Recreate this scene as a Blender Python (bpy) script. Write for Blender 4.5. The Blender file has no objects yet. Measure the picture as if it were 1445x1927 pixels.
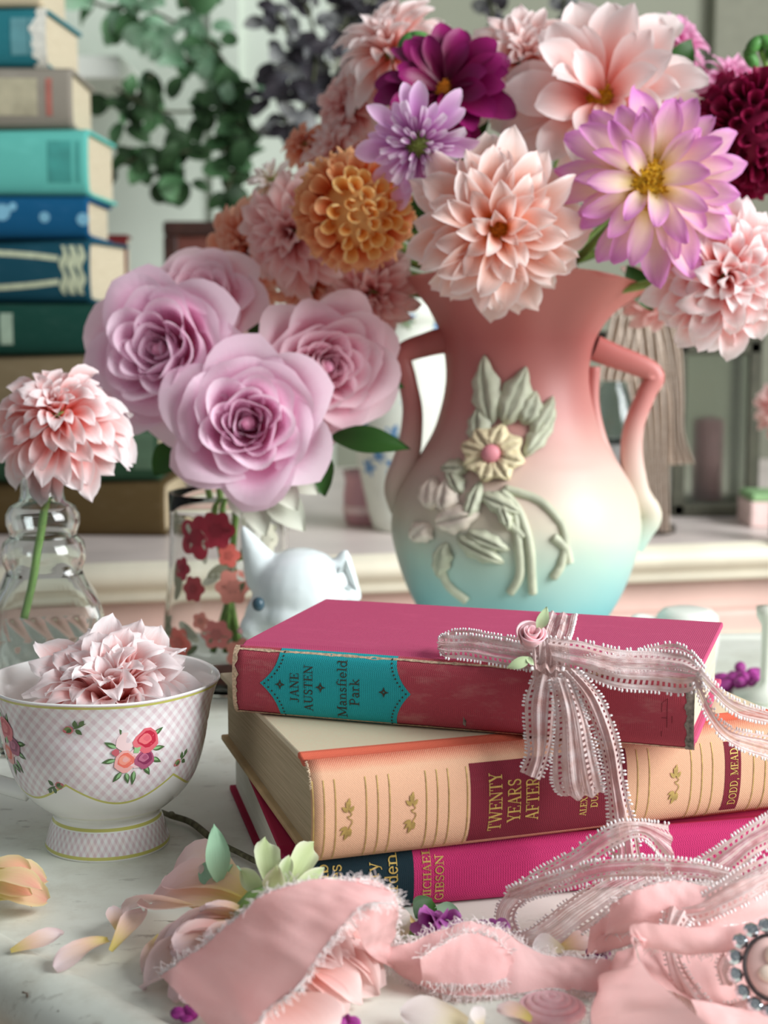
import bpy, bmesh, math, random
from mathutils import Vector, Matrix, Quaternion, noise as mnoise
R = math.radians
scene = bpy.context.scene
COL = scene.collection

# ------------------------------------------------------------------ camera
F_PX, W_PX, H_PX = 2890.0, 1445.0, 1927.0
CAM_H = 0.244
PITCH = math.atan(373.5 / F_PX)
cam_d = bpy.data.cameras.new('camera')
cam = bpy.data.objects.new('camera', cam_d)
COL.objects.link(cam)
cam.location = (0, 0, CAM_H)
cam.rotation_euler = (math.pi / 2 - PITCH, 0, 0)
cam_d.sensor_fit = 'VERTICAL'
cam_d.sensor_height = 36.0
cam_d.sensor_width = 27.0
cam_d.lens = F_PX / H_PX * 36.0
cam_d.clip_start = 0.02
cam_d.dof.use_dof = True
cam_d.dof.focus_distance = 0.67
cam_d.dof.aperture_fstop = 10.0
scene.camera = cam

# ------------------------------------------------------------------ light
world = bpy.data.worlds.new('world')
scene.world = world
world.use_nodes = True
world.node_tree.nodes['Background'].inputs[0].default_value = (0.93, 0.97, 1.0, 1)
world.node_tree.nodes['Background'].inputs[1].default_value = 0.25


def area(name, loc, target, sx, sy, power, color):
    l = bpy.data.lights.new(name, 'AREA')
    l.shape = 'RECTANGLE'
    l.size, l.size_y, l.energy, l.color = sx, sy, power, color
    o = bpy.data.objects.new(name, l)
    COL.objects.link(o)
    o.location = loc
    o.rotation_euler = (Vector(target) - Vector(loc)).to_track_quat('-Z', 'Y').to_euler()
    return o


# the room's window on the right: it shows in the bright flank of the vase and in the glass highlights
area('window_right_offscreen', (2.05, -0.05, 1.15), (0.0, 0.85, 0.1), 1.5, 1.7, 98, (0.97, 0.985, 1.0))
vs = scene.view_settings
vs.view_transform = 'Standard'
vs.look = 'None'
vs.gamma = 1.0
vs.use_curve_mapping = False
vs.exposure = 0.22

# ------------------------------------------------------------------ pixel -> place helpers
CP, SP = math.cos(PITCH), math.sin(PITCH)


def ray(px, py):
    u = (px - W_PX / 2) / F_PX
    v = -(py - H_PX / 2) / F_PX
    return Vector((u, CP + v * SP, v * CP - SP))


def at(px, py, Y):
    d = ray(px, py)
    s = Y / d.y
    return Vector((d.x * s, Y, CAM_H + d.z * s))


def on(px, py, z=0.0):
    d = ray(px, py)
    s = (z - CAM_H) / d.z
    return Vector((d.x * s, d.y * s, z))


def to_px(p):
    x, y, z = p[0], p[1], p[2] - CAM_H
    d = y * CP - z * SP
    return (W_PX / 2 + F_PX * x / d, H_PX / 2 - F_PX * (y * SP + z * CP) / d)


# ------------------------------------------------------------------ materials
def lin(c):
    c /= 255.0
    return c / 12.92 if c <= 0.04045 else ((c + 0.055) / 1.055) ** 2.4


def rgb(r, g, b, a=1.0):
    return (lin(r), lin(g), lin(b), a)


class NT:
    """small node-tree helper"""

    def __init__(self, name):
        self.m = bpy.data.materials.new(name)
        self.m.use_nodes = True
        self.t = self.m.node_tree
        self.bsdf = self.t.nodes['Principled BSDF']
        self.out = self.t.nodes['Material Output']

    def n(self, typ, **kw):
        nd = self.t.nodes.new(typ)
        for k, v in kw.items():
            setattr(nd, k, v)
        return nd

    def l(self, a, b):
        self.t.links.new(a, b)

    def val(self, sock, v):
        if hasattr(v, 'links') or hasattr(v, 'is_linked'):
            self.l(v, sock)
        else:
            sock.default_value = v

    def math(self, op, a, b=0.0, c=None, clamp=False):
        nd = self.n('ShaderNodeMath', operation=op, use_clamp=clamp)
        self.val(nd.inputs[0], a)
        self.val(nd.inputs[1], b)
        if c is not None:
            self.val(nd.inputs[2], c)
        return nd.outputs[0]

    def mix(self, fac, a, b, blend='MIX'):
        nd = self.n('ShaderNodeMix', data_type='RGBA', blend_type=blend)
        self.val(nd.inputs[0], fac)
        self.val(nd.inputs[6], a)
        self.val(nd.inputs[7], b)
        return nd.outputs[2]

    def noise(self, scale, detail=3, vec=None, rough=0.55):
        nd = self.n('ShaderNodeTexNoise')
        nd.inputs['Scale'].default_value = scale
        nd.inputs['Detail'].default_value = detail
        nd.inputs['Roughness'].default_value = rough
        if vec is not None:
            self.l(vec, nd.inputs['Vector'])
        return nd.outputs[0]

    def ramp(self, fac, stops, interp='LINEAR'):
        nd = self.n('ShaderNodeValToRGB')
        cr = nd.color_ramp
        cr.interpolation = interp
        while len(cr.elements) < len(stops):
            cr.elements.new(0.5)
        for e, (p, c) in zip(cr.elements, stops):
            e.position = p
            e.color = c if len(c) == 4 else (*c, 1)
        self.l(fac, nd.inputs[0])
        return nd.outputs[0]

    def coord(self, which='Object'):
        return self.n('ShaderNodeTexCoord').outputs[which]

    def uv(self):
        s = self.n('ShaderNodeSeparateXYZ')
        self.l(self.coord('UV'), s.inputs[0])
        return s.outputs[0], s.outputs[1]

    def xyz(self, which='Object'):
        s = self.n('ShaderNodeSeparateXYZ')
        self.l(self.coord(which), s.inputs[0])
        return s.outputs

    def bump(self, height, strength=0.3, dist=0.001):
        nd = self.n('ShaderNodeBump')
        nd.inputs['Strength'].default_value = strength
        nd.inputs['Distance'].default_value = dist
        self.l(height, nd.inputs['Height'])
        self.l(nd.outputs[0], self.bsdf.inputs['Normal'])

    def set(self, color=None, rough=0.5, spec=None, **kw):
        b = self.bsdf
        if color is not None:
            self.val(b.inputs['Base Color'], color)
        self.val(b.inputs['Roughness'], rough)
        if spec is not None:
            b.inputs['Specular IOR Level'].default_value = spec
        for k, v in kw.items():
            self.val(b.inputs[k.replace('_', ' ')], v)
        return self.m


MATS = {}


def plain(name, c, rough=0.5, var=0.08, scale=60, spec=0.4, **kw):
    if name in MATS:
        return MATS[name]
    t = NT(name)
    n = t.noise(scale, 4, t.coord('Object'))
    dark = tuple(x * (1 - 2 * var) for x in c[:3]) + (1,)
    lite = tuple(min(1, x * (1 + 2 * var)) for x in c[:3]) + (1,)
    m = t.set(t.ramp(n, [(0.3, dark), (0.7, lite)]), rough, spec, **kw)
    MATS[name] = m
    return m


def attr_mat(name, rough=0.5, spec=0.3, weave=0.0, metallic=0.0):
    """colour from the mesh's 'Col' attribute (printed decoration)"""
    if name in MATS:
        return MATS[name]
    t = NT(name)
    a = t.n('ShaderNodeAttribute', attribute_name='Col')
    n = t.noise(900, 2, t.coord('Object'))
    m = t.set(t.mix(t.math('MULTIPLY', n, 0.25), a.outputs[0], (0.9, 0.88, 0.85, 1)) if weave else a.outputs[0], rough, spec, Metallic=metallic)
    MATS[name] = m
    return m


def cloth(name, c, scale=420, amt=0.22, wear=None, wear_amt=0.35, rough=0.85):
    """book cloth: woven threads plus rubbed patches"""
    t = NT(name)
    x, y, z = t.xyz('Object')
    k = scale * 2 * math.pi
    sx = t.math('SINE', t.math('MULTIPLY', x, k))
    sy = t.math('SINE', t.math('MULTIPLY', y, k))
    sz = t.math('SINE', t.math('MULTIPLY', z, k))
    w = t.math('ADD', t.math('MULTIPLY', sx, sz), t.math('MULTIPLY', sx, sy))
    w = t.math('ADD', w, t.math('MULTIPLY', t.noise(1400, 2, t.coord('Object')), 1.6))
    wn = t.math('MULTIPLY_ADD', w, 0.25, 0.35)
    dark = tuple(v * (1 - amt) for v in c[:3]) + (1,)
    lite = tuple(min(1, v * (1 + amt)) for v in c[:3]) + (1,)
    col = t.mix(wn, dark, lite)
    wear = wear or tuple(min(1, v * 1.5 + 0.06) for v in c[:3]) + (1,)
    mp = t.n('ShaderNodeMapping')
    mp.inputs['Scale'].default_value = (30, 90, 90)
    t.l(t.coord('Object'), mp.inputs[0])
    r = t.ramp(t.noise(1.3, 6, mp.outputs[0], 0.7), [(0.52, (0, 0, 0)), (0.78, (1, 1, 1))])
    col = t.mix(t.math('MULTIPLY', r, wear_amt), col, wear)
    t.bump(w, 0.25, 0.0002)
    return t.set(col, rough, 0.2)


def petal_mat(name, base, mid, tip, edge=None, streak=0.25, pos=(0.15, 0.5, 0.9), transl=0.42, rough=0.55):
    t = NT(name)
    u, v = t.uv()
    mp = t.n('ShaderNodeMapping')
    mp.inputs['Scale'].default_value = (14, 1.6, 1)
    t.l(t.coord('UV'), mp.inputs[0])
    nz = t.noise(2.0, 3, mp.outputs[0])
    oi = t.n('ShaderNodeObjectInfo')
    rnd = t.math('MULTIPLY_ADD', oi.outputs['Random'], 0.16, -0.08)
    f = t.math('ADD', v, t.math('MULTIPLY_ADD', nz, streak, -0.5 * streak))
    f = t.math('ADD', f, rnd, clamp=True)
    col = t.ramp(f, [(pos[0], base), (pos[1], mid), (pos[2], tip)])
    if edge:
        e = t.math('ABSOLUTE', t.math('MULTIPLY_ADD', u, 2.0, -1.0))
        e = t.math('MULTIPLY', t.math('POWER', e, 2.2), t.math('MULTIPLY_ADD', v, 1.3, -0.15), clamp=True)
        col = t.mix(e, col, edge)
    t.set(col, rough, 0.25)
    tr = t.n('ShaderNodeBsdfTranslucent')
    t.l(col, tr.inputs[0])
    mx = t.n('ShaderNodeMixShader')
    mx.inputs[0].default_value = transl
    t.l(t.bsdf.outputs[0], mx.inputs[1])
    t.l(tr.outputs[0], mx.inputs[2])
    t.l(mx.outputs[0], t.out.inputs[0])
    t.bump(nz, 0.25, 0.0006)
    return t.m


def glass_mat(name, tint=(0.97, 0.99, 0.985, 1), rough=0.0, ior=1.45):
    t = NT(name)
    return t.set(tint, rough, 0.5, Transmission_Weight=1.0, IOR=ior)


# ------------------------------------------------------------------ mesh helpers
def mk_mesh(name, verts, faces, uvs=None, cols=None, smooth=True):
    me = bpy.data.meshes.new(name)
    me.from_pydata([tuple(v) for v in verts], [], faces)
    if uvs is not None:
        ul = me.uv_layers.new(name='UVMap')
        for lp in me.loops:
            ul.data[lp.index].uv = uvs[lp.vertex_index]
    if cols is not None:
        ca = me.color_attributes.new('Col', 'FLOAT_COLOR', 'POINT')
        for i, c in enumerate(cols):
            ca.data[i].color = c
    if smooth:
        me.polygons.foreach_set('use_smooth', [True] * len(me.polygons))
    me.update()
    return me


def link(name, me, mat=None, parent=None, mw=None):
    o = bpy.data.objects.new(name, me)
    COL.objects.link(o)
    if mat is not None and me is not None and not me.materials:
        me.materials.append(mat)
    if parent is not None:
        o.parent = parent
    if mw is not None:
        o.matrix_local = mw
    return o


def tag(o, label=None, cat=None, group=None, kind=None):
    if label:
        o['label'] = label
    if cat:
        o['category'] = cat
    if group:
        o['group'] = group
    if kind:
        o['kind'] = kind
    return o


def empty(name, loc, label, cat, group=None, rot=None):
    o = bpy.data.objects.new(name, None)
    COL.objects.link(o)
    o.empty_display_size = 0.02
    m = Matrix.Translation(Vector(loc))
    if rot is not None:
        m = m @ rot.to_4x4()
    o.matrix_world = m
    return tag(o, label, cat, group)


class MB:
    """mesh collector"""

    def __init__(self):
        self.v, self.f, self.uv, self.c = [], [], [], []
        self.col = (1, 1, 1, 1)

    def add(self, verts, faces, uvs=None):
        b = len(self.v)
        self.v += [Vector(p) for p in verts]
        self.f += [tuple(i + b for i in fc) for fc in faces]
        self.uv += uvs if uvs else [(0, 0)] * len(verts)
        self.c += [self.col] * len(verts)

    def box(self, x0, x1, y0, y1, z0, z1):
        self.add([(x, y, z) for z in (z0, z1) for y in (y0, y1) for x in (x0, x1)],
                 [(0, 2, 3, 1), (4, 5, 7, 6), (0, 1, 5, 4), (2, 6, 7, 3), (0, 4, 6, 2), (1, 3, 7, 5)])

    def grid(self, nu, nv, fn, wrap_u=False, wrap_v=False):
        vs_, uvs = [], []
        for j in range(nv + (0 if wrap_v else 1)):
            for i in range(nu + (0 if wrap_u else 1)):
                u, v = i / nu, j / nv
                vs_.append(fn(u, v))
                uvs.append((u, v))
        cu = nu if wrap_u else nu + 1
        cv = nv if wrap_v else nv + 1
        fs = []
        for j in range(nv):
            for i in range(nu):
                a = j * cu + i
                b = j * cu + (i + 1) % cu
                c = ((j + 1) % cv) * cu + (i + 1) % cu
                d = ((j + 1) % cv) * cu + i
                fs.append((a, b, c, d))
        self.add(vs_, fs, uvs)

    def lathe(self, prof, n=48, cx=0, cy=0):
        m = len(prof) - 1
        self.grid(n, m, lambda u, v: (cx + prof[round(v * m)][0] * math.cos(2 * math.pi * u),
                                      cy + prof[round(v * m)][0] * math.sin(2 * math.pi * u), prof[round(v * m)][1]), wrap_u=True)

    def tube(self, pts, r, n=8, cap=True):
        pts = [Vector(p) for p in pts]
        rr = r if isinstance(r, (list, tuple)) else [r] * len(pts)
        vs_, uvs, fs = [], [], []
        nrm = None
        for i, p in enumerate(pts):
            d = (pts[min(i + 1, len(pts) - 1)] - pts[max(i - 1, 0)])
            d = d.normalized() if d.length > 1e-9 else Vector((0, 0, 1))
            if nrm is None:
                nrm = d.orthogonal().normalized()
            else:
                nrm = nrm - d * nrm.dot(d)
                nrm = nrm.normalized() if nrm.length > 1e-6 else d.orthogonal().normalized()
            bi = d.cross(nrm)
            for k in range(n):
                a = 2 * math.pi * k / n
                vs_.append(p + (nrm * math.cos(a) + bi * math.sin(a)) * rr[i])
                uvs.append((k / n, i / max(1, len(pts) - 1)))
        for i in range(len(pts) - 1):
            for k in range(n):
                a, b = i * n + k, i * n + (k + 1) % n
                fs.append((a, b, b + n, a + n))
        if cap:
            fs.append(tuple(range(n))[::-1])
            fs.append(tuple((len(pts) - 1) * n + k for k in range(n)))
        self.add(vs_, fs, uvs)

    def blob(self, c, rx, ry, rz, nu=10, nv=6, rot=None):
        c = Vector(c)

        def fn(u, v):
            a, b = 2 * math.pi * u, math.pi * (v - 0.5)
            p = Vector((rx * math.cos(a) * math.cos(b), ry * math.sin(a) * math.cos(b), rz * math.sin(b)))
            if rot is not None:
                p = rot @ p
            return c + p
        self.grid(nu, nv, fn, wrap_u=True)

    def build(self, name, mat=None, parent=None, smooth=True, mw=None, cols=False, inv=None):
        if inv is not None:
            self.v = [inv @ p for p in self.v]
        me = mk_mesh(name, self.v, self.f, self.uv, self.c if cols else None, smooth)
        return link(name, me, mat, parent, mw)


def bevel(o, w=0.001, seg=2, ang=35):
    b = o.modifiers.new('bevel', 'BEVEL')
    b.width, b.segments, b.limit_method, b.angle_limit = w, seg, 'ANGLE', R(ang)
    return o


def solidify(o, th, offset=0.0):
    s = o.modifiers.new('thickness', 'SOLIDIFY')
    s.thickness, s.offset = th, offset
    return o


def lerp(a, b, t):
    return a + (b - a) * t


def table_interp(tab, x):
    if x <= tab[0][0]:
        return tab[0][1]
    for (x0, y0), (x1, y1) in zip(tab, tab[1:]):
        if x <= x1:
            t = (x - x0) / (x1 - x0)
            return lerp(y0, y1, t)
    return tab[-1][1]


def smooth_path(pts, n=8):
    """Catmull-Rom through the points"""
    pts = [Vector(p) for p in pts]
    out = []
    for i in range(len(pts) - 1):
        p0, p1, p2, p3 = pts[max(i - 1, 0)], pts[i], pts[i + 1], pts[min(i + 2, len(pts) - 1)]
        for k in range(n):
            t = k / n
            out.append(0.5 * ((2 * p1) + (p2 - p0) * t + (2 * p0 - 5 * p1 + 4 * p2 - p3) * t * t + (3 * p1 - p0 - 3 * p2 + p3) * t ** 3))
    out.append(pts[-1])
    return out


def frame_to(d, up=Vector((0, 0, 1)), spin=0.0):
    """rotation taking local +Z to d"""
    q = Vector(d).normalized().to_track_quat('Z', 'Y')
    return (q @ Quaternion((0, 0, 1), spin)).to_matrix()


# ------------------------------------------------------------------ the room
def room():
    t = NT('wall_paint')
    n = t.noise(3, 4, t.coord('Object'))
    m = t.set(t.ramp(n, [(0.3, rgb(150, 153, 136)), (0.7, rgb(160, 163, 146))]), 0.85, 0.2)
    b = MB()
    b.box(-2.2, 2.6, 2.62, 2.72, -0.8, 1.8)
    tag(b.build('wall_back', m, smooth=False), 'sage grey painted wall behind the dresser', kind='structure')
    b = MB()
    b.box(-2.2, 2.6, -1.0, 2.72, -0.86, -0.8)
    tag(b.build('floor', plain('floor_wood', rgb(150, 128, 110), 0.6), smooth=False), 'wooden floor of the room', kind='structure')
    # thin panel added to give the right of the wall a darker tone
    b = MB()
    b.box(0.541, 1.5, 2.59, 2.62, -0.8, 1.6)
    d = tag(b.build('tone_panel_1', plain('tone_panel_paint', rgb(138, 139, 122), 0.7, 0.03), smooth=False), 'darker grey green panel added on the back wall', kind='structure')
    # pale hutch back panel with shelf
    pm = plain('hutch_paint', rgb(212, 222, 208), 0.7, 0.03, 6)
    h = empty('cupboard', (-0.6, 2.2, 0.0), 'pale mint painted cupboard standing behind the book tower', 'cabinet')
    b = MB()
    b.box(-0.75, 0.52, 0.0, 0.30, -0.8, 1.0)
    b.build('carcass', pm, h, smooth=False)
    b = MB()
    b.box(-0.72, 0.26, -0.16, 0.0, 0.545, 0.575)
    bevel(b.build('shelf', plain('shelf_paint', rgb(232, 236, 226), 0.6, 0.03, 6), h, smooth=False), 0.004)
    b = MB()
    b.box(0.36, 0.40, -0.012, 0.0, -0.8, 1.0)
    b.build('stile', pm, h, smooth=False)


room()
# ------------------------------------------------------------------ table
def offset_poly(pts, d):
    n = len(pts)
    out = []
    for i in range(n):
        p0, p1, p2 = Vector(pts[i - 1]), Vector(pts[i]), Vector(pts[(i + 1) % n])
        e1, e2 = (p1 - p0).normalized(), (p2 - p1).normalized()
        n1, n2 = Vector((-e1.y, e1.x)), Vector((-e2.y, e2.x))
        k = (n1 + n2)
        out.append(p1 + k * (d / max(0.3, (1 + n1.dot(n2)))))
    return out


def rounded(pts, r, n=6):
    out = []
    m = len(pts)
    for i in range(m):
        p0, p1, p2 = Vector(pts[i - 1]), Vector(pts[i]), Vector(pts[(i + 1) % m])
        a = p1 + (p0 - p1).normalized() * r
        c = p1 + (p2 - p1).normalized() * r
        for k in range(n + 1):
            t = k / n
            out.append(a * (1 - t) ** 2 + p1 * 2 * t * (1 - t) + c * t * t)
    return out


def table():
    t = NT('chipped_white_paint')
    oc = t.coord('Object')
    n1 = t.noise(9, 5, oc)
    col = t.ramp(n1, [(0.3, rgb(208, 212, 198)), (0.5, rgb(222, 226, 214)), (0.72, rgb(231, 234, 224))])
    # scuffs: thin dark marks
    mp = t.n('ShaderNodeMapping')
    mp.inputs['Scale'].default_value = (60, 150, 60)
    mp.inputs['Rotation'].default_value = (0, 0, 0.4)
    t.l(oc, mp.inputs[0])
    s = t.noise(1.0, 5, mp.outputs[0], 0.65)
    patch = t.ramp(t.noise(14, 3, oc), [(0.5, (0, 0, 0)), (0.68, (1, 1, 1))])
    chips = t.ramp(s, [(0.61, (0, 0, 0)), (0.65, (1, 1, 1))])
    sm = t.math('MULTIPLY', chips, t.math('MULTIPLY_ADD', patch, 0.7, 0.3))
    col = t.mix(t.math('MULTIPLY', sm, 0.75), col, rgb(92, 82, 68))
    grime = t.ramp(t.noise(22, 6, oc, 0.7), [(0.50, (0, 0, 0)), (0.75, (1, 1, 1))])
    col = t.mix(t.math('MULTIPLY', grime, 0.5), col, rgb(168, 160, 140))
    t.bump(t.math('SUBTRACT', n1, sm), 0.35, 0.0006)
    m = t.set(col, 0.45, 0.4)
    o = empty('side_table', (0, 0.75, -0.75), 'distressed white painted table with a clipped corner under the books and teacup', 'table')
    inv = o.matrix_world.inverted()
    pts = [(0.05, 0.364), (0.62, 0.364), (0.62, 1.15), (-0.42, 1.15), (-0.42, 0.834)]
    out = rounded(pts, 0.06)

    def slab(outline, z0, z1):
        b = MB()
        k = len(outline)
        vs_ = [(p.x, p.y, z1) for p in outline] + [(p.x, p.y, z0) for p in outline]
        fs = [tuple(range(k)), tuple(range(2 * k - 1, k - 1, -1))]
        fs += [(i, i + k, (i + 1) % k + k, (i + 1) % k) for i in range(k)]
        b.add(vs_, fs)
        return b
    bevel(slab(out, -0.022, 0).build('table_top', m, o, smooth=False, inv=inv), 0.002)
    # rounded raised bead round the edge
    b = MB()
    prof = [(0.012, 0.0), (0.009, 0.0016), (0.004, 0.0028), (0.0, 0.0024), (-0.006, 0.0002), (-0.0105, -0.004), (-0.0125, -0.010), (-0.011, -0.016),
            (-0.007, -0.021), (0.0, -0.0235)]
    rows = [offset_poly(out, d) for d, z in prof]
    k = len(out)
    b.add([(p.x, p.y, prof[j][1]) for j, row in enumerate(rows) for p in row],
          [(j * k + i, j * k + (i + 1) % k, (j + 1) * k + (i + 1) % k, (j + 1) * k + i) for j in range(len(prof) - 1) for i in range(k)])
    b.build('edge_moulding', m, o, inv=inv)
    bevel(slab(offset_poly(out, 0.05), -0.11, -0.022).build('apron', m, o, smooth=False, inv=inv), 0.002)
    for x, y in ((0.55, 0.44), (0.55, 1.07), (-0.34, 1.07), (-0.30, 0.86), (0.08, 0.44)):
        b = MB()
        b.lathe([(0.0, -0.8), (0.012, -0.8), (0.018, -0.7), (0.016, -0.4), (0.024, -0.2), (0.018, -0.15), (0.026, -0.11), (0.026, -0.02), (0.0, -0.02)], 16, x, y)
        b.build('leg', m, o, inv=inv)
    # bare chips on the front edge
    b = MB()
    for px, py, s in ((48, 1878, 1.0), (112, 1908, 0.5)):
        c = on(px, py, 0.0)
        c = at(px, py, c.y + 0.006)
        b.tube([c + Vector((-0.0012 * s, 0, 0.0022 * s)), c + Vector((0.0006 * s, 0, 0.0018 * s)), c + Vector((0.0008 * s, 0, -0.003 * s))], 0.0004, 5)
    b.build('paint_chip', plain('bare_wood', rgb(88, 74, 62), 0.8), o, inv=inv)


table()


# ------------------------------------------------------------------ pink dresser
def dresser():
    yaw = R(12.0)
    o = empty('dresser', (0.0, 1.36, -0.8), 'pink painted dresser with a cream moulded top behind the table', 'dresser', rot=Matrix.Rotation(yaw, 3, 'Z'))
    pink = plain('pink_paint', rgb(226, 196, 184), 0.5, 0.05, 12)
    cream = plain('cream_paint', rgb(232, 226, 204), 0.45, 0.05, 12)
    topm = plain('dresser_top_paint', rgb(226, 214, 208), 0.35, 0.06, 12)
    z1 = 0.83
    b = MB()
    b.box(-1.1, 1.1, 0.0, 0.78, z1 - 0.012, z1)
    bevel(b.build('top', topm, o, smooth=False), 0.004)
    b = MB()
    prof = [(0.004, 0), (-0.006, -0.004), (-0.012, -0.011), (-0.010, -0.019), (-0.003, -0.024), (0.0, -0.028), (-0.004, -0.033), (0.008, -0.037)]
    b.grid(1, len(prof) - 1, lambda u, v: (lerp(-1.1, 1.1, u), prof[round(v * (len(prof) - 1))][0], z1 + prof[round(v * (len(prof) - 1))][1]))
    b.build('edge_moulding', cream, o)
    b = MB()
    b.box(-1.08, 1.08, 0.02, 0.76, 0.06, z1 - 0.012)
    bevel(b.build('carcass', pink, o, smooth=False), 0.003)
    for ix, (x0, x1) in enumerate(((-1.05, -0.265), (-0.225, 0.62), (0.66, 1.05))):
        for iz, (a, c) in enumerate(((0.62, 0.765), (0.43, 0.60), (0.2, 0.41))):
            b = MB()
            b.box(x0, x1, 0.0, 0.02, a, c)
            d = bevel(b.build('drawer', pink, o, smooth=False), 0.004, 3)
            b = MB()
            b.box(x0 + 0.02, x1 - 0.02, -0.004, 0.0, c - 0.028, c - 0.02)
            b.box(x0 + 0.02, x1 - 0.02, -0.004, 0.0, a + 0.02, a + 0.028)
            b.build('beading', cream, d, smooth=False)
            for kx in ((x0 + 0.2), (x1 - 0.1)):
                b = MB()
                b.blob((kx, -0.014, (a + c) / 2), 0.012, 0.012, 0.012, 12, 8)
                b.build('knob', plain('dark_knob', rgb(40, 34, 30), 0.3, metallic=0.0) if False else plain('dark_knob', rgb(40, 34, 30), 0.3), d)
    for x in (-1.04, 1.04):
        for y in (0.06, 0.7):
            b = MB()
            b.lathe([(0, 0), (0.03, 0), (0.035, 0.03), (0.03, 0.07), (0, 0.07)], 12, x, y)
            b.build('foot', pink, o)


dresser()


# ------------------------------------------------------------------ serif stroke lettering
def arc(cx, cy, rx, ry, a0, a1, n=12):
    return [(cx + rx * math.cos(R(lerp(a0, a1, i / n))), cy + ry * math.sin(R(lerp(a0, a1, i / n)))) for i in range(n + 1)]


TK, TN = 0.15, 0.065


def st(x, y0=0, y1=1, top='both', bot='both', w=TK):
    """stem with serifs"""
    r = [([(x, y0), (x, y1)], w)]
    h = TN / 2
    if bot:
        a, c = (0.17 if bot in ('both', 'l') else 0.0), (0.17 if bot in ('both', 'r') else 0.0)
        r.append(([(x - a - 0.03, y0 + h), (x + c + 0.03, y0 + h)], TN))
    if top:
        a, c = (0.17 if top in ('both', 'l') else 0.0), (0.17 if top in ('both', 'r') else 0.0)
        r.append(([(x - a - 0.03, y1 - h), (x + c + 0.03, y1 - h)], TN))
    return r


def sf(x, y, a=0.13):
    return ([(x - a, y), (x + a, y)], TN)


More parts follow.
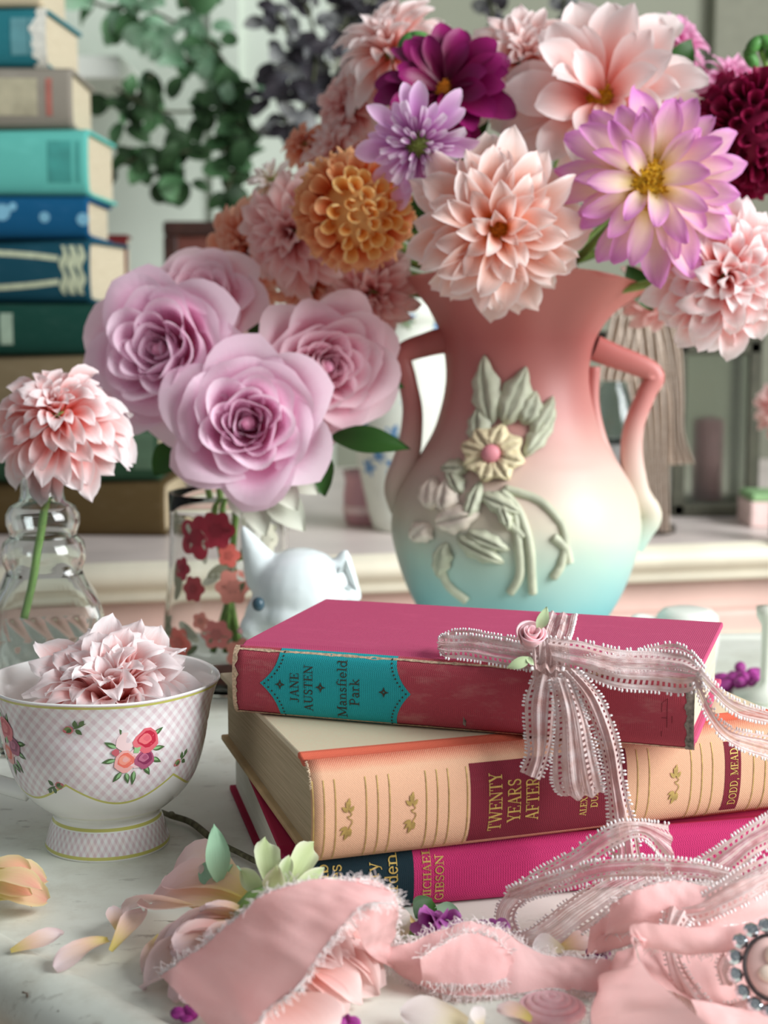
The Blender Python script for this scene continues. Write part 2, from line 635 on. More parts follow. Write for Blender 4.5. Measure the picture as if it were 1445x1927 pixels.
GLYPH = {
    'A': (0.86, [([(0.14, 0), (0.42, 1)], TN), ([(0.42, 1), (0.72, 0)], TK), ([(0.24, 0.33), (0.6, 0.33)], TN), sf(0.14, 0.03), sf(0.72, 0.03, 0.15)]),
    'B': (0.74, st(0.18, top='l', bot='l') + [([(0.18, 0.97), *arc(0.38, 0.75, 0.2, 0.22, 90, -90), (0.18, 0.53)], 0.1),
                                             ([(0.18, 0.5), *arc(0.38, 0.27, 0.24, 0.24, 90, -90), (0.18, 0.03)], 0.1)]),
    'C': (0.8, [(arc(0.45, 0.5, 0.35, 0.47, 50, 310, 18), 0.12), ([(0.7, 0.95), (0.7, 0.68)], TN)]),
    'D': (0.86, st(0.18, top='l', bot='l') + [([(0.18, 0.97), *arc(0.36, 0.5, 0.38, 0.47, 90, -90, 16), (0.18, 0.03)], 0.11)]),
    'E': (0.74, st(0.18, top='l', bot='l') + [([(0.18, 0.965), (0.66, 0.965)], TN), ([(0.18, 0.035), (0.68, 0.035)], TN), ([(0.18, 0.51), (0.5, 0.51)], TN),
                                             ([(0.64, 0.99), (0.64, 0.74)], TN), ([(0.66, 0.01), (0.66, 0.28)], TN), ([(0.5, 0.4), (0.5, 0.62)], TN)]),
    'F': (0.7, st(0.18, top='l') + [([(0.18, 0.965), (0.64, 0.965)], TN), ([(0.18, 0.5), (0.5, 0.5)], TN), ([(0.62, 0.99), (0.62, 0.74)], TN), ([(0.5, 0.39), (0.5, 0.61)], TN)]),
    'G': (0.86, [(arc(0.45, 0.5, 0.35, 0.47, 50, 320, 18), 0.12), ([(0.7, 0.95), (0.7, 0.7)], TN), ([(0.7, 0.05), (0.7, 0.42)], 0.12), sf(0.68, 0.42, 0.15)]),
    'H': (0.92, st(0.18) + st(0.74) + [([(0.18, 0.5), (0.74, 0.5)], TN)]),
    'I': (0.42, st(0.21)),
    'J': (0.56, st(0.34, 0.15, bot=None) + [(arc(0.19, 0.15, 0.15, 0.15, 0, -170, 8), 0.09)]),
    'L': (0.7, st(0.18, bot='l') + [([(0.18, 0.035), (0.64, 0.035)], TN), ([(0.62, 0.01), (0.62, 0.3)], TN)]),
    'M': (1.1, st(0.16, w=TN, top='l') + st(0.94, top='r') + [([(0.16, 1), (0.52, 0.1)], TK), ([(0.52, 0.1), (0.94, 1)], TN)]),
    'N': (0.94, st(0.17, w=TN, top='l') + st(0.77, w=TN, bot=None) + [([(0.14, 1), (0.77, 0.02)], TK)]),
    'O': (0.9, [(arc(0.45, 0.5, 0.36, 0.46, 0, 360, 24), 0.12)]),
    'P': (0.72, st(0.18, top='l') + [([(0.18, 0.965), *arc(0.38, 0.72, 0.25, 0.245, 90, -90), (0.18, 0.475)], 0.095)]),
    'R': (0.84, st(0.18, top='l') + [([(0.18, 0.965), *arc(0.38, 0.73, 0.23, 0.235, 90, -90), (0.18, 0.495)], 0.095), ([(0.4, 0.49), (0.7, 0.0)], 0.13), sf(0.72, 0.03, 0.1)]),
    'S': (0.64, [([*arc(0.32, 0.74, 0.21, 0.22, 40, 240, 10), *arc(0.32, 0.26, 0.22, 0.23, 75, -150, 12)], 0.115), ([(0.51, 0.97), (0.51, 0.72)], TN), ([(0.1, 0.03), (0.1, 0.3)], TN)]),
    'T': (0.76, st(0.38, top=None) + [([(0.06, 0.965), (0.7, 0.965)], TN), ([(0.08, 0.99), (0.08, 0.72)], TN), ([(0.68, 0.99), (0.68, 0.72)], TN)]),
    'U': (0.88, st(0.18, 0.3, bot=None) + st(0.72, 0.3, bot=None, w=TN) + [(arc(0.45, 0.3, 0.27, 0.28, 180, 360, 12), 0.1)]),
    'W': (1.2, [([(0.12, 1), (0.36, 0)], TK), ([(0.36, 0), (0.6, 0.95)], TN), ([(0.58, 1), (0.84, 0)], TK), ([(0.84, 0), (1.08, 1)], TN), sf(0.12, 0.97), sf(0.58, 0.97), sf(1.08, 0.97)]),
    'X': (0.86, [([(0.14, 1), (0.72, 0)], TK), ([(0.14, 0), (0.7, 1)], TN), sf(0.15, 0.97), sf(0.7, 0.97), sf(0.14, 0.03), sf(0.72, 0.03)]),
    'Y': (0.82, st(0.42, 0, 0.45, top=None) + [([(0.12, 1), (0.42, 0.42)], TK), ([(0.42, 0.42), (0.7, 1)], TN), sf(0.13, 0.97), sf(0.69, 0.97)]),
    ',': (0.3, [([(0.13, 0.08), (0.17, -0.02), (0.1, -0.18)], 0.11)]),
    'a': (0.6, [([*arc(0.28, 0.46, 0.17, 0.18, 150, 0, 8), (0.45, 0.05), (0.56, 0.03)], 0.11), (arc(0.27, 0.19, 0.17, 0.17, 0, 360, 14), 0.1)]),
    'b': (0.66, st(0.16, 0, 1, bot=None, top='l', w=0.12) + [(arc(0.36, 0.32, 0.22, 0.3, 0, 360, 16), 0.1)]),
    'd': (0.68, st(0.5, 0, 1, top='l', bot='r', w=0.12) + [(arc(0.3, 0.32, 0.22, 0.3, 0, 360, 16), 0.1)]),
    'e': (0.6, [(arc(0.3, 0.32, 0.23, 0.3, 0, 320, 16), 0.105), ([(0.08, 0.34), (0.52, 0.34)], TN)]),
    'f': (0.42, st(0.2, 0, 0.8, top=None, w=0.12) + [(arc(0.36, 0.8, 0.16, 0.18, 180, 30, 8), 0.1), ([(0.04, 0.6), (0.4, 0.6)], TN)]),
    'g': (0.62, [(arc(0.28, 0.42, 0.19, 0.2, 0, 360, 14), 0.095), (arc(0.3, -0.12, 0.24, 0.15, 0, 360, 16), 0.08), ([(0.16, 0.24), (0.12, 0.1), (0.3, 0.04)], 0.08), ([(0.42, 0.58), (0.56, 0.64)], 0.08)]),
    'h': (0.72, st(0.16, 0, 1, top='l', w=0.12) + st(0.56, 0, 0.4, top=None, w=0.12) + [(arc(0.36, 0.4, 0.2, 0.21, 170, 0, 10), 0.09)]),
    'i': (0.34, st(0.17, 0, 0.63, top='l', w=0.12) + [([(0.17, 0.8), (0.17, 0.92)], 0.12)]),
    'k': (0.7, st(0.16, 0, 1, top='l', w=0.12) + [([(0.16, 0.26), (0.52, 0.62)], TN), ([(0.28, 0.38), (0.6, 0.0)], 0.12), sf(0.54, 0.61, 0.1), sf(0.6, 0.03, 0.1)]),
    'l': (0.34, st(0.17, 0, 1, top='l', w=0.12)),
    'n': (0.72, st(0.16, 0, 0.63, top='l', w=0.12) + st(0.56, 0, 0.4, top=None, w=0.12) + [(arc(0.36, 0.4, 0.2, 0.21, 170, 0, 10), 0.09)]),
    'o': (0.62, [(arc(0.31, 0.31, 0.23, 0.29, 0, 360, 18), 0.1)]),
    'r': (0.5, st(0.16, 0, 0.63, top='l', w=0.12) + [(arc(0.34, 0.42, 0.18, 0.2, 170, 40, 8), 0.09)]),
    's': (0.5, [([*arc(0.25, 0.47, 0.15, 0.14, 40, 240, 8), *arc(0.25, 0.17, 0.17, 0.15, 75, -150, 10)], 0.095), ([(0.39, 0.62), (0.39, 0.47)], TN), ([(0.08, 0.02), (0.08, 0.19)], TN)]),
    'u': (0.7, st(0.16, 0.22, 0.63, top='l', bot=None, w=0.12) + st(0.54, 0, 0.63, top='l', bot='r', w=0.12) + [(arc(0.35, 0.22, 0.19, 0.2, 180, 360, 10), 0.09)]),
    'v': (0.64, [([(0.1, 0.63), (0.32, 0)], 0.12), ([(0.32, 0), (0.54, 0.63)], TN), sf(0.11, 0.61, 0.1), sf(0.53, 0.61, 0.1)]),
    'y': (0.64, [([(0.1, 0.63), (0.32, 0)], 0.12), ([(0.54, 0.63), (0.26, -0.2), (0.1, -0.26)], TN), sf(0.11, 0.61, 0.1), sf(0.53, 0.61, 0.1)]),
    ' ': (0.35, []),
}


def text_strokes(s, spacing=0.04):
    out, x = [], 0.0
    for ch in s:
        w, strokes = GLYPH[ch]
        for pts, th in strokes:
            out.append(([(px + x, py) for px, py in pts], th))
        x += w + spacing
    return out, x - spacing


def strokes_to(b, strokes, fn, layer=0.0):
    """ribbon every stroke; fn maps (x, y) -> 3D point"""
    for pts, th in strokes:
        h = th / 2
        for (x0, y0), (x1, y1) in zip(pts, pts[1:]):
            dx, dy = x1 - x0, y1 - y0
            l = math.hypot(dx, dy) or 1e-6
            dx, dy = dx / l, dy / l
            ext = h * 0.25 if len(pts) > 2 else 0.0
            x0e, y0e, x1e, y1e = x0 - dx * ext, y0 - dy * ext, x1 + dx * ext, y1 + dy * ext
            nx, ny = -dy * h, dx * h
            b.add([fn(x0e + nx, y0e + ny), fn(x0e - nx, y0e - ny), fn(x1e - nx, y1e - ny), fn(x1e + nx, y1e + ny)], [(0, 1, 2, 3)])


# ------------------------------------------------------------------ hardback books
class Book:
    """local frame: x along the spine, y away from it, z up; spine at y=0"""

    def __init__(self, name, label, cat, corner, yaw, L, Wd, T, Tf, spine_m, board_m, page_m, bulge=0.004, z0f=0.0, group=None, overhang=0.003, joint=True, board_t=0.0028):
        self.L, self.W, self.T, self.Tf, self.bulge, self.z0f = L, Wd, T, Tf, bulge, z0f
        self.o = empty(name, corner, label, cat, group, rot=Matrix.Rotation(yaw, 3, 'Z'))
        bt = board_t
        o = self.o
        zt = lambda y: lerp(T, z0f + Tf, max(0, y) / Wd)
        zb = lambda y: lerp(0.0, z0f, max(0, y) / Wd)
        self.zt, self.zb = zt, zb
        # boards with a hinge groove near the spine
        ys = [0.0025, 0.004, 0.006, 0.008, 0.010, 0.0125, Wd * 0.3, Wd * 0.6, Wd]
        gr = [0, 0.0002, 0.0010, 0.0013, 0.0009, 0, 0, 0, 0] if joint else [0] * 9
        for nm, up in (('front_board', True), ('back_board', False)):
            b = MB()
            vs_ = []
            for j, y in enumerate(ys):
                g = gr[j]
                a, c = (zt(y) - bt - g, zt(y) - g) if up else (zb(y) + g, zb(y) + bt + g)
                vs_ += [(0, y, a), (L, y, a), (0, y, c), (L, y, c)]
            fs = []
            for j in range(len(ys) - 1):
                k = j * 4
                fs += [(k, k + 4, k + 5, k + 1), (k + 2, k + 3, k + 7, k + 6), (k, k + 2, k + 6, k + 4), (k + 1, k + 5, k + 7, k + 3)]
            k = (len(ys) - 1) * 4
            fs += [(0, 1, 3, 2), (k, k + 2, k + 3, k + 1)]
            b.add(vs_, fs)
            ob = bevel(b.build(nm, board_m, o, smooth=False), 0.0007, 2)
            setattr(self, nm, ob)
        # spine
        b = MB()
        th = 0.0016

        def sp(u, v):
            return self.S(u * L, v, 0.0)
        b.grid(40, 14, sp)
        b.grid(40, 14, lambda u, v: self.S(u * L, 1 - v, -th))
        n = 41
        off = n * 15
        fs = []
        for i in range(14):
            a, c = i * n, (i + 1) * n
            a2, c2 = off + (14 - i) * n, off + (13 - i) * n
            fs += [(a, c, c2, a2), (a + 40, a2 + 40, c2 + 40, c + 40)]
        for i in range(40):
            fs += [(i, off + 14 * n + i, off + 14 * n + i + 1, i + 1)]
            fs += [(14 * n + i, 14 * n + i + 1, off + i + 1, off + i)]
        b.f += fs
        self.spine = b.build('spine', spine_m, o)
        # page block
        b = MB()
        e = overhang
        y0, y1 = 0.004, Wd - e
        b.add([(e, y0, zb(y0) + bt), (L - e, y0, zb(y0) + bt), (L - e, y1, zb(y1) + bt), (e, y1, zb(y1) + bt),
               (e, y0, zt(y0) - bt), (L - e, y0, zt(y0) - bt), (L - e, y1, zt(y1) - bt), (e, y1, zt(y1) - bt)],
              [(3, 2, 1, 0), (4, 5, 6, 7), (0, 1, 5, 4), (1, 2, 6, 5), (2, 3, 7, 6), (3, 0, 4, 7)])
        self.pages = b.build('page_block', page_m, o, smooth=False)

    def S(self, s, v, off=0.0):
        """point on the spine surface: s metres along, v 0..1 bottom to top"""
        T = self.T
        ang = math.pi * (v - 0.5)
        # squarish-round spine section
        zz = T * v
        e = (2 * abs(v - 0.5))
        y = -self.bulge * (1 - e ** 2.6) + 0.0025 * e ** 10
        nrm = Vector((0, -1, 0)) if e < 0.75 else Vector((0, -1, (v - 0.5) * 1.2)).normalized()
        return Vector((s, y, zz)) + nrm * off

    def world(self, p):
        return self.o.matrix_world @ Vector(p)

    def s_at(self, px, v=0.5):
        lo, hi = -0.05, self.L + 0.05
        for _ in range(40):
            m = (lo + hi) / 2
            if to_px(self.world(self.S(m, v)))[0] < px:
                lo = m
            else:
                hi = m
        return (lo + hi) / 2

    def text(self, s, px, size, vc, mat, name='lettering', start=False, stretch=1.0, spacing=0.04, off=0.00025):
        """line read from the bottom of the spine upwards, letter feet on column px"""
        base = self.s_at(px)
        strokes, w = text_strokes(s, spacing)
        b = MB()
        z0 = (vc * self.T - (0 if start else w * size * stretch / 2))
        strokes_to(b, strokes, lambda x, y: self.S(base - y * size, min(0.985, max(0.015, (z0 + x * size * stretch) / self.T)), off))
        return b.build(name, mat, self.spine, smooth=False)

    def patch(self, name, s0fn, s1fn, mat, v0=0.0, v1=1.0, off=0.00012, nu=10, nv=24, parent=None):
        b = MB()
        b.grid(nu, nv, lambda u, v: self.S(lerp(s0fn(lerp(v0, v1, v)), s1fn(lerp(v0, v1, v)), u), lerp(v0, v1, v), off))
        return b.build(name, mat, parent or self.spine)


def page_mat(name, c, dark):
    t = NT(name)
    x, y, z = t.xyz('Object')
    n = t.math('MULTIPLY', z, 5200.0)
    cv = t.n('ShaderNodeCombineXYZ')
    t.l(t.math('MULTIPLY', x, 30.0), cv.inputs[0])
    t.l(t.math('MULTIPLY', y, 30.0), cv.inputs[1])
    t.l(n, cv.inputs[2])
    w = t.noise(1.0, 2, cv.outputs[0])
    cv2 = t.n('ShaderNodeCombineXYZ')
    t.l(t.math('MULTIPLY', z, 900.0), cv2.inputs[2])
    w2 = t.noise(1.0, 2, cv2.outputs[0])
    f = t.math('MULTIPLY_ADD', w, 0.6, t.math('MULTIPLY', w2, 0.4))
    t.bump(f, 0.5, 0.0004)
    return t.set(t.ramp(f, [(0.3, dark), (0.65, c)]), 0.9, 0.1)


pages_cream = page_mat('pages_cream', rgb(226, 216, 190), rgb(178, 164, 134))
pages_aged = page_mat('pages_aged', rgb(205, 190, 160), rgb(150, 134, 106))
pages_white = page_mat('pages_white', rgb(228, 226, 214), rgb(190, 188, 174))
gold = plain('gilt_lettering', rgb(196, 168, 92), 0.4, 0.1, 300, Metallic=0.45)
gold_dull = plain('gilt_dull', rgb(172, 146, 84), 0.45, 0.15, 300, Metallic=0.3)
brown_ink = plain('brown_ink', rgb(62, 62, 52), 0.8, 0.2, 800)

# --- bottom book
b3 = Book('magenta_book', 'magenta cloth book with a dark green spine panel, lowest of the front stack', 'book',
          (-0.0404, 0.5977, 0.0), R(13.0), 0.245, 0.175, 0.026, 0.033, cloth('magenta_cloth', rgb(174, 44, 96), 950, 0.35, wear_amt=0.12),
          cloth('crimson_board_cloth', rgb(150, 26, 60), 1250, 0.15, wear_amt=0.08), pages_white, bulge=0.004)
navy = cloth('green_black_panel', rgb(20, 40, 48), 1250, 0.25, wear_amt=0.1)
_s0, _s1 = b3.s_at(585), b3.s_at(779)
b3.patch('title_panel', lambda v: _s0, lambda v: _s1, navy, 0.0, 1.0)
for txt, px in (('Shrub', 618), ('Roses', 643), ('for', 680), ('every', 712), ('garden', 748)):
    b3.text(txt, px, 0.0056, 0.52 if txt != 'for' else 0.5, gold, 'title_lettering', off=0.0005, spacing=0.02)
b3.text('MICHAEL', 811, 0.0034, 0.55, gold, 'author_lettering', off=0.0003, stretch=1.15)
b3.text('GIBSON', 835, 0.0036, 0.5, gold, 'author_lettering', off=0.0003, stretch=1.15)

# --- middle book
b2 = Book('tan_book', 'thick tan cloth book with a maroon title panel, middle of the front stack', 'book',
          (-0.0302, 0.5895, 0.0262), R(18.3), 0.218, 0.162, 0.042, 0.034, None, None, pages_aged, bulge=0.0065, z0f=0.0075)


def two_tone(name, z_or_y, c_lo, c_hi, edge, width, scale=1050):
    """cloth whose colour changes across the joint (z on spines, y on boards)"""
    t = NT(name)
    x, y, z = t.xyz('Object')
    k = scale * 2 * math.pi
    w = t.math('MULTIPLY', t.math('SINE', t.math('MULTIPLY', x, k)), t.math('SINE', t.math('MULTIPLY', z if z_or_y == 'z' else y, k)))
    n = t.noise(1300, 2, t.coord('Object'))
    w = t.math('ADD', w, t.math('MULTIPLY', n, 1.5))
    big = t.noise(60, 5, t.coord('Object'))
    pos = t.math('ADD', z if z_or_y == 'z' else y, t.math('MULTIPLY_ADD', big, width * 0.6, -0.3 * width))
    f = t.math('DIVIDE', t.math('SUBTRACT', pos, edge), width, clamp=True)
    col = t.mix(f, c_lo, c_hi)
    col = t.mix(t.math('MULTIPLY_ADD', w, 0.30, -0.08, clamp=True), col, tuple(min(1, v * 1.35 + 0.03) for v in c_lo[:3]) + (1,))
    t.bump(w, 0.3, 0.0002)
    return t.set(col, 0.85, 0.2)


b2.spine.data.materials.append(two_tone('tan_spine_cloth', 'z', rgb(206, 162, 132), rgb(198, 98, 76), 0.0375, 0.0045))
bm = two_tone('pale_green_board_cloth', 'y', rgb(204, 98, 74), rgb(206, 208, 178), 0.0145, 0.0006)
b2.front_board.data.materials.append(bm)
b2.back_board.data.materials.append(plain('pale_green_back', rgb(186, 160, 118), 0.8))
maroon = cloth('maroon_panel', rgb(112, 34, 48), 1050, 0.35, wear_amt=0.2)
_m0, _m1 = b2.s_at(886), b2.s_at(1180)
b2.patch('title_panel', lambda v: _m0, lambda v: _m1, maroon, 0.06, 0.86)
for px in (590, 611, 632, 690, 712, 734, 803, 824, 845, 880, 1200, 1222, 1301, 1321, 1341, 1418, 1440):
    s = b2.s_at(px)
    b2.patch('gilt_rule', lambda v: s - 0.00022, lambda v: s + 0.00022, gold_dull, 0.03, 0.84, off=0.0002, nu=1, nv=16)
for txt, px in (('TWENTY', 945), ('YEARS', 980), ('AFTER', 1014)):
    b2.text(txt, px, 0.0058, 0.46, gold, 'title_lettering', stretch=0.80, off=0.0003, spacing=0.03)
b2.text('ALEXANDRE', 1105, 0.0031, 0.46, gold, 'author_lettering', stretch=0.85, off=0.0003)
b2.text('DUMAS', 1125, 0.0031, 0.46, gold, 'author_lettering', stretch=0.95, off=0.0003)
_d0, _d1 = b2.s_at(1364), b2.s_at(1394)
b2.patch('publisher_panel', lambda v: _d0, lambda v: _d1, maroon, 0.09, 0.83)
b2.text('DODD, MEAD', 1388, 0.0037, 0.46, gold, 'publisher_lettering', stretch=0.86, off=0.0003)


def sprig(px, flip=1):
    """gilt leaf sprig: two leaf tufts joined by a curling stem"""
    s0 = b2.s_at(px)
    b = MB()
    fn = lambda x, y: b2.S(s0 + x, 0.45 + y / b2.T, 0.0003)

    def leaf(cx, cy, ang, l, w):
        pts = []
        for i in range(9):
            t = i / 8
            pts.append((t * l, w * math.sin(math.pi * t ** 0.8)))
        for i in range(7, 0, -1):
            t = i / 8
            pts.append((t * l, -w * math.sin(math.pi * t ** 0.8)))
        ca, sa = math.cos(R(ang)), math.sin(R(ang))
        poly = [(cx + x * ca - y * sa, cy + x * sa + y * ca) for x, y in pts]
        c = (cx + l / 2 * ca, cy + l / 2 * sa)
        vs_ = [fn(*c)] + [fn(*q) for q in poly]
        k = len(poly)
        b.add(vs_, [(0, 1 + i, 1 + (i + 1) % k) for i in range(k)])
    for cx, cy, a, l, w in ((0.0005, 0.0038, 80, 0.0052, 0.0009), (0.0012, 0.0036, 108, 0.0042, 0.0008), (0.0006, 0.0030, 135, 0.0036, 0.0008), (0.0014, 0.0030, 55, 0.0032, 0.0008),
                            (0.0010, -0.0040, 250, 0.0052, 0.0009), (0.0006, -0.0036, 225, 0.0042, 0.0008), (0.0013, -0.0034, 275, 0.0040, 0.0008), (0.0004, -0.0030, 200, 0.0034, 0.0008)):
        leaf(cx, cy, a, l, w)
    stem = [(0.0012, 0.0034), (0.0022, 0.0022), (0.0014, 0.0012), (0.0006, 0.0014), (0.0010, 0.0004), (0.0022, -0.0004), (0.0022, -0.0018), (0.0010, -0.0036)]
    stem = [(p.x, p.y) for p in smooth_path([(x, y, 0) for x, y in stem], 5)]
    strokes_to(b, [(stem, 0.0004)], fn)
    b.build('gilt_sprig', gold_dull, b2.spine, smooth=False)


for px in (652, 772, 1268):
    sprig(px)
# frayed head cap at the left end
b = MB()
rr = random.Random(3)
for i in range(40):
    v = rr.uniform(0.78, 1.0)
    p = b2.S(0.0003, v, 0.0)
    b.tube([p, p + Vector((-rr.uniform(0.0004, 0.0014), rr.uniform(-0.001, 0.0004), rr.uniform(-0.001, 0.001)))], 0.00012, 4)
b.build('frayed_cloth', plain('frayed_tan', rgb(214, 196, 168), 0.9), b2.spine)

# --- top book
b1 = Book('rose_book', 'faded rose cloth book with a turquoise title label, tied with lace atop the stack', 'book',
          (-0.0660, 0.664, 0.0684), R(-17.6), 0.2005, 0.119, 0.0302, 0.0302, cloth('faded_red_spine_cloth', rgb(172, 72, 84), 1150, 0.3, wear=rgb(206, 150, 144), wear_amt=0.5),
          cloth('rose_board_cloth', rgb(186, 76, 112), 1150, 0.22, wear_amt=0.2), pages_cream, bulge=0.0022)
teal = cloth('turquoise_label_cloth', rgb(40, 160, 166), 1150, 0.24, wear_amt=0.12)
_sl, _sr = b1.s_at(524), b1.s_at(744)
_tl, _tr = b1.s_at(489), b1.s_at(773)
_k = lambda v: (1 - abs(2 * v - 1)) ** 2.2
_lab = b1.patch('title_label', lambda v: _sl - (_sl - _tl) * _k(v), lambda v: _sr + (_tr - _sr) * _k(v), teal, 0.0, 1.0, nv=40)
for txt, px, sz, vc, stt in (('JANE', 562, 0.0040, 0.47, 1.0), ('AUSTEN', 588, 0.0040, 0.47, 1.0), ('Mansfield', 652, 0.0044, 0.5, 0.98), ('Park', 676, 0.0044, 0.47, 1.0)):
    b1.text(txt, px, sz, vc, brown_ink, 'title_lettering', stretch=stt, off=0.0003, spacing=0.06)
b = MB()
for px in (527, 603, 722):
    s0 = b1.s_at(px)
    fn = lambda x, y: b1.S(s0 + x, 0.5 + y / b1.T, 0.0003)
    ring = []
    for i in range(16):
        a = 2 * math.pi * i / 16
        r = (0.0024 if i % 4 == 0 else 0.0010 if i % 2 == 0 else 0.0012)
        ring.append((r * math.cos(a), r * math.sin(a)))
    inner = [(0.0004 * math.cos(2 * math.pi * i / 16), 0.0004 * math.sin(2 * math.pi * i / 16)) for i in range(16)]
    b.add([fn(*q) for q in ring] + [fn(*q) for q in inner], [(i, (i + 1) % 16, 16 + (i + 1) % 16, 16 + i) for i in range(16)])
b.build('star_ornament', brown_ink, b1.spine, smooth=False)
b = MB()
for side in (0, 1):
    for i in range(19):
        v = 0.04 + 0.92 * i / 18
        s = (_sl - (_sl - _tl) * _k(v) + 0.0022) if side == 0 else (_sr + (_tr - _sr) * _k(v) - 0.0022)
        fn = lambda x, y: b1.S(s + x, v + y / b1.T, 0.0003)
        b.add([fn(0.00042 * math.cos(2 * math.pi * k / 8), 0.00042 * math.sin(2 * math.pi * k / 8)) for k in range(8)], [tuple(range(8))])
b.build('dotted_border', brown_ink, b1.spine, smooth=False)
# worn edges along spine joints and ends
worn = plain('worn_edge', rgb(196, 168, 140), 0.9, 0.2, 900)
rr = random.Random(8)
for v0, nm in ((0.965, 'worn_edge'), (0.03, 'worn_edge')):
    b = MB()
    cols = 160
    vs_, fs = [], []
    for i in range(cols + 1):
        s = b1.L * i / cols
        w = 0.010 + 0.014 * max(0, mnoise.noise(Vector((s * 160, v0 * 9, 0)))) + 0.006 * rr.random()
        c = v0 + 0.008 * mnoise.noise(Vector((s * 70, 3, v0)))
        vs_ += [b1.S(s, max(0.004, c - w), 0.00016), b1.S(s, min(0.996, c + w * 0.8), 0.00016)]
    fs = [(2 * i, 2 * i + 2, 2 * i + 3, 2 * i + 1) for i in range(cols)]
    b.add(vs_, fs)
    b.build(nm, worn, b1.spine)
for s0, s1, nm, m in ((-0.0002, 0.0016, 'worn_edge', worn), (b1.L - 0.0034, b1.L + 0.0002, 'torn_end', plain('torn_board', rgb(128, 122, 112), 0.95, 0.3, 500))):
    b = MB()
    rows = 40
    vs_ = []
    for i in range(rows + 1):
        v = i / rows
        j = 0.0016 * mnoise.noise(Vector((v * 9, s0 * 50, 1))) + 0.0005 * rr.random()
        a, c = (s0, s1 + j) if s0 < 0.01 else (s0 + j, s1)
        vs_ += [b1.S(a, v, 0.0002), b1.S(c, v, 0.0002)]
    b.add(vs_, [(2 * i, 2 * i + 1, 2 * i + 3, 2 * i + 2) for i in range(rows)])
    b.build(nm, m, b1.spine)
# small tear at the tail joint and blind-stamped publisher mark
b = MB()
_q = b1.s_at(872)
b.add([b1.S(_q + x, v, 0.0002) for x, v in ((-0.0010, 0.0), (0.0012, 0.0), (0.0006, 0.09), (0.0011, 0.17), (-0.0001, 0.24), (-0.0004, 0.13))], [(0, 1, 2, 3, 4, 5)])
b.build('tear', plain('torn_board', rgb(128, 122, 112)), b1.spine, smooth=False)
b = MB()
_q = b1.s_at(1255)
fn = lambda x, y: b1.S(_q + x, 0.45 + y / b1.T, 0.00025)
strokes_to(b, [([(-0.0022, -0.008), (-0.0022, 0.006)], 0.0003), ([(0.0, -0.004), (0.0, 0.008)], 0.0003), ([(-0.0022, 0.0), (0.0, 0.0)], 0.0003), ([(-0.0022, 0.006), (0.0, 0.008)], 0.0002),
               ([(0.0020, -0.002), (0.0020, 0.001)], 0.0003)], fn)
b.build('blind_stamp', plain('stamp_ink', rgb(112, 40, 48), 0.9), b1.spine, smooth=False)


# ------------------------------------------------------------------ teacup
CUP_C = Vector((-0.1286, 0.690, 0.0))
CUP_PROF = [(0.0283, 0.0), (0.0287, 0.0012), (0.0278, 0.0045), (0.0263, 0.010), (0.0250, 0.0138), (0.0246, 0.0155), (0.0256, 0.0175), (0.0300, 0.0205), (0.0352, 0.0250), (0.0398, 0.0310),
            (0.0430, 0.0380), (0.0453, 0.0460), (0.0468, 0.0540), (0.0480, 0.0620), (0.0494, 0.0690), (0.0513, 0.0750), (0.0528, 0.0782)]


def cup_r(z):
    return table_interp([(zz, r) for r, zz in CUP_PROF], z)


def cup_pt(a, z, off=0.0):
    """a: angle measured from the camera-facing side, to the right positive"""
    r = cup_r(z) + off
    return Vector((r * math.sin(a), -r * math.cos(a), z))


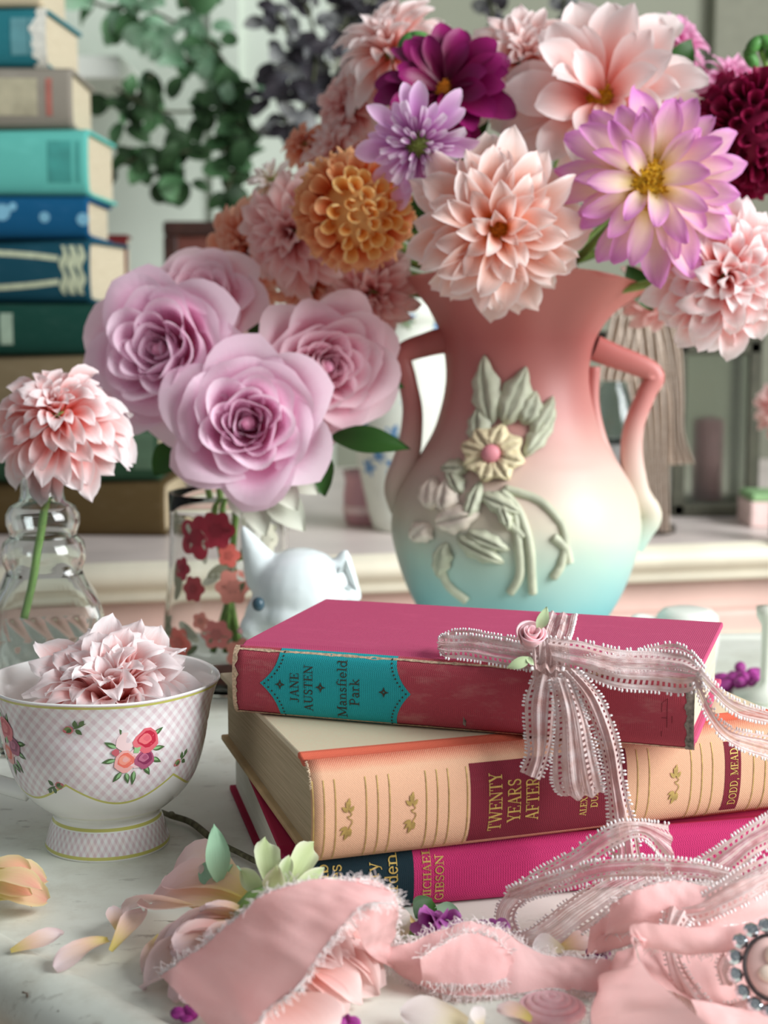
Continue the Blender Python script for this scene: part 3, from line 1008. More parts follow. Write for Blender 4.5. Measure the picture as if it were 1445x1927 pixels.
def teacup():
    o = empty('teacup', CUP_C, 'footed china teacup with pink gingham and rose sprays holding a dahlia head', 'teacup')
    t = NT('china_gingham')
    x, y, z = t.xyz('Object')
    ang = t.math('ARCTAN2', x, t.math('MULTIPLY', y, -1.0))
    # scalloped lower border
    wv = t.math('ABSOLUTE', t.math('SINE', t.math('MULTIPLY_ADD', ang, 2.75, 0.62)))
    border = t.math('MULTIPLY_ADD', wv, -0.0098, 0.0405)
    above = t.math('GREATER_THAN', z, border)
    line1 = t.math('LESS_THAN', t.math('ABSOLUTE', t.math('SUBTRACT', z, border)), 0.00055)
    foot = t.math('MULTIPLY', t.math('LESS_THAN', z, 0.0125), t.math('GREATER_THAN', z, 0.0022))
    zone = t.math('MAXIMUM', above, foot)
    # diagonal gingham
    sx = t.math('MULTIPLY', ang, 0.0445)
    k = 2 * math.pi / 0.0052
    d1 = t.math('SINE', t.math('MULTIPLY', t.math('ADD', sx, t.math('MULTIPLY', z, 0.85)), k))
    d2 = t.math('SINE', t.math('MULTIPLY', t.math('SUBTRACT', sx, t.math('MULTIPLY', z, 0.85)), k))
    s1 = t.math('MULTIPLY_ADD', d1, 1.6, 0.5, clamp=True)
    s2 = t.math('MULTIPLY_ADD', d2, 1.6, 0.5, clamp=True)
    g = t.math('MULTIPLY', t.math('ADD', s1, s2), 0.5)
    gcol = t.ramp(g, [(0.0, rgb(243, 243, 243)), (0.5, rgb(236, 226, 228)), (1.0, rgb(224, 204, 209))])
    white = rgb(243, 244, 240)
    col = t.mix(zone, white, gcol)
    gl = rgb(206, 204, 110)
    col = t.mix(line1, col, gl)
    for zc, hw in ((0.0770, 0.0006), (0.0138, 0.0007), (0.0018, 0.0007)):
        col = t.mix(t.math('LESS_THAN', t.math('ABSOLUTE', t.math('SUBTRACT', z, zc)), hw), col, gl)
    m = t.set(col, 0.1, 0.55, Coat_Weight=0.3)
    white_m = plain('china_white', white, 0.1, 0.0, spec=0.55)
    n = 96

    def rim(u):
        a = 2 * math.pi * u
        return 1 + 0.010 * math.cos(6 * a + 0.6)
    b = MB()
    tz = smooth_path([(r, zz, 0) for r, zz in CUP_PROF], 4)
    m_ = len(tz) - 1
    b.grid(n, m_, lambda u, v: (tz[round(v * m_)].x * (rim(u) if tz[round(v * m_)].y > 0.06 else 1) * math.cos(2 * math.pi * u),
                                tz[round(v * m_)].x * (rim(u) if tz[round(v * m_)].y > 0.06 else 1) * math.sin(2 * math.pi * u), tz[round(v * m_)].y), wrap_u=True)
    b.build('outer_wall', m, o)
    b = MB()
    ip = [(0.0528, 0.0782), (0.0527, 0.0789), (0.0521, 0.0788)] + [(r - 0.0020, zz) for r, zz in CUP_PROF[::-1] if zz > 0.024] + [(0.022, 0.0225), (0.0, 0.0205)]
    ip = [(max(0, r), zz) for r, zz in ip]
    m2 = len(ip) - 1
    b.grid(n, m2, lambda u, v: (ip[round(v * m2)][0] * (rim(u) if ip[round(v * m2)][1] > 0.06 else 1) * math.cos(2 * math.pi * u),
                                ip[round(v * m2)][0] * (rim(u) if ip[round(v * m2)][1] > 0.06 else 1) * math.sin(2 * math.pi * u), ip[round(v * m2)][1]), wrap_u=True)
    b.build('inner_wall', white_m, o)
    b = MB()
    b.lathe([(0.0283, 0.0), (0.0265, 0.0), (0.0235, 0.006), (0.0, 0.008)], 48)
    b.build('foot_ring', white_m, o)
    # handle to the left
    b = MB()
    hp = smooth_path([(-0.049, 0.004, 0.063), (-0.066, 0.006, 0.066), (-0.079, 0.007, 0.055), (-0.077, 0.006, 0.041), (-0.062, 0.003, 0.031), (-0.036, 0.0, 0.0235)], 8)
    b.tube(hp, [0.0042 + 0.0008 * math.sin(i) * 0 for i in range(len(hp))], 12)
    b.build('handle', white_m, o)
    # printed rose sprays
    dm = attr_mat('china_transfer', 0.12, 0.5)

    def spray(name, shapes, ac, zc, rot=0.0, sc=1.0):
        b = MB()
        cr, sr = math.cos(rot), math.sin(rot)
        for li, (poly, c) in enumerate(shapes):
            b.col = c
            pts = []
            for x_, y_ in poly:
                X, Y = (x_ * cr - y_ * sr) * sc, (x_ * sr + y_ * cr) * sc
                pts.append((X, Y))
            cx_ = sum(p[0] for p in pts) / len(pts)
            cy_ = sum(p[1] for p in pts) / len(pts)
            k_ = len(pts)
            off = 0.00012 + 0.000012 * li
            P = lambda q: cup_pt(ac + q[0] / 0.0455, zc + q[1], off)
            b.add([P((cx_, cy_))] + [P(((q[0] + cx_) / 2, (q[1] + cy_) / 2)) for q in pts] + [P(q) for q in pts],
                  [(0, 1 + i, 1 + (i + 1) % k_) for i in range(k_)] + [(1 + i, 1 + k_ + i, 1 + k_ + (i + 1) % k_, 1 + (i + 1) % k_) for i in range(k_)])
        b.build(name, dm, o, cols=True)
    rr = random.Random(5)

    def disc(x_, y_, r, c, sq=1.0, wob=0.12, n_=14):
        return ([(x_ + r * (1 + wob * math.sin(3 * a + x_ * 900)) * math.cos(a), y_ + r * sq * (1 + wob * math.cos(4 * a)) * math.sin(a)) for a in [2 * math.pi * i / n_ for i in range(n_)]], c)

    def leafp(x_, y_, ang, l, w, c):
        pts = [(t_ * l, w * math.sin(math.pi * t_ ** 0.8)) for t_ in [i / 6 for i in range(7)]] + [(t_ * l, -w * math.sin(math.pi * t_ ** 0.8)) for t_ in [i / 6 for i in range(5, 0, -1)]]
        ca, sa = math.cos(R(ang)), math.sin(R(ang))
        return ([(x_ + p * ca - q * sa, y_ + p * sa + q * ca) for p, q in pts], c)
    gr, gr2 = rgb(84, 112, 72), rgb(150, 196, 140)

    def bloom(x_, y_, r, c1, c2, c3):
        out = [disc(x_, y_, r, c1), disc(x_ + r * 0.05, y_ + r * 0.12, r * 0.74, c2, 0.9), disc(x_ - r * 0.1, y_ + r * 0.16, r * 0.5, c3, 0.85), disc(x_ + r * 0.02, y_ + r * 0.2, r * 0.27, c1, 0.9)]
        return out
    big = []
    for x_, y_, a, l in ((0.004, 0.0095, 75, 0.006), (0.007, 0.006, 35, 0.006), (0.0075, 0.0, 0, 0.006), (0.007, -0.004, -30, 0.006), (0.004, -0.007, -60, 0.006), (-0.0005, -0.009, -95, 0.007),
                         (-0.006, -0.009, -130, 0.006), (-0.0085, -0.003, 190, 0.006), (-0.008, 0.0025, 150, 0.006), (-0.004, 0.006, 120, 0.006), (0.0, 0.008, 100, 0.0055), (-0.004, -0.0095, -80, 0.0055)):
        big.append(leafp(x_, y_, a, l, 0.0012, gr))
        big.append(leafp(x_, y_, a + 4, l * 0.7, 0.0006, gr2))
    big += [disc(-0.0045, 0.005, 0.0042, rgb(242, 214, 214)), disc(0.0005, -0.003, 0.0045, rgb(240, 206, 208))]
    big += bloom(-0.0045, -0.0042, 0.0050, rgb(240, 178, 172), rgb(238, 120, 104), rgb(246, 160, 140))
    big += bloom(0.0040, -0.0040, 0.0045, rgb(176, 92, 124), rgb(140, 58, 94), rgb(196, 116, 146))
    big += bloom(0.0045, 0.0045, 0.0056, rgb(226, 110, 122), rgb(196, 48, 72), rgb(236, 126, 130))
    big += [leafp(-0.001, -0.0005, 40, 0.004, 0.0011, gr2), leafp(0.001, -0.0008, 120, 0.0035, 0.001, gr2), disc(-0.0085, 0.0005, 0.0016, rgb(200, 100, 110))]
    spray('rose_spray', big, 0.46, 0.0555)
    spray('rose_spray', big, -0.93, 0.056, R(35), 0.98)
    bud = [leafp(0, 0, 10, 0.006, 0.0005, gr), leafp(0.001, 0.0004, 70, 0.0034, 0.001, gr), leafp(0.001, -0.0004, -60, 0.0034, 0.001, gr), leafp(0.003, 0.0006, 40, 0.0032, 0.001, gr),
           disc(-0.0018, 0.0, 0.0021, rgb(208, 120, 124), 0.8), leafp(-0.0004, 0.0, 165, 0.0032, 0.0011, rgb(128, 150, 96)), leafp(-0.0004, 0.0, 200, 0.0028, 0.0008, gr)]
    spray('rosebud_print', bud, -0.10, 0.0672, R(15), 1.05)
    spray('rosebud_print', bud, -0.34, 0.0395, R(195), 1.05)
    spray('rosebud_print', bud, 0.98, 0.0465, R(25), 1.0)
    spray('rosebud_print', bud, -1.35, 0.0465, R(120), 1.0)
    spray('rosebud_print', bud, 1.38, 0.064, R(100), 1.0)


teacup()
# ------------------------------------------------------------------ big pottery vase
VASE_Y = 1.03
VC = at(970, 988, VASE_Y)
VASE_C = Vector((VC.x, VASE_Y, 0.0))


def zpx(y):
    return at(970, y, VASE_Y).z


VPROF = [(0.0, 0.0), (0.040, 0.0), (0.044, 0.003), (0.0455, 0.010), (0.0500, 0.018), (0.0570, 0.030)]
for y_, hw in ((1158, 0.0622), (1128, 0.0690), (1089, 0.0755), (1036, 0.0815), (988, 0.0842), (930, 0.0805), (877, 0.0700), (850, 0.0635), (798, 0.0540), (718, 0.0478), (639, 0.0498), (586, 0.0560), (545, 0.0640), (515, 0.0700)):
    VPROF.append((hw, zpx(y_)))
VTOP = VPROF[-1][1]
VZR = sorted([(z, r) for r, z in VPROF[2:]])


def vase_r(z):
    return table_interp(VZR, z)


def vase_pt(a, z, off=0.0):
    r = vase_r(z) + off
    return Vector((r * math.sin(a), -r * math.cos(a), z))


def vase_surf(px, py, off=0.0):
    """point on the vase body seen at a pixel (front side), in vase space"""
    d = ray(px, py)
    lo, hi = 0.9, 1.05
    o = Vector((0, 0, CAM_H)) - VASE_C
    best = None
    s = 0.90
    while s < 1.06:
        p = o + d * s
        if 0 < p.z < VTOP and math.hypot(p.x, p.y) <= vase_r(p.z):
            best = p
            break
        s += 0.0008
    if best is None:
        p = o + d * 1.03
        best = p
    n = Vector((best.x, best.y, 0))
    n = n.normalized() if n.length > 1e-6 else Vector((0, -1, 0))
    return best + n * off


def big_vase():
    o = empty('ewer_vase', VASE_C, 'matte pottery vase shading from rose to cream to turquoise with two angular handles', 'vase')
    t = NT('matte_pottery_glaze')
    x, y, z = t.xyz('Object')
    n = t.noise(18, 4, t.coord('Object'))
    zz = t.math('DIVIDE', t.math('MULTIPLY_ADD', n, 0.018, z), VTOP + 0.018)
    col = t.ramp(zz, [(0.0, rgb(92, 156, 164)), (0.20, rgb(118, 182, 186)), (0.33, rgb(176, 202, 188)), (0.42, rgb(206, 198, 178)), (0.53, rgb(208, 180, 168)), (0.66, rgb(198, 134, 128)),
                      (0.82, rgb(184, 104, 98)), (1.0, rgb(202, 124, 114))])
    t.bump(n, 0.1, 0.0008)
    m = t.set(col, 0.42, 0.42)
    prof = smooth_path([(r, z_, 0) for r, z_ in VPROF[1:]], 4)
    k = len(prof) - 1

    def body(u, v, ins=0.0):
        p = prof[round(v * k)]
        a = 2 * math.pi * u
        r = p.x - ins
        h = p.y
        tt = max(0.0, (h - zpx(700)) / (VTOP - zpx(700)))
        c = math.cos(a)
        # shallow panels on the neck, and lips drawn out to both sides
        r *= 1 + 0.03 * tt * math.cos(8 * a) * (1 if tt < 1 else 0)
        lip = max(0.0, c) ** 5 + 0.2 * max(0.0, -c) ** 5
        r *= 1 + 0.26 * lip * tt ** 2
        h -= 0.010 * lip * tt ** 3 - 0.008 * (1 - lip) * tt ** 3 * math.sin(a) ** 2 * 0.3
        return (r * math.cos(a), r * math.sin(a), h)
    b = MB()
    b.grid(96, k, lambda u, v: body(u, v), wrap_u=True)
    b.build('body', m, o)
    b = MB()
    b.grid(96, k, lambda u, v: body(u, 1 - v, 0.0045 if v > 0.0 else 0.0), wrap_u=True)
    b.build('inner_wall', plain('vase_inside', rgb(190, 128, 120), 0.5), o)
    b = MB()
    b.lathe([(0.0, 0.001), (0.040, 0.0), (0.041, 0.001)], 48)
    b.build('foot', m, o)
    # handles, flat strap section
    for nm, pts in (('handle', [(1118, 655), (1150, 668), (1228, 702), (1216, 740), (1193, 800), (1188, 862), (1200, 930), (1222, 968), (1208, 1000), (1192, 1030)]),
                    ('handle', [(838, 640), (805, 648), (758, 668), (766, 715), (776, 770), (772, 830), (762, 870), (748, 905), (744, 930), (752, 960)])):
        P = smooth_path([at(px, py, VASE_Y) - VASE_C for px, py in pts], 6)
        b = MB()
        K = len(P) - 1

        def strap(u, v):
            i = round(v * K)
            p = P[i]
            d = (P[min(i + 1, K)] - P[max(i - 1, 0)]).normalized()
            nn = Vector((d.z, 0, -d.x))
            a = 2 * math.pi * u
            wv = 0.0075 + 0.0012 * math.cos(v * 9)
            hh = 0.0085
            ca, sa = math.cos(a), math.sin(a)
            ca = math.copysign(abs(ca) ** 0.7, ca)
            sa = math.copysign(abs(sa) ** 0.7, sa)
            return p + nn * ca * wv + Vector((0, 1, 0)) * sa * hh
        b.grid(12, K, strap, wrap_u=True)
        b.build(nm, m, o)
    # lower strap ridge inside the right handle
    b = MB()
    b.tube(smooth_path([at(px, py, VASE_Y - 0.004) - VASE_C for px, py in ((1118, 690), (1116, 760), (1132, 830), (1160, 890), (1186, 936), (1196, 975))], 6), 0.0042, 8)
    b.build('handle_ridge', m, o)
    # raised flowers, leaves and stems
    cream_m = plain('relief_yellow', rgb(222, 210, 172), 0.5, 0.08, 90)
    white_m = plain('relief_white', rgb(228, 216, 200), 0.5, 0.1, 90)
    green_m = plain('relief_green', rgb(188, 192, 168), 0.5, 0.10, 60)

    def rel_leaf(px0, py0, px1, py1, wpx, m_, name='relief_leaf', h=0.0075, veins=True):
        wpx *= 1.15
        b = MB()
        dx, dy = px1 - px0, py1 - py0
        l = math.hypot(dx, dy)
        nx, ny = -dy / l, dx / l

        def fn(u, v):
            w = wpx * math.sin(math.pi * min(1, v * 0.96 + 0.02) ** 0.85) * (1 + 0.12 * math.sin(v * 22))
            s = (u - 0.5) * 2
            q = vase_surf(px0 + dx * v + nx * w * s, py0 + dy * v + ny * w * s)
            e = (1 - s * s)
            groove = 1 - 0.45 * math.exp(-(s / 0.15) ** 2)
            return q + Vector((q.x, q.y, 0)).normalized() * (h * (0.25 + 0.75 * e) * groove * (1 - (2 * v - 1) ** 4) + 0.0004)
        b.grid(10, 14, fn)
        b.build(name, m_, o)
    for a in ((925, 800, 912, 668, 24), (950, 800, 990, 690, 26), (985, 800, 1008, 735, 22), (1000, 830, 1040, 745, 18), (985, 860, 1045, 770, 16), (905, 845, 905, 760, 20),
              (885, 880, 832, 880, 16), (870, 930, 850, 870, 14), (905, 930, 985, 965, 18), (860, 1010, 950, 1060, 18), (880, 1000, 960, 1035, 15), (840, 1020, 830, 1090, 16), (905, 905, 880, 985, 14), (940, 935, 960, 1000, 13)):
        rel_leaf(*a, green_m)
    for a in ((812, 960, 820, 895, 20), (838, 965, 850, 895, 20), (820, 985, 905, 965, 24), (812, 985, 782, 1020, 20)):
        rel_leaf(*a, white_m, 'relief_petal', 0.008)
    fc = (930, 852)
    for i in range(8):
        a = 2 * math.pi * i / 8 + 0.3
        rel_leaf(fc[0] + 8 * math.cos(a), fc[1] + 8 * math.sin(a), fc[0] + 60 * math.cos(a), fc[1] + 58 * math.sin(a), 22, cream_m, 'relief_petal', 0.011)
    b = MB()
    q = vase_surf(*fc, 0.009)
    b.blob(q, 0.0062, 0.004, 0.0062, 12, 8)
    b.build('relief_flower_centre', plain('relief_pink', rgb(206, 132, 140), 0.5), o)
    for pts in (((945, 925), (975, 960), (995, 1020), (1000, 1080), (1002, 1115)), ((950, 920), (1010, 940), (1048, 975), (1062, 1010), (1055, 1060), (1040, 1085)),
                ((968, 960), (975, 1020), (978, 1080), (960, 1115)), ((830, 1060), (845, 1100), (880, 1130)), ((1040, 1010), (1062, 1030), (1070, 1060)), ((930, 930), (960, 985), (985, 1010))):
        b = MB()
        b.tube([vase_surf(p.x, p.y, 0.001) for p in smooth_path([(x_, y_, 0) for x_, y_ in pts], 6)], 0.0030, 8)
        b.build('relief_stem', green_m, o)


big_vase()


# ------------------------------------------------------------------ flowers
POINTED = [(0, .26), (.2, .5), (.45, .92), (.62, 1), (.78, .82), (.9, .45), (1, .04)]
ROUND = [(0, .34), (.25, .66), (.55, 1), (.78, .98), (.92, .72), (1, .28)]
CUPP = [(0, .4), (.35, .75), (.75, 1), (.92, .92), (1, .62)]
OVAL = [(0, .28), (.25, .62), (.55, .98), (.72, 1), (.88, .72), (1, .16)]


def petal_mesh(name, L, Wd, prof, alpha, beta, rnd, nu=8, nv=11, ripple=0.02, twist=0.0):
    """alpha: roll (rad at edges) table along v; beta: bend angle (rad) table along v"""
    vs_, uvs = [], []
    x = z = 0.0
    ph = rnd.uniform(0, 6.28)
    for j in range(nv + 1):
        v = j / nv
        be = table_interp(beta, v)
        if j:
            x += L / nv * math.cos(be)
            z += L / nv * math.sin(be)
        w = Wd / 2 * table_interp(prof, v)
        al = max(0.05, table_interp(alpha, v))
        tw = twist * v
        for i in range(nu + 1):
            s = 2 * i / nu - 1
            a = al * s
            yy = w / al * math.sin(a)
            nn = w / al * (1 - math.cos(a))
            nn += ripple * L * v * math.sin(5 * v + ph + 2.5 * s) * abs(s)
            yy, nn = yy * math.cos(tw) - nn * math.sin(tw), yy * math.sin(tw) + nn * math.cos(tw)
            vs_.append((x - math.sin(be) * nn, yy, z + math.cos(be) * nn))
            uvs.append((i / nu, v))
    n = nu + 1
    fs = [(j * n + i, j * n + i + 1, (j + 1) * n + i + 1, (j + 1) * n + i) for j in range(nv) for i in range(nu)]
    return mk_mesh(name, vs_, fs, uvs)


def petal_set(key, mat, kinds, seed):
    """three kinds (inner, middle, outer) with two variants each, unit length"""
    rnd = random.Random(seed)
    out = []
    for kd in kinds:
        row = []
        for q in range(4):
            al = [(p, a * rnd.uniform(0.85, 1.15)) for p, a in kd['alpha']]
            be = [(p, a + rnd.uniform(-0.12, 0.12) * p) for p, a in kd['beta']]
            me = petal_mesh('petal_' + key, 1.0, kd['w'] * rnd.uniform(0.92, 1.08), kd['prof'], al, be, rnd, ripple=kd.get('ripple', 0.02), twist=rnd.uniform(-1, 1) * kd.get('twist', 0.4))
            me.materials.append(mat)
            row.append(me)
        out.append(row)
    return out


def flower_matrix(parent_space=True):
    pass


stem_m = plain('stem_green', rgb(122, 158, 78), 0.5, 0.12, 120)
leaf_dark = petal_mat('leaf_green', rgb(34, 66, 24), rgb(44, 82, 32), rgb(52, 92, 40), streak=0.3, transl=0.2, rough=0.4)
leaf_pale = petal_mat('leaf_pale_green', rgb(160, 192, 160), rgb(150, 186, 156), rgb(132, 170, 140), streak=0.3, transl=0.25, rough=0.6)


def leaf_mesh(name, L=1.0, Wd=0.5, mat=None, seed=1, curl=0.5, nv=10, nu=6, prof=None):
    rnd = random.Random(seed)
    me = petal_mesh(name, L, Wd, prof or [(0, .05), (.12, .5), (.35, .98), (.55, 1), (.78, .62), (.92, .25), (1, .02)], [(0, .4), (1, .5)], [(0, 0.25), (0.5, 0.0), (1, -curl)], rnd, nu=nu, nv=nv, ripple=0.04)
    if mat:
        me.materials.append(mat)
    return me


def dahlia(label, center, face, Rm, ps, n, th0, th1, kth, len0, klen, rb, group, rnd_seed, name='dahlia', hole=0.0, dome=0.25, jit=0.06, kinds=(0.25, 0.62), stem=None, center_m=None, center_r=0.0,
           center_h=0.5, spin=0.0, cat='flower', stem_r=0.0028, leaves=0, partial=None, sphere=0.0, lenk=1.0):
    """ps: petal set; theta measured from the flower axis"""
    rnd = random.Random(rnd_seed)
    rot = frame_to(face, spin=spin)
    o = empty(name, center, label, cat, group, rot=rot)
    inv = o.matrix_world.inverted()
    ga = math.pi * (3 - math.sqrt(5))
    n0 = int(n * hole)
    for i in range(n0, n + n0):
        t = (i - n0) / max(1, n - 1)
        phi = i * ga + rnd.uniform(-0.12, 0.12)
        if partial and not partial(phi, t):
            continue
        th = lerp(th0, th1, t ** kth) + rnd.uniform(-jit, jit) * 1.7
        L = lenk * Rm * lerp(len0, 1.0, t ** klen) * rnd.uniform(0.84, 1.10)
        r0 = rb * Rm * math.sqrt((i + 1) / (n + n0))
        zc = dome * Rm * (1 - ((i + 1) / (n + n0)))
        if sphere:
            r0, zc = sphere * Rm * math.sin(th), sphere * Rm * math.cos(th)
        kind = 0 if t < kinds[0] else 1 if t < kinds[1] else 2
        me = ps[kind][rnd.randrange(len(ps[kind]))]
        a = math.pi / 2 - th
        m = Matrix.Rotation(phi, 4, 'Z') @ Matrix.Translation((r0, 0, zc)) @ Matrix.Rotation(-a, 4, 'Y') @ Matrix.Rotation(rnd.uniform(-0.42, 0.42) * (0.3 if sphere else 1), 4, 'X') @ Matrix.Diagonal((L, L * rnd.uniform(0.88, 1.12), L, 1))
        p = bpy.data.objects.new('petal', me)
        COL.objects.link(p)
        p.parent = o
        p.matrix_local = m
    # receptacle
    b = MB()
    if sphere:
        b.blob((0, 0, 0), sphere * Rm, sphere * Rm, sphere * Rm, 16, 10)
    else:
        b.blob((0, 0, 0), rb * Rm * 1.05, rb * Rm * 1.05, dome * Rm * 0.9 + 0.001, 14, 8)
    b.build('receptacle', ps[0][0].materials[0] if sphere else stem_m, o)
    if center_m is not None:
        b = MB()
        cr = center_r * Rm
        cnt = int(150)
        for i in range(cnt):
            q = math.sqrt((i + 0.5) / cnt)
            a = i * ga
            h = dome * Rm + center_h * cr * (1 - q * q) + rnd.uniform(-0.03, 0.06) * cr
            base = Vector((cr * q * math.cos(a), cr * q * math.sin(a), h - 0.35 * cr))
            out = Vector((0.35 * q * math.cos(a) + rnd.uniform(-.2, .2), 0.35 * q * math.sin(a) + rnd.uniform(-.2, .2), 1)).normalized()
            hh = cr * 0.5 * rnd.uniform(0.8, 1.3)
            b.tube([base, base + out * hh * 0.7, base + out * hh], [cr * 0.045, cr * 0.05, cr * 0.03], 5)
        d = b.build('disc_florets', center_m, o)
        d['kind'] = 'stuff'
        b = MB()
        b.blob((0, 0, dome * Rm * 0.6), cr, cr, cr * center_h + dome * Rm * 0.35, 16, 8)
        b.build('disc', center_m, o)
    if stem:
        pts = smooth_path([Vector(center)] + [Vector(s) for s in stem], 6)
        b = MB()
        b.tube([inv @ p for p in pts], stem_r, 8)
        b.build('stem', stem_m, o)
    return o


# petal shapes -----------------------------------------------------------
def kinds_decor(w=0.42, tipcurl=0.9, roll=1.0):
    return [dict(w=w * 1.05, prof=POINTED, alpha=[(0, 1.5 * roll), (0.4, 1.3 * roll), (0.75, 0.8 * roll), (1, 0.3)], beta=[(0, -0.15), (0.4, 0.3), (0.7, 0.05), (1, -1.0 * tipcurl)], ripple=0.05),
            dict(w=w, prof=POINTED, alpha=[(0, 1.3 * roll), (0.4, 1.0 * roll), (0.75, 0.75 * roll), (1, 0.3)], beta=[(0, 0.0), (0.4, 0.2), (0.7, -0.05), (1, -1.2 * tipcurl)], ripple=0.05),
            dict(w=w * 0.95, prof=POINTED, alpha=[(0, 1.1 * roll), (0.4, 0.75 * roll), (0.75, 0.6 * roll), (1, 0.2)], beta=[(0, 0.1), (0.4, 0.1), (0.7, -0.1), (1, -0.8 * tipcurl)], ripple=0.045)]


def kinds_ball(w=0.5):
    return [dict(w=w * 0.95, prof=CUPP, alpha=[(0, 2.3), (0.5, 2.2), (1, 1.9)], beta=[(0, 0.2), (0.6, 0.1), (1, -0.1)], ripple=0.0),
            dict(w=w * 1.0, prof=CUPP, alpha=[(0, 2.1), (0.5, 2.1), (0.85, 1.8), (1, 1.6)], beta=[(0, 0.1), (0.6, 0.05), (1, -0.2)], ripple=0.0),
            dict(w=w * 1.0, prof=CUPP, alpha=[(0, 1.9), (0.5, 1.9), (0.85, 1.6), (1, 1.3)], beta=[(0, 0.1), (0.6, 0.05), (1, -0.3)], ripple=0.0)]


def kinds_open(w=0.42, rip=0.03):
    return [dict(w=w * 0.95, prof=OVAL, alpha=[(0, 1.0), (0.4, 0.6), (0.8, 0.5), (1, 0.4)], beta=[(0, 0.35), (0.4, 0.15), (0.8, -0.1), (1, -0.3)], ripple=rip),
            dict(w=w, prof=OVAL, alpha=[(0, 1.0), (0.4, 0.55), (0.8, 0.45), (1, 0.3)], beta=[(0, 0.3), (0.4, 0.1), (0.8, -0.1), (1, -0.35)], ripple=rip),
            dict(w=w * 1.02, prof=OVAL, alpha=[(0, 0.8), (0.4, 0.5), (0.8, 0.4), (1, 0.3)], beta=[(0, 0.2), (0.4, 0.05), (0.8, -0.15), (1, -0.4)], ripple=rip)]


pm_pink = petal_mat('dahlia_pink_white', rgb(238, 112, 92), rgb(246, 178, 172), rgb(255, 244, 244), rgb(255, 250, 250), 0.2, (0.25, 0.55, 0.86))
pm_peach = petal_mat('dahlia_peach_pink', rgb(244, 146, 62), rgb(248, 186, 162), rgb(253, 230, 222), rgb(255, 248, 246), 0.25, (0.18, 0.52, 0.86))
pm_pale = petal_mat('dahlia_pale_pink', rgb(240, 150, 132), rgb(248, 204, 196), rgb(254, 240, 238), rgb(255, 248, 246), 0.2, (0.15, 0.52, 0.9))
pm_orange = petal_mat('dahlia_orange', rgb(214, 96, 44), rgb(236, 140, 84), rgb(248, 196, 146), rgb(250, 208, 160), 0.15, (0.05, 0.5, 0.98))
pm_yellowor = petal_mat('dahlia_yellow_orange', rgb(226, 132, 50), rgb(242, 176, 92), rgb(250, 218, 150), rgb(250, 222, 160), 0.15, (0.05, 0.5, 0.98))
pm_coral = petal_mat('dahlia_coral', rgb(214, 96, 60), rgb(236, 146, 112), rgb(248, 196, 170), rgb(250, 206, 184), 0.2)
pm_dusky = petal_mat('dahlia_dusky_pink', rgb(218, 108, 108), rgb(238, 166, 162), rgb(252, 222, 216), rgb(253, 230, 226), 0.2)
pm_burg = petal_mat('dahlia_burgundy', rgb(70, 4, 26), rgb(122, 8, 50), rgb(158, 24, 78), rgb(166, 34, 88), 0.15, (0.1, 0.6, 1.0), transl=0.15)
pm_plum = petal_mat('dahlia_plum', rgb(84, 2, 40), rgb(110, 6, 62), rgb(142, 26, 100), None, 0.25, transl=0.15, rough=0.35)
pm_lilac = petal_mat('dahlia_lilac', rgb(206, 118, 194), rgb(226, 160, 222), rgb(244, 204, 242), rgb(248, 220, 248), 0.3)
pm_lilacin = petal_mat('dahlia_lilac_inner', rgb(192, 106, 178), rgb(214, 150, 206), rgb(250, 236, 248), rgb(246, 226, 244), 0.2, (0.1, 0.55, 0.85))
pm_bicol = petal_mat('dahlia_bicolour', rgb(222, 196, 84), rgb(253, 232, 206), rgb(226, 146, 214), rgb(228, 150, 218), 0.3, (0.14, 0.46, 0.99))
pm_lpink = petal_mat('dahlia_lilac_pink', rgb(214, 120, 168), rgb(228, 150, 192), rgb(240, 190, 218), None, 0.2)
pm_cream = petal_mat('dahlia_cream', rgb(226, 206, 150), rgb(244, 232, 222), rgb(250, 244, 240), None, 0.2)
pm_wilt = petal_mat('petal_wilted', rgb(224, 206, 122), rgb(240, 204, 180), rgb(244, 224, 226), rgb(240, 214, 214), 0.35, (0.05, 0.45, 0.95))
yellow_c = plain('disc_yellow', rgb(226, 162, 24), 0.6, 0.3, 900)
orange_c = plain('disc_orange', rgb(226, 130, 24), 0.6, 0.3, 900)
green_c = plain('disc_green', rgb(116, 124, 54), 0.6, 0.3, 900)

PS = {
    'pink': petal_set('pink', pm_pink, kinds_decor(0.46, 1.1, 1.1), 1),
    'peach': petal_set('peach', pm_peach, kinds_decor(0.46, 0.8, 0.9), 2),
    'pale': petal_set('pale', pm_pale, kinds_decor(0.40, 0.8, 1.0), 3),
    'orange': petal_set('orange', pm_orange, kinds_ball(1.75), 4),
    'coral': petal_set('coral', pm_coral, kinds_decor(0.42, 0.9, 1.0), 5),
    'dusky': petal_set('dusky', pm_dusky, kinds_decor(0.42, 0.9, 1.0), 6),
    'burg': petal_set('burg', pm_burg, kinds_ball(1.6), 7),
    'plum': petal_set('plum', pm_plum, kinds_open(0.46, 0.01), 8),
    'lilac': petal_set('lilac', pm_lilac, kinds_open(0.40, 0.01), 9),
    'bicol': petal_set('bicol', pm_bicol, kinds_open(0.36, 0.045), 10),
    'lpink': petal_set('lpink', pm_lpink, kinds_decor(0.46, 0.7, 0.8), 11),
    'cream': petal_set('cream', pm_cream, kinds_decor(0.36, 0.3, 1.0), 12),
    'opale': petal_set('opale', pm_pale, kinds_open(0.50, 0.04), 13),
}
_in = petal_set('yellowor', pm_yellowor, kinds_ball(1.9), 14)
PS['orange'][0] = _in[0]
_li = petal_set('lilacin', pm_lilacin, kinds_ball(0.5), 15)
PS['lilacin'] = [_li[0], PS['lilac'][1], PS['lilac'][2]]
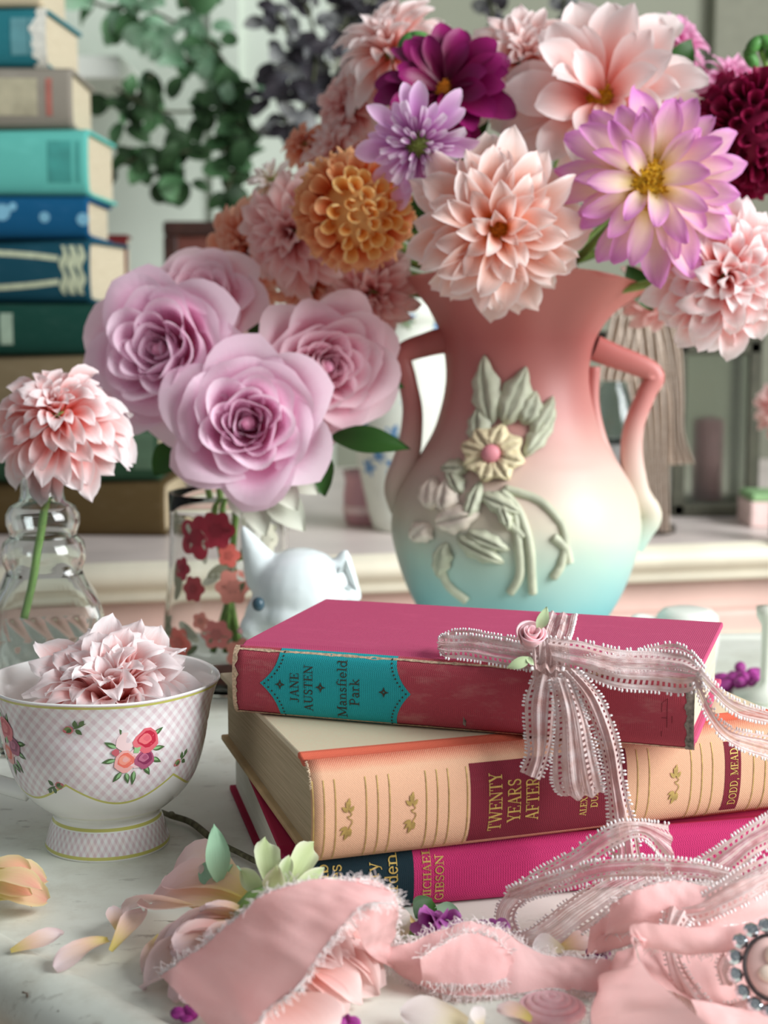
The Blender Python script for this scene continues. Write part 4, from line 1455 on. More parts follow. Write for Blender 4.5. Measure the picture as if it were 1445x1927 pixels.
PS['lilacin'][0] = _li[1]

G_V = 'dahlias in the pottery vase'
VNECK = VASE_C + Vector((0, 0, zpx(700)))
VLOW = VASE_C + Vector((0, 0, 0.05))


def stem_to_vase(c, face, R_):
    c = Vector(c)
    back = c - Vector(face).normalized() * R_ * 0.55
    rim = VASE_C + Vector(((c.x - VASE_C.x) * 0.12, (c.y - VASE_C.y) * 0.12, VTOP - 0.004))
    neck = VASE_C + Vector(((c.x - VASE_C.x) * 0.02, (c.y - VASE_C.y) * 0.02, zpx(700)))
    return [back, lerp(back, rim, 0.6) + Vector((0, 0.01, -0.01)), rim, neck, VLOW + Vector(((c.x - VASE_C.x) * 0.05, 0, 0))]


def V(label, px, py, Y, rpx, style, face, seed, **kw):
    c = at(px, py, Y)
    Rm = rpx * Y / F_PX
    base = dict(n=64, th0=R(12), th1=R(112), kth=0.75, len0=0.42, klen=0.8, rb=0.16, dome=0.22, kinds=(0.22, 0.6), jit=0.1)
    base.update(kw)
    return dahlia(label, c, face, Rm, PS[style], base.pop('n'), base.pop('th0'), base.pop('th1'), base.pop('kth'), base.pop('len0'), base.pop('klen'), base.pop('rb'), G_V, seed, stem=stem_to_vase(c, face, Rm), **base)


def vase_flowers():
    opn = dict(th0=R(52), th1=R(98), kth=0.8, len0=0.72, klen=0.7, rb=0.22, dome=0.06)
    ball = dict(th0=R(5), th1=R(130), kth=0.54, len0=0.55, klen=0.9, rb=0.40, dome=0.42, kinds=(0.28, 0.55), jit=0.03, sphere=0.60, lenk=0.46)
    V('open pink and white dahlia with yellow petal bases and a big golden centre', 1222, 345, 0.92, 158, 'bicol', (-0.02, -1, 0.12), 101, n=46, center_m=yellow_c, center_r=0.33, **opn)
    V('large peachy pink dahlia with an orange heart, hanging over the vase rim', 935, 428, 0.925, 170, 'peach', (0.0, -1, -0.14), 102, n=74, th0=R(30), th1=R(106), hole=0.08, center_m=orange_c, center_r=0.16, klen=0.7, kth=0.7)
    V('pink and cream dahlia with curled pointed petals beside the vase spout', 1360, 515, 0.94, 152, 'pink', (0.05, -1, -0.12), 103, n=72, th0=R(14), th1=R(108))
    V('orange honeycomb ball dahlia with a yellow middle', 672, 398, 0.965, 112, 'orange', (0.35, -1, -0.12), 104, n=104, **ball)
    V('deep burgundy ball dahlia with small rolled petals', 1422, 250, 0.97, 118, 'burg', (0.1, -1, 0.0), 105, n=120, **ball)
    V('small lilac dahlia with white tipped inner petals and a green eye', 788, 272, 0.935, 102, 'lilacin', (-0.12, -1, -0.25), 106, n=58, th0=R(35), th1=R(96), kth=0.5, len0=0.30, klen=1.6, rb=0.26, dome=0.10, hole=0.10, kinds=(0.66, 0.8), center_m=green_c, center_r=0.20)
    V('dark plum purple dahlia with glossy petals and an orange eye', 838, 172, 1.0, 122, 'plum', (-0.1, -1, 0.5), 107, n=34, center_m=orange_c, center_r=0.16, **opn)
    V('big pale peach dahlia with cupped petals and a yellow centre beside the frilly pink one', 1138, 192, 1.0, 180, 'opale', (-0.12, -1, 0.42), 108, n=40, center_m=yellow_c, center_r=0.20, **{**opn, 'th0': R(35), 'th1': R(100)})
    V('frilly pale pink dahlia next to the plum one', 985, 125, 1.04, 130, 'pale', (0.0, -1, 0.55), 109, n=80)
    V('pale pink dahlia turned sideways behind the plum one', 742, 108, 1.08, 132, 'pale', (-0.45, -0.7, 0.75), 110, n=72)
    V('dusky pink dahlia below the pale sideways one', 672, 205, 1.10, 98, 'dusky', (-0.7, -0.8, 0.3), 111, n=56)
    V('lilac pink dahlia peeping out behind the big peach one', 1262, 95, 1.10, 92, 'lpink', (0.5, -0.6, 0.7), 112, n=48)
    V('small coral dahlia peeping over the top of the bouquet', 1105, 55, 1.12, 60, 'coral', (0.1, -0.5, 0.9), 113, n=40)
    V('small lilac pink dahlia behind the burgundy ball', 1372, 155, 1.08, 64, 'lpink', (0.2, -0.8, 0.6), 114, n=40)
    V('coral orange dahlia at the outer left of the bouquet', 478, 468, 1.08, 110, 'coral', (-0.6, -1, -0.1), 115, n=60)
    V('dusky pink dahlia tucked left of the orange ball', 562, 438, 1.03, 126, 'dusky', (-0.35, -1, 0.0), 116, n=70)
    V('small cream dahlia bud opening above the dusky pink one', 512, 342, 1.05, 50, 'cream', (-0.2, -0.8, 0.6), 117, n=34)
    V('small coral dahlia behind the orange ball', 575, 275, 1.10, 52, 'coral', (-0.5, -0.8, 0.5), 118, n=40)
    V('faded pale pink dahlia hanging below the orange ball', 702, 545, 1.05, 108, 'dusky', (-0.1, -1, -0.45), 119, n=60)
    V('faded pink dahlia hanging behind the roses', 590, 540, 1.08, 88, 'coral', (-0.2, -1, -0.4), 120, n=50)
    V('dusky pink dahlia half hidden behind the vase spout', 1246, 545, 1.06, 86, 'dusky', (0.3, -1, -0.3), 121, n=50)
    V('pale dusky dahlia above the orange ball', 640, 290, 1.09, 84, 'pale', (-0.4, -0.9, 0.4), 122, n=50)
    # foliage between the blooms
    for i, (px, py, Y, l, ang) in enumerate(((845, 380, 1.03, 130, 200), (1075, 470, 1.02, 120, 250), (1085, 330, 1.05, 120, 80), (760, 480, 1.05, 120, 230), (1180, 500, 1.03, 100, 300), (900, 270, 1.05, 110, 100), (1290, 480, 1.02, 110, 330),
                                             (1240, 180, 1.06, 120, 60), (640, 500, 1.08, 100, 210))):
        me = leaf_mesh('leaf', 1.0, 0.5, leaf_dark, i)
        s = l * Y / F_PX
        d = Vector((math.cos(R(ang)), -0.1, math.sin(R(ang))))
        o = link('dahlia_leaf', me)
        x = d.normalized()
        z = (Vector((0, -1, 0)) - x * Vector((0, -1, 0)).dot(x)).normalized()
        m = Matrix((x, z.cross(x), z)).transposed().to_4x4()
        o.matrix_world = Matrix.Translation(at(px, py, Y)) @ m @ Matrix.Diagonal((s, s, s, 1))
        tag(o, 'dark green dahlia leaf ' + ('behind the small lilac dahlia', 'between the big peachy dahlia and the vase spout', 'under the pale peach dahlia with the yellow centre', 'below the orange ball dahlia', 'hanging over the vase spout', 'beside the plum dahlia', 'left of the pink and cream dahlia by the spout', 'behind the top of the open pink and white dahlia', 'above the hanging faded pink dahlia')[i], 'leaf', 'leaves between the vase dahlias')
    # green buds
    for lab, px, py, Y in (('round green dahlia bud standing above the plum dahlia', 780, 85, 1.03), ('green dahlia bud above the burgundy ball', 1432, 92, 1.03)):
        c = at(px, py, Y)
        o = empty('dahlia_bud', c, lab, 'flower bud')
        inv = o.matrix_world.inverted()
        for k in range(5):
            b = MB()
            a = k * 1.3
            b.blob((0.007 * math.cos(a), 0.004 * math.sin(a), 0.006 * math.sin(a * 1.7)), 0.0045, 0.0045, 0.0075, 10, 6, Matrix.Rotation(a, 3, 'Y'))
            b.build('sepal', plain('bud_green', rgb(76, 132, 62), 0.5, 0.2), o)
        b = MB()
        b.tube([inv @ p for p in smooth_path([c, c + Vector((0, 0.01, -0.03))] + stem_to_vase(c, (0, -1, 0), 0.03)[1:], 5)], 0.002, 6)
        b.build('stem', stem_m, o)


vase_flowers()
# ------------------------------------------------------------------ roses in a printed glass jar
def rose_petal_meshes(mat, seed):
    """unit rose; returns rings of (mesh list, count)"""
    rnd = random.Random(seed)
    rings = []
    # r_top, z_top, curl-out, half-angle(rad), base depth
    spec = [(0.09, 0.02, 0.00, 1.5, 3), (0.17, 0.10, 0.01, 1.15, 4), (0.26, 0.17, 0.02, 1.0, 5), (0.36, 0.21, 0.04, 0.9, 5), (0.46, 0.22, 0.08, 0.85, 5), (0.57, 0.18, 0.13, 0.80, 5), (0.70, 0.08, 0.22, 0.80, 6), (0.84, -0.10, 0.28, 0.78, 6)]
    for q, (rt, zt, curl, ha, cnt) in enumerate(spec):
        row = []
        for v_ in range(2):
            nu, nv = 12, 12
            vs_, uvs = [], []
            tipx = rnd.uniform(-0.25, 0.25)
            amp = 0.026 + 0.06 * q / 7
            ph = rnd.uniform(0, 6)
            for j in range(nv + 1):
                v = j / nv
                for i in range(nu + 1):
                    s = 2 * i / nu - 1
                    # margin: pointed in the middle for outer petals
                    top = 1 - 0.14 * abs(s) ** 3 - (0.13 if q >= 5 else 0.04) * abs(s - tipx) ** 0.8
                    vv = v * top
                    r = rt * (0.12 + 0.88 * math.sin(min(1, vv * 1.05) * math.pi / 2) ** 0.8)
                    z = lerp(-0.55, zt, vv ** 1.25)
                    c = max(0.0, (vv - 0.72) / 0.28)
                    r += curl * c ** 1.6
                    z -= curl * 0.75 * c ** 2.4
                    a = ha * s * (0.35 + 0.65 * min(1, vv * 1.6))
                    rr_ = r * (1 - 0.10 * s * s * (0 if q > 5 else 1)) + amp * vv * math.sin(3 * s + ph + 2 * vv)
                    rr_ += 0.012 * s  # spiral overlap
                    vs_.append((rr_ * math.cos(a), rr_ * math.sin(a), z + amp * 0.6 * math.sin(4 * s + ph) * vv))
                    uvs.append((i / nu, v))
            n = nu + 1
            me = mk_mesh('petal_rose', vs_, [(j * n + i, j * n + i + 1, (j + 1) * n + i + 1, (j + 1) * n + i) for j in range(nv) for i in range(nu)], uvs)
            me.materials.append(mat)
            row.append(me)
        rings.append((row, cnt))
    return rings


pm_rose = petal_mat('rose_lilac_pink', rgb(238, 140, 190), rgb(246, 192, 220), rgb(253, 228, 242), rgb(255, 238, 248), 0.12, (0.2, 0.55, 0.95), transl=0.45)
pm_rose2 = petal_mat('rose_warm_pink', rgb(240, 136, 168), rgb(248, 190, 208), rgb(253, 226, 234), rgb(255, 238, 244), 0.12, (0.2, 0.55, 0.95), transl=0.45)
ROSE_RINGS = {'a': rose_petal_meshes(pm_rose, 21), 'b': rose_petal_meshes(pm_rose2, 22)}
JAR_Y = 1.0
JAR = Vector((at(432, 1100, JAR_Y).x, JAR_Y, 0.0))


def rose(label, px, py, Y, rpx, face, seed, kind, spin=0.0, flat=1.0):
    rnd = random.Random(seed)
    c = at(px, py, Y)
    Rm = rpx * Y / F_PX
    o = empty('rose', c, label, 'flower', 'roses in the printed glass jar', rot=frame_to(face, spin=spin))
    inv = o.matrix_world.inverted()
    off = 0.0
    for q, (row, cnt) in enumerate(ROSE_RINGS[kind]):
        off += 0.7 + rnd.uniform(-0.2, 0.2)
        for k in range(cnt):
            me = row[rnd.randrange(2)]
            p = bpy.data.objects.new('petal', me)
            COL.objects.link(p)
            p.parent = o
            s = Rm * rnd.uniform(0.93, 1.07)
            p.matrix_local = Matrix.Rotation(off + 2 * math.pi * k / cnt + rnd.uniform(-0.15, 0.15), 4, 'Z') @ Matrix.Rotation(rnd.uniform(-0.09, 0.09), 4, 'X') @ Matrix.Diagonal((s, s, s * flat * rnd.uniform(0.9, 1.1), 1))
    b = MB()
    b.blob((0, 0, -0.16 * Rm), 0.09 * Rm, 0.09 * Rm, 0.14 * Rm, 12, 8)
    b.build('heart', plain('rose_heart', rgb(236, 172, 198), 0.6, 0.1, 300), o)
    back = o.matrix_world @ Vector((0, 0, -0.5 * Rm))
    for k in range(5):
        me = leaf_mesh('sepal', 1, 0.3, leaf_dark, k, 0.2)
        a = 2 * math.pi * k / 5
        p = link('sepal', me, None, o)
        p.matrix_local = Matrix.Translation((0, 0, -0.5 * Rm)) @ Matrix.Rotation(a, 4, 'Z') @ Matrix.Rotation(0.3, 4, 'Y') @ Matrix.Scale(0.5 * Rm, 4)
    b = MB()
    mid = JAR + Vector(((back.x - JAR.x) * 0.3, (back.y - JAR.y) * 0.2, 0.115))
    b.tube([inv @ p for p in smooth_path([back, lerp(back, mid, 0.4) + Vector((0, 0.006, 0.004)), mid, JAR + Vector((-(back.x - JAR.x) * 0.2, 0.004, 0.02))], 6)], 0.0022, 8)
    b.build('stem', stem_m, o)
    return o


rose('wide open lilac pink rose drooping lowest over the printed jar', 466, 795, 0.925, 158, (0.05, -1, 0.12), 1, 'a', 0.3)
rose('lilac pink rose with a deep swirled heart next to the book tower', 290, 655, 0.955, 160, (-0.3, -1, 0.18), 2, 'a', 1.3)
rose('pink rose with a tight rosy bud heart, topmost in the printed jar', 368, 560, 1.0, 118, (-0.15, -1, 0.55), 3, 'b', 0.8)
rose('soft pink ruffled rose leaning towards the pottery vase', 622, 690, 0.975, 142, (0.3, -1, 0.05), 4, 'b', 2.2)


def screen_leaf(name, label, px0, py0, px1, py1, Y0, Y1, wfrac, mat, parent=None, seed=0, up=None, cat='leaf', group=None, curl=0.4):
    a, c = at(px0, py0, Y0), at(px1, py1, Y1)
    d = c - a
    x = d.normalized()
    up = Vector(up) if up else Vector((0, -1, 0.5))
    z = (up - x * up.dot(x)).normalized()
    m = Matrix((x, z.cross(x), z)).transposed().to_4x4()
    me = leaf_mesh('leaf', 1.0, wfrac, mat, seed, curl)
    o = link(name, me)
    s = d.length
    o.matrix_world = Matrix.Translation(a) @ m @ Matrix.Scale(s, 4)
    if label:
        tag(o, label, cat, group)
    return o


for i, (l, a) in enumerate((('dark rose leaf reaching from the jar towards the vase handle', (620, 822, 775, 842, 0.98, 0.97, 0.36)), ('dark rose leaf hanging under the soft pink rose', (585, 838, 612, 935, 0.97, 0.96, 0.62)),
                            ('dark rose leaf between the book tower and the jar', (345, 830, 288, 895, 1.0, 1.0, 0.7)), ('dark rose leaf behind the topmost rose', (500, 650, 480, 575, 1.02, 1.04, 0.6)),
                            ('small dark rose leaf tip by the vase handle', (690, 712, 762, 728, 1.0, 1.0, 0.4)))):
    screen_leaf('rose_leaf', l, *a, leaf_dark, seed=i, group='leaves of the jar roses')


def printed_jar():
    o = empty('glass_jar', JAR, 'clear glass jar printed with red and coral flowers, holding the roses', 'jar')
    gm = glass_mat('jar_glass', (0.97, 0.985, 0.98, 1), 0.02, 1.22)
    zt = at(430, 925, JAR_Y).z
    prof = [(0.0, 0.0), (0.040, 0.0), (0.0435, 0.003), (0.0445, 0.015), (0.0440, 0.04), (0.0410, 0.065), (0.0395, 0.085), (0.0390, 0.098), (0.0390, 0.115), (0.0392, zt)]
    ins = [(max(0, r - 0.0022), max(z, 0.005)) for r, z in prof[::-1]]
    b = MB()
    b.lathe(prof + ins, 56)
    b.build('glass_wall', gm, o)
    # printed flowers on the glass
    dm = attr_mat('jar_print', 0.4, 0.4)
    rnd = random.Random(4)
    Rz = [(z, r) for r, z in prof[2:]]

    def P(a, z, off):
        r = table_interp(Rz, z) + off
        return Vector((r * math.sin(a), -r * math.cos(a), z))

    def blob(ac, zc, r, c, petals=5, li=0):
        b = MB()
        b.col = c
        n = 30
        ring = []
        for i in range(n):
            t = 2 * math.pi * i / n
            q = r * (0.72 + 0.28 * abs(math.cos(petals * t / 2)))
            ring.append((q * math.cos(t), q * math.sin(t)))
        pts = [P(ac, zc, 0.0003 + li)] + [P(ac + x / 0.042, zc + y, 0.0003 + li) for x, y in ring]
        b.add(pts, [(0, 1 + i, 1 + (i + 1) % n) for i in range(n)])
        b.col = tuple(min(1, v * 0.75) for v in c[:3]) + (1,)
        pts = [P(ac, zc, 0.0006 + li)] + [P(ac + x * 0.4 / 0.042, zc + y * 0.4, 0.0005 + li) for x, y in ring]
        b.add(pts, [(0, 1 + i, 1 + (i + 1) % n) for i in range(n)])
        b.build('printed_flower', dm, o, cols=True, smooth=False)

    def leafd(ac, zc, l, ang, c):
        b = MB()
        b.col = c
        pts = []
        for i in range(13):
            t = 2 * math.pi * i / 12
            x, y = l * 0.5 * math.cos(t), l * 0.2 * math.sin(t)
            pts.append(P(ac + (x * math.cos(ang) - y * math.sin(ang)) / 0.042, zc + x * math.sin(ang) + y * math.cos(ang), 0.0002))
        b.add(pts, [tuple(range(12))])
        b.build('printed_leaf', dm, o, cols=True, smooth=False)
    red, cor, sal, gre, wht = rgb(168, 48, 66), rgb(224, 112, 100), rgb(232, 150, 136), rgb(92, 104, 74), rgb(226, 226, 214)
    for a_, z_, r_, c_ in ((-0.45, 0.103, 0.015, red), (-0.1, 0.108, 0.013, red), (-0.75, 0.082, 0.008, red), (-0.5, 0.070, 0.009, rgb(176, 70, 76)), (0.15, 0.072, 0.012, sal), (0.1, 0.092, 0.008, cor),
                           (0.4, 0.082, 0.009, wht), (0.5, 0.11, 0.011, wht), (0.75, 0.1, 0.012, rgb(198, 196, 176)), (-0.75, 0.034, 0.011, cor), (-0.1, 0.042, 0.010, rgb(220, 130, 126)), (0.25, 0.03, 0.010, sal), (-0.35, 0.05, 0.006, sal), (0.9, 0.06, 0.01, sal)):
        blob(a_, z_, r_, c_, rnd.choice((5, 6)))
    for i in range(26):
        leafd(rnd.uniform(-1.1, 1.1), rnd.uniform(0.012, 0.12), rnd.uniform(0.01, 0.02), rnd.uniform(0, 3.1), rnd.choice((gre, rgb(150, 150, 126), rgb(196, 196, 176), rgb(120, 126, 96))))


printed_jar()


for i, a in enumerate(((500, 915, 575, 1000, 0.955, 0.945, 0.6), (520, 905, 560, 960, 0.95, 0.94, 0.7), (470, 925, 500, 1010, 0.955, 0.945, 0.6), (545, 900, 600, 930, 0.96, 0.955, 0.6), (440, 920, 452, 975, 0.955, 0.945, 0.6))):
    screen_leaf('woolly_leaf', ('long felted grey leaf drooping over the jar rim towards the cat', 'broad felted grey leaf under the wide open rose', 'felted grey leaf hanging down the middle of the jar front', 'felted grey leaf pointing from the jar to the pottery vase', 'smallest felted grey leaf on the jar rim')[i], *a, petal_mat('felted_leaf', rgb(186, 192, 172), rgb(200, 204, 186), rgb(214, 218, 202), None, 0.3, transl=0.2), seed=20 + i, group='felted leaves in the printed jar')


# ------------------------------------------------------------------ white china cat
def china_cat():
    Y = 0.93
    hc = at(566, 1112, Y)
    base = Vector((hc.x + 0.012, Y + 0.012, 0.0))
    o = empty('cat_figurine', base, 'glossy white china cat with pricked ears looking down behind the stacked books', 'figurine')
    inv = o.matrix_world.inverted()
    h = inv @ hc
    b = MB()
    fd = Vector((-0.86, -0.36, -0.40)).normalized()
    b.blob(h, 0.030, 0.029, 0.027, 20, 12)
    b.blob(h + fd * 0.018 + Vector((0, 0, -0.006)), 0.019, 0.018, 0.016, 16, 10)
    b.blob(h + fd * 0.032 + Vector((0, 0, -0.008)), 0.0105, 0.010, 0.009, 14, 8)
    b.blob(h + Vector((-0.006, -0.014, -0.014)), 0.018, 0.016, 0.014, 14, 8)
    # body, chest, haunches, legs
    b.blob((0.006, 0.006, 0.030), 0.030, 0.036, 0.032, 18, 12)
    b.blob((0.0, -0.004, 0.048), 0.022, 0.024, 0.026, 18, 12)
    b.blob((0.022, 0.016, 0.020), 0.018, 0.026, 0.021, 14, 8)
    b.blob((-0.018, 0.014, 0.020), 0.015, 0.024, 0.021, 14, 8)
    for x in (-0.014, 0.004):
        b.tube([(x, -0.016, 0.045), (x - 0.002, -0.022, 0.02), (x - 0.003, -0.024, 0.006), (x - 0.004, -0.032, 0.005)], [0.010, 0.008, 0.0075, 0.0065], 10)
    b.tube([(0.03, 0.03, 0.010), (0.044, 0.012, 0.008), (0.042, -0.012, 0.007), (0.028, -0.026, 0.007)], [0.008, 0.0075, 0.007, 0.006], 10)
    # ears: cones
    for tip, l_, r_ in (((452, 984), (462, 1096), (538, 1056)), ((652, 1028), (592, 1092), (684, 1120))):
        T = inv @ at(*tip, Y - 0.004)
        A = inv @ at(*l_, Y - 0.004)
        B = inv @ at(*r_, Y - 0.004)
        C = (A + B) / 2 + Vector((0.002, 0.020, -0.006))
        M = (A + B) / 2 + Vector((0, 0.004, -0.004))
        ring = []
        for k in range(12):
            t = 2 * math.pi * k / 12
            ring.append(M + (B - A) / 2 * math.cos(t) * 1.0 + (Vector((0, 0.013, 0)) * math.sin(t)))
        mid = [p + (T - M) * 0.5 + (M - p) * 0.42 for p in ring]
        hi = [p + (T - M) * 0.9 + (M - p) * 0.82 for p in ring]
        n = 12
        b.add(ring + mid + hi + [T, M - (T - M) * 0.3],
              [(i, (i + 1) % n, n + (i + 1) % n, n + i) for i in range(n)] + [(n + i, n + (i + 1) % n, 2 * n + (i + 1) % n, 2 * n + i) for i in range(n)] +
              [(2 * n + i, 2 * n + (i + 1) % n, 3 * n) for i in range(n)] + [((i + 1) % n, i, 3 * n + 1) for i in range(n)])
    body = b.build('body', plain('white_china', rgb(226, 238, 238), 0.12, 0.01, spec=0.55), o)
    rm = body.modifiers.new('fuse', 'REMESH')
    rm.mode, rm.voxel_size, rm.use_smooth_shade = 'VOXEL', 0.0019, True
    sm = body.modifiers.new('soften', 'SMOOTH')
    sm.factor, sm.iterations = 0.6, 7
    # eyes and nose
    eye = plain('eye_blue_grey', rgb(58, 84, 96), 0.2)
    e1 = inv @ at(486, 1137, 0.9005)
    side = fd.cross(Vector((0, 0, 1))).normalized()
    e2 = h + Vector((-0.026, 0.015, -0.004))
    for e_ in (e1, e2):
        b = MB()
        b.blob(e_, 0.0038, 0.0038, 0.0044, 12, 8)
        b.build('eye', eye, o)
    b = MB()
    b.blob(h + fd * 0.0415 + Vector((0, 0, -0.0055)), 0.003, 0.003, 0.0022, 10, 6)
    b.build('nose', plain('nose_pink', rgb(206, 160, 160), 0.3), o)
    # hollow of the ear
    b = MB()
    T, A, B = [inv @ at(px, py, Y - 0.0125) for px, py in ((652, 1052), (622, 1100), (672, 1112))]
    c = (T + A + B) / 3 + Vector((0, 0.006, 0))
    b.add([T, A, B, c], [(0, 1, 3), (1, 2, 3), (2, 0, 3)])
    b.build('inner_ear', plain('white_china', rgb(226, 238, 238)), o)


china_cat()


# ------------------------------------------------------------------ glass decanter with one dahlia
BOT_Y = 0.86
BOT = Vector((at(84, 1100, BOT_Y).x, BOT_Y, 0.0))


def decanter():
    o = empty('glass_bottle', BOT, 'clear pressed glass bottle with two bulbous rings and a square patterned base', 'bottle', rot=Matrix.Rotation(R(14), 3, 'Z'))
    t = NT('pressed_glass')
    m = t.set((0.93, 0.97, 0.96, 1), 0.01, 0.5, Transmission_Weight=1.0, IOR=1.5)
    x, y, z = t.xyz('Object')
    low = t.math('LESS_THAN', z, 0.066)
    ab = t.math('ADD', t.math('ABSOLUTE', x), t.math('ABSOLUTE', y))
    w = t.math('SINE', t.math('MULTIPLY_ADD', t.math('ABSOLUTE', t.math('MULTIPLY', t.math('ADD', x, y), 1.0)), 500.0, t.math('MULTIPLY', z, 420.0)))
    t.bump(t.math('MULTIPLY', w, low), 0.16, 0.0008)
    px2 = BOT_Y / F_PX
    zz = lambda py: at(84, py, BOT_Y).z
    # (half width, z, squareness 0..1)
    prof = [(0.0300, 0.0, 1), (0.0318, 0.003, 1), (0.0318, 0.030, 1), (0.0318, 0.062, 1), (zz(1142) and 0.0318, zz(1145), 1), (0.0300, zz(1128), 1), (0.0245, zz(1100), 0.7), (0.0216, zz(1078), 0.3), (0.0212, zz(1068), 0.1),
            (0.0232, zz(1056), 0), (0.0238, zz(1038), 0), (0.0225, zz(1020), 0), (0.0186, zz(1008), 0), (0.0190, zz(1000), 0), (0.0206, zz(985), 0), (0.0206, zz(968), 0), (0.0180, zz(952), 0), (0.0130, zz(943), 0),
            (0.0120, zz(930), 0), (0.0118, zz(900), 0), (0.0120, zz(880), 0), (0.0140, zz(876), 0), (0.0140, zz(870), 0)]
    zin = 0.004

    def ring(hw, sq, u):
        a = 2 * math.pi * u
        c, s = math.cos(a), math.sin(a)
        e = lerp(2.0, 9.0, sq)
        r = (abs(c) ** e + abs(s) ** e) ** (-1 / e)
        return hw * r * c, hw * r * s
    full = prof + [(max(0.006, hw - 0.0028), max(z_, 0.006), sq) for hw, z_, sq in prof[::-1]]
    k = len(full) - 1

    def fn(u, v):
        hw, z_, sq = full[round(v * k)]
        X, Y_ = ring(hw, sq, u)
        return (X, Y_, z_)
    b = MB()
    b.grid(72, k, fn, wrap_u=True)
    n = 72
    base = len(b.v)
    b.f.append(tuple(range(n))[::-1])
    b.f.append(tuple(range(k * n, k * n + n)))
    ob = b.build('glass_body', m, o)
    bevel(ob, 0.0006, 1, 50)


decanter()
c_ = at(112, 792, BOT_Y)
dahlia('pink dahlia with white curled petal tips standing in the glass bottle', c_ + Vector((0, 0, -0.002)), (-0.03, -0.70, 0.70), 148 * BOT_Y / F_PX, PS['pink'], 92, R(10), R(128), 0.72, 0.34, 0.8, 0.20, None, 201,
       dome=0.30, kinds=(0.2, 0.6), center_m=orange_c, center_r=0.07, jit=0.12,
       stem=[at(92, 905, BOT_Y), at(84, 960, BOT_Y), at(72, 1030, BOT_Y - 0.002), at(60, 1100, BOT_Y - 0.006), at(45, 1165, BOT_Y - 0.010)], stem_r=0.0024)

# dahlia head lying in the teacup
cup_dahlia = dahlia('pink dahlia head with white tips lying in the teacup', CUP_C + Vector((0.004, 0.000, 0.0615)), (0.02, -0.52, 0.85), 0.0445, PS['pink'], 84, R(12), R(68), 0.75, 0.50, 0.75, 0.16, None, 202,
       dome=0.26, kinds=(0.2, 0.55), center_m=orange_c, center_r=0.07, jit=0.07)
# keep every petal inside the cup wall
_cm = cup_dahlia.matrix_world
for pt in cup_dahlia.children:
    if not pt.name.startswith('petal'):
        continue
    for _ in range(14):
        m_ = _cm @ pt.matrix_basis
        bad = False
        for v_ in pt.data.vertices:
            w_ = m_ @ v_.co - CUP_C
            if w_.z < 0.0795 and math.hypot(w_.x, w_.y) > cup_r(w_.z) - 0.0032:
                bad = True
                break
        if not bad:
            break
        pt.matrix_basis = pt.matrix_basis @ Matrix.Rotation(-0.10, 4, 'Y') @ Matrix.Scale(0.965, 4)
# ------------------------------------------------------------------ things strewn on the table
def lay(o_parent, me, a, c, wscale=1.0, up=(0, -0.35, 1), roll=0.0, name='petal', hscale=1.0):
    """petal mesh laid from point a (base) to c (tip)"""
    a, c = Vector(a), Vector(c)
    d = c - a
    x = d.normalized()
    up = Vector(up)
    z = (up - x * up.dot(x)).normalized()
    m = Matrix((x, z.cross(x), z)).transposed().to_4x4() @ Matrix.Rotation(roll, 4, 'X')
    o = link(name, me)
    mw = Matrix.Translation(a) @ m @ Matrix.Diagonal((d.length, d.length * wscale, d.length * hscale, 1))
    if o_parent is not None:
        o.parent = o_parent
        o.matrix_local = o_parent.matrix_world.inverted() @ mw
    else:
        o.matrix_world = mw
    return o


rndp = random.Random(77)
WILT = petal_set('wilted', pm_wilt, [dict(w=0.42, prof=POINTED, alpha=[(0, 1.2), (0.5, 0.9), (1, 0.7)], beta=[(0, 0.35), (0.5, 0.0), (1, -0.45)], ripple=0.07, twist=0.5),
                                    dict(w=0.5, prof=OVAL, alpha=[(0, 1.0), (0.5, 0.7), (1, 0.6)], beta=[(0, 0.3), (0.5, 0.0), (1, -0.3)], ripple=0.07, twist=0.4),
                                    dict(w=0.3, prof=OVAL, alpha=[(0, 1.6), (0.5, 1.4), (1, 1.0)], beta=[(0, 0.3), (0.5, 0.0), (1, -0.3)], ripple=0.06, twist=0.8)], 31)
pm_white = petal_mat('petal_white', rgb(238, 226, 190), rgb(246, 238, 232), rgb(250, 244, 244), None, 0.2)
WHITE = petal_set('whitep', pm_white, [dict(w=0.46, prof=OVAL, alpha=[(0, 1.0), (0.5, 0.7), (1, 0.6)], beta=[(0, 0.3), (0.5, 0.0), (1, -0.3)], ripple=0.06, twist=0.4)], 32)
pm_soft = petal_mat('petal_soft_pink', rgb(238, 168, 150), rgb(244, 196, 190), rgb(250, 224, 220), rgb(252, 232, 228), 0.22)
SOFT = petal_set('softp', pm_soft, kinds_decor(0.46, 0.6, 0.8), 33)

# --- fallen dahlia under the chiffon ribbon
fd_c = on(515, 1725, 0.022)
fallen = empty('fallen_dahlia', Vector((fd_c.x, fd_c.y, 0.0)), 'wilting peach pink dahlia lying face down on the table under the chiffon ribbon', 'flower')
for i in range(58):
    # tips fan out towards the camera, left and right
    a = R(rndp.uniform(158, 372))
    ring = rndp.random()
    rr_ = lerp(0.024, 0.050, ring)
    if R(255) < a < R(290):
        rr_ *= 0.85
    tip = Vector((fd_c.x + rr_ * math.cos(a), fd_c.y + rr_ * math.sin(a) * 0.9, lerp(0.030, 0.004, ring)))
    basep = Vector((fd_c.x + 0.010 * math.cos(a), fd_c.y + 0.010 * math.sin(a), lerp(0.024, 0.012, ring)))
    right = math.cos(a) > 0.1
    me = (SOFT if right or rndp.random() < 0.5 else WILT)[rndp.choice((1, 2)) if right else rndp.choice((0, 1))][rndp.randrange(3)]
    lay(fallen, me, basep, tip, 1.25, roll=rndp.uniform(-0.5, 0.5))
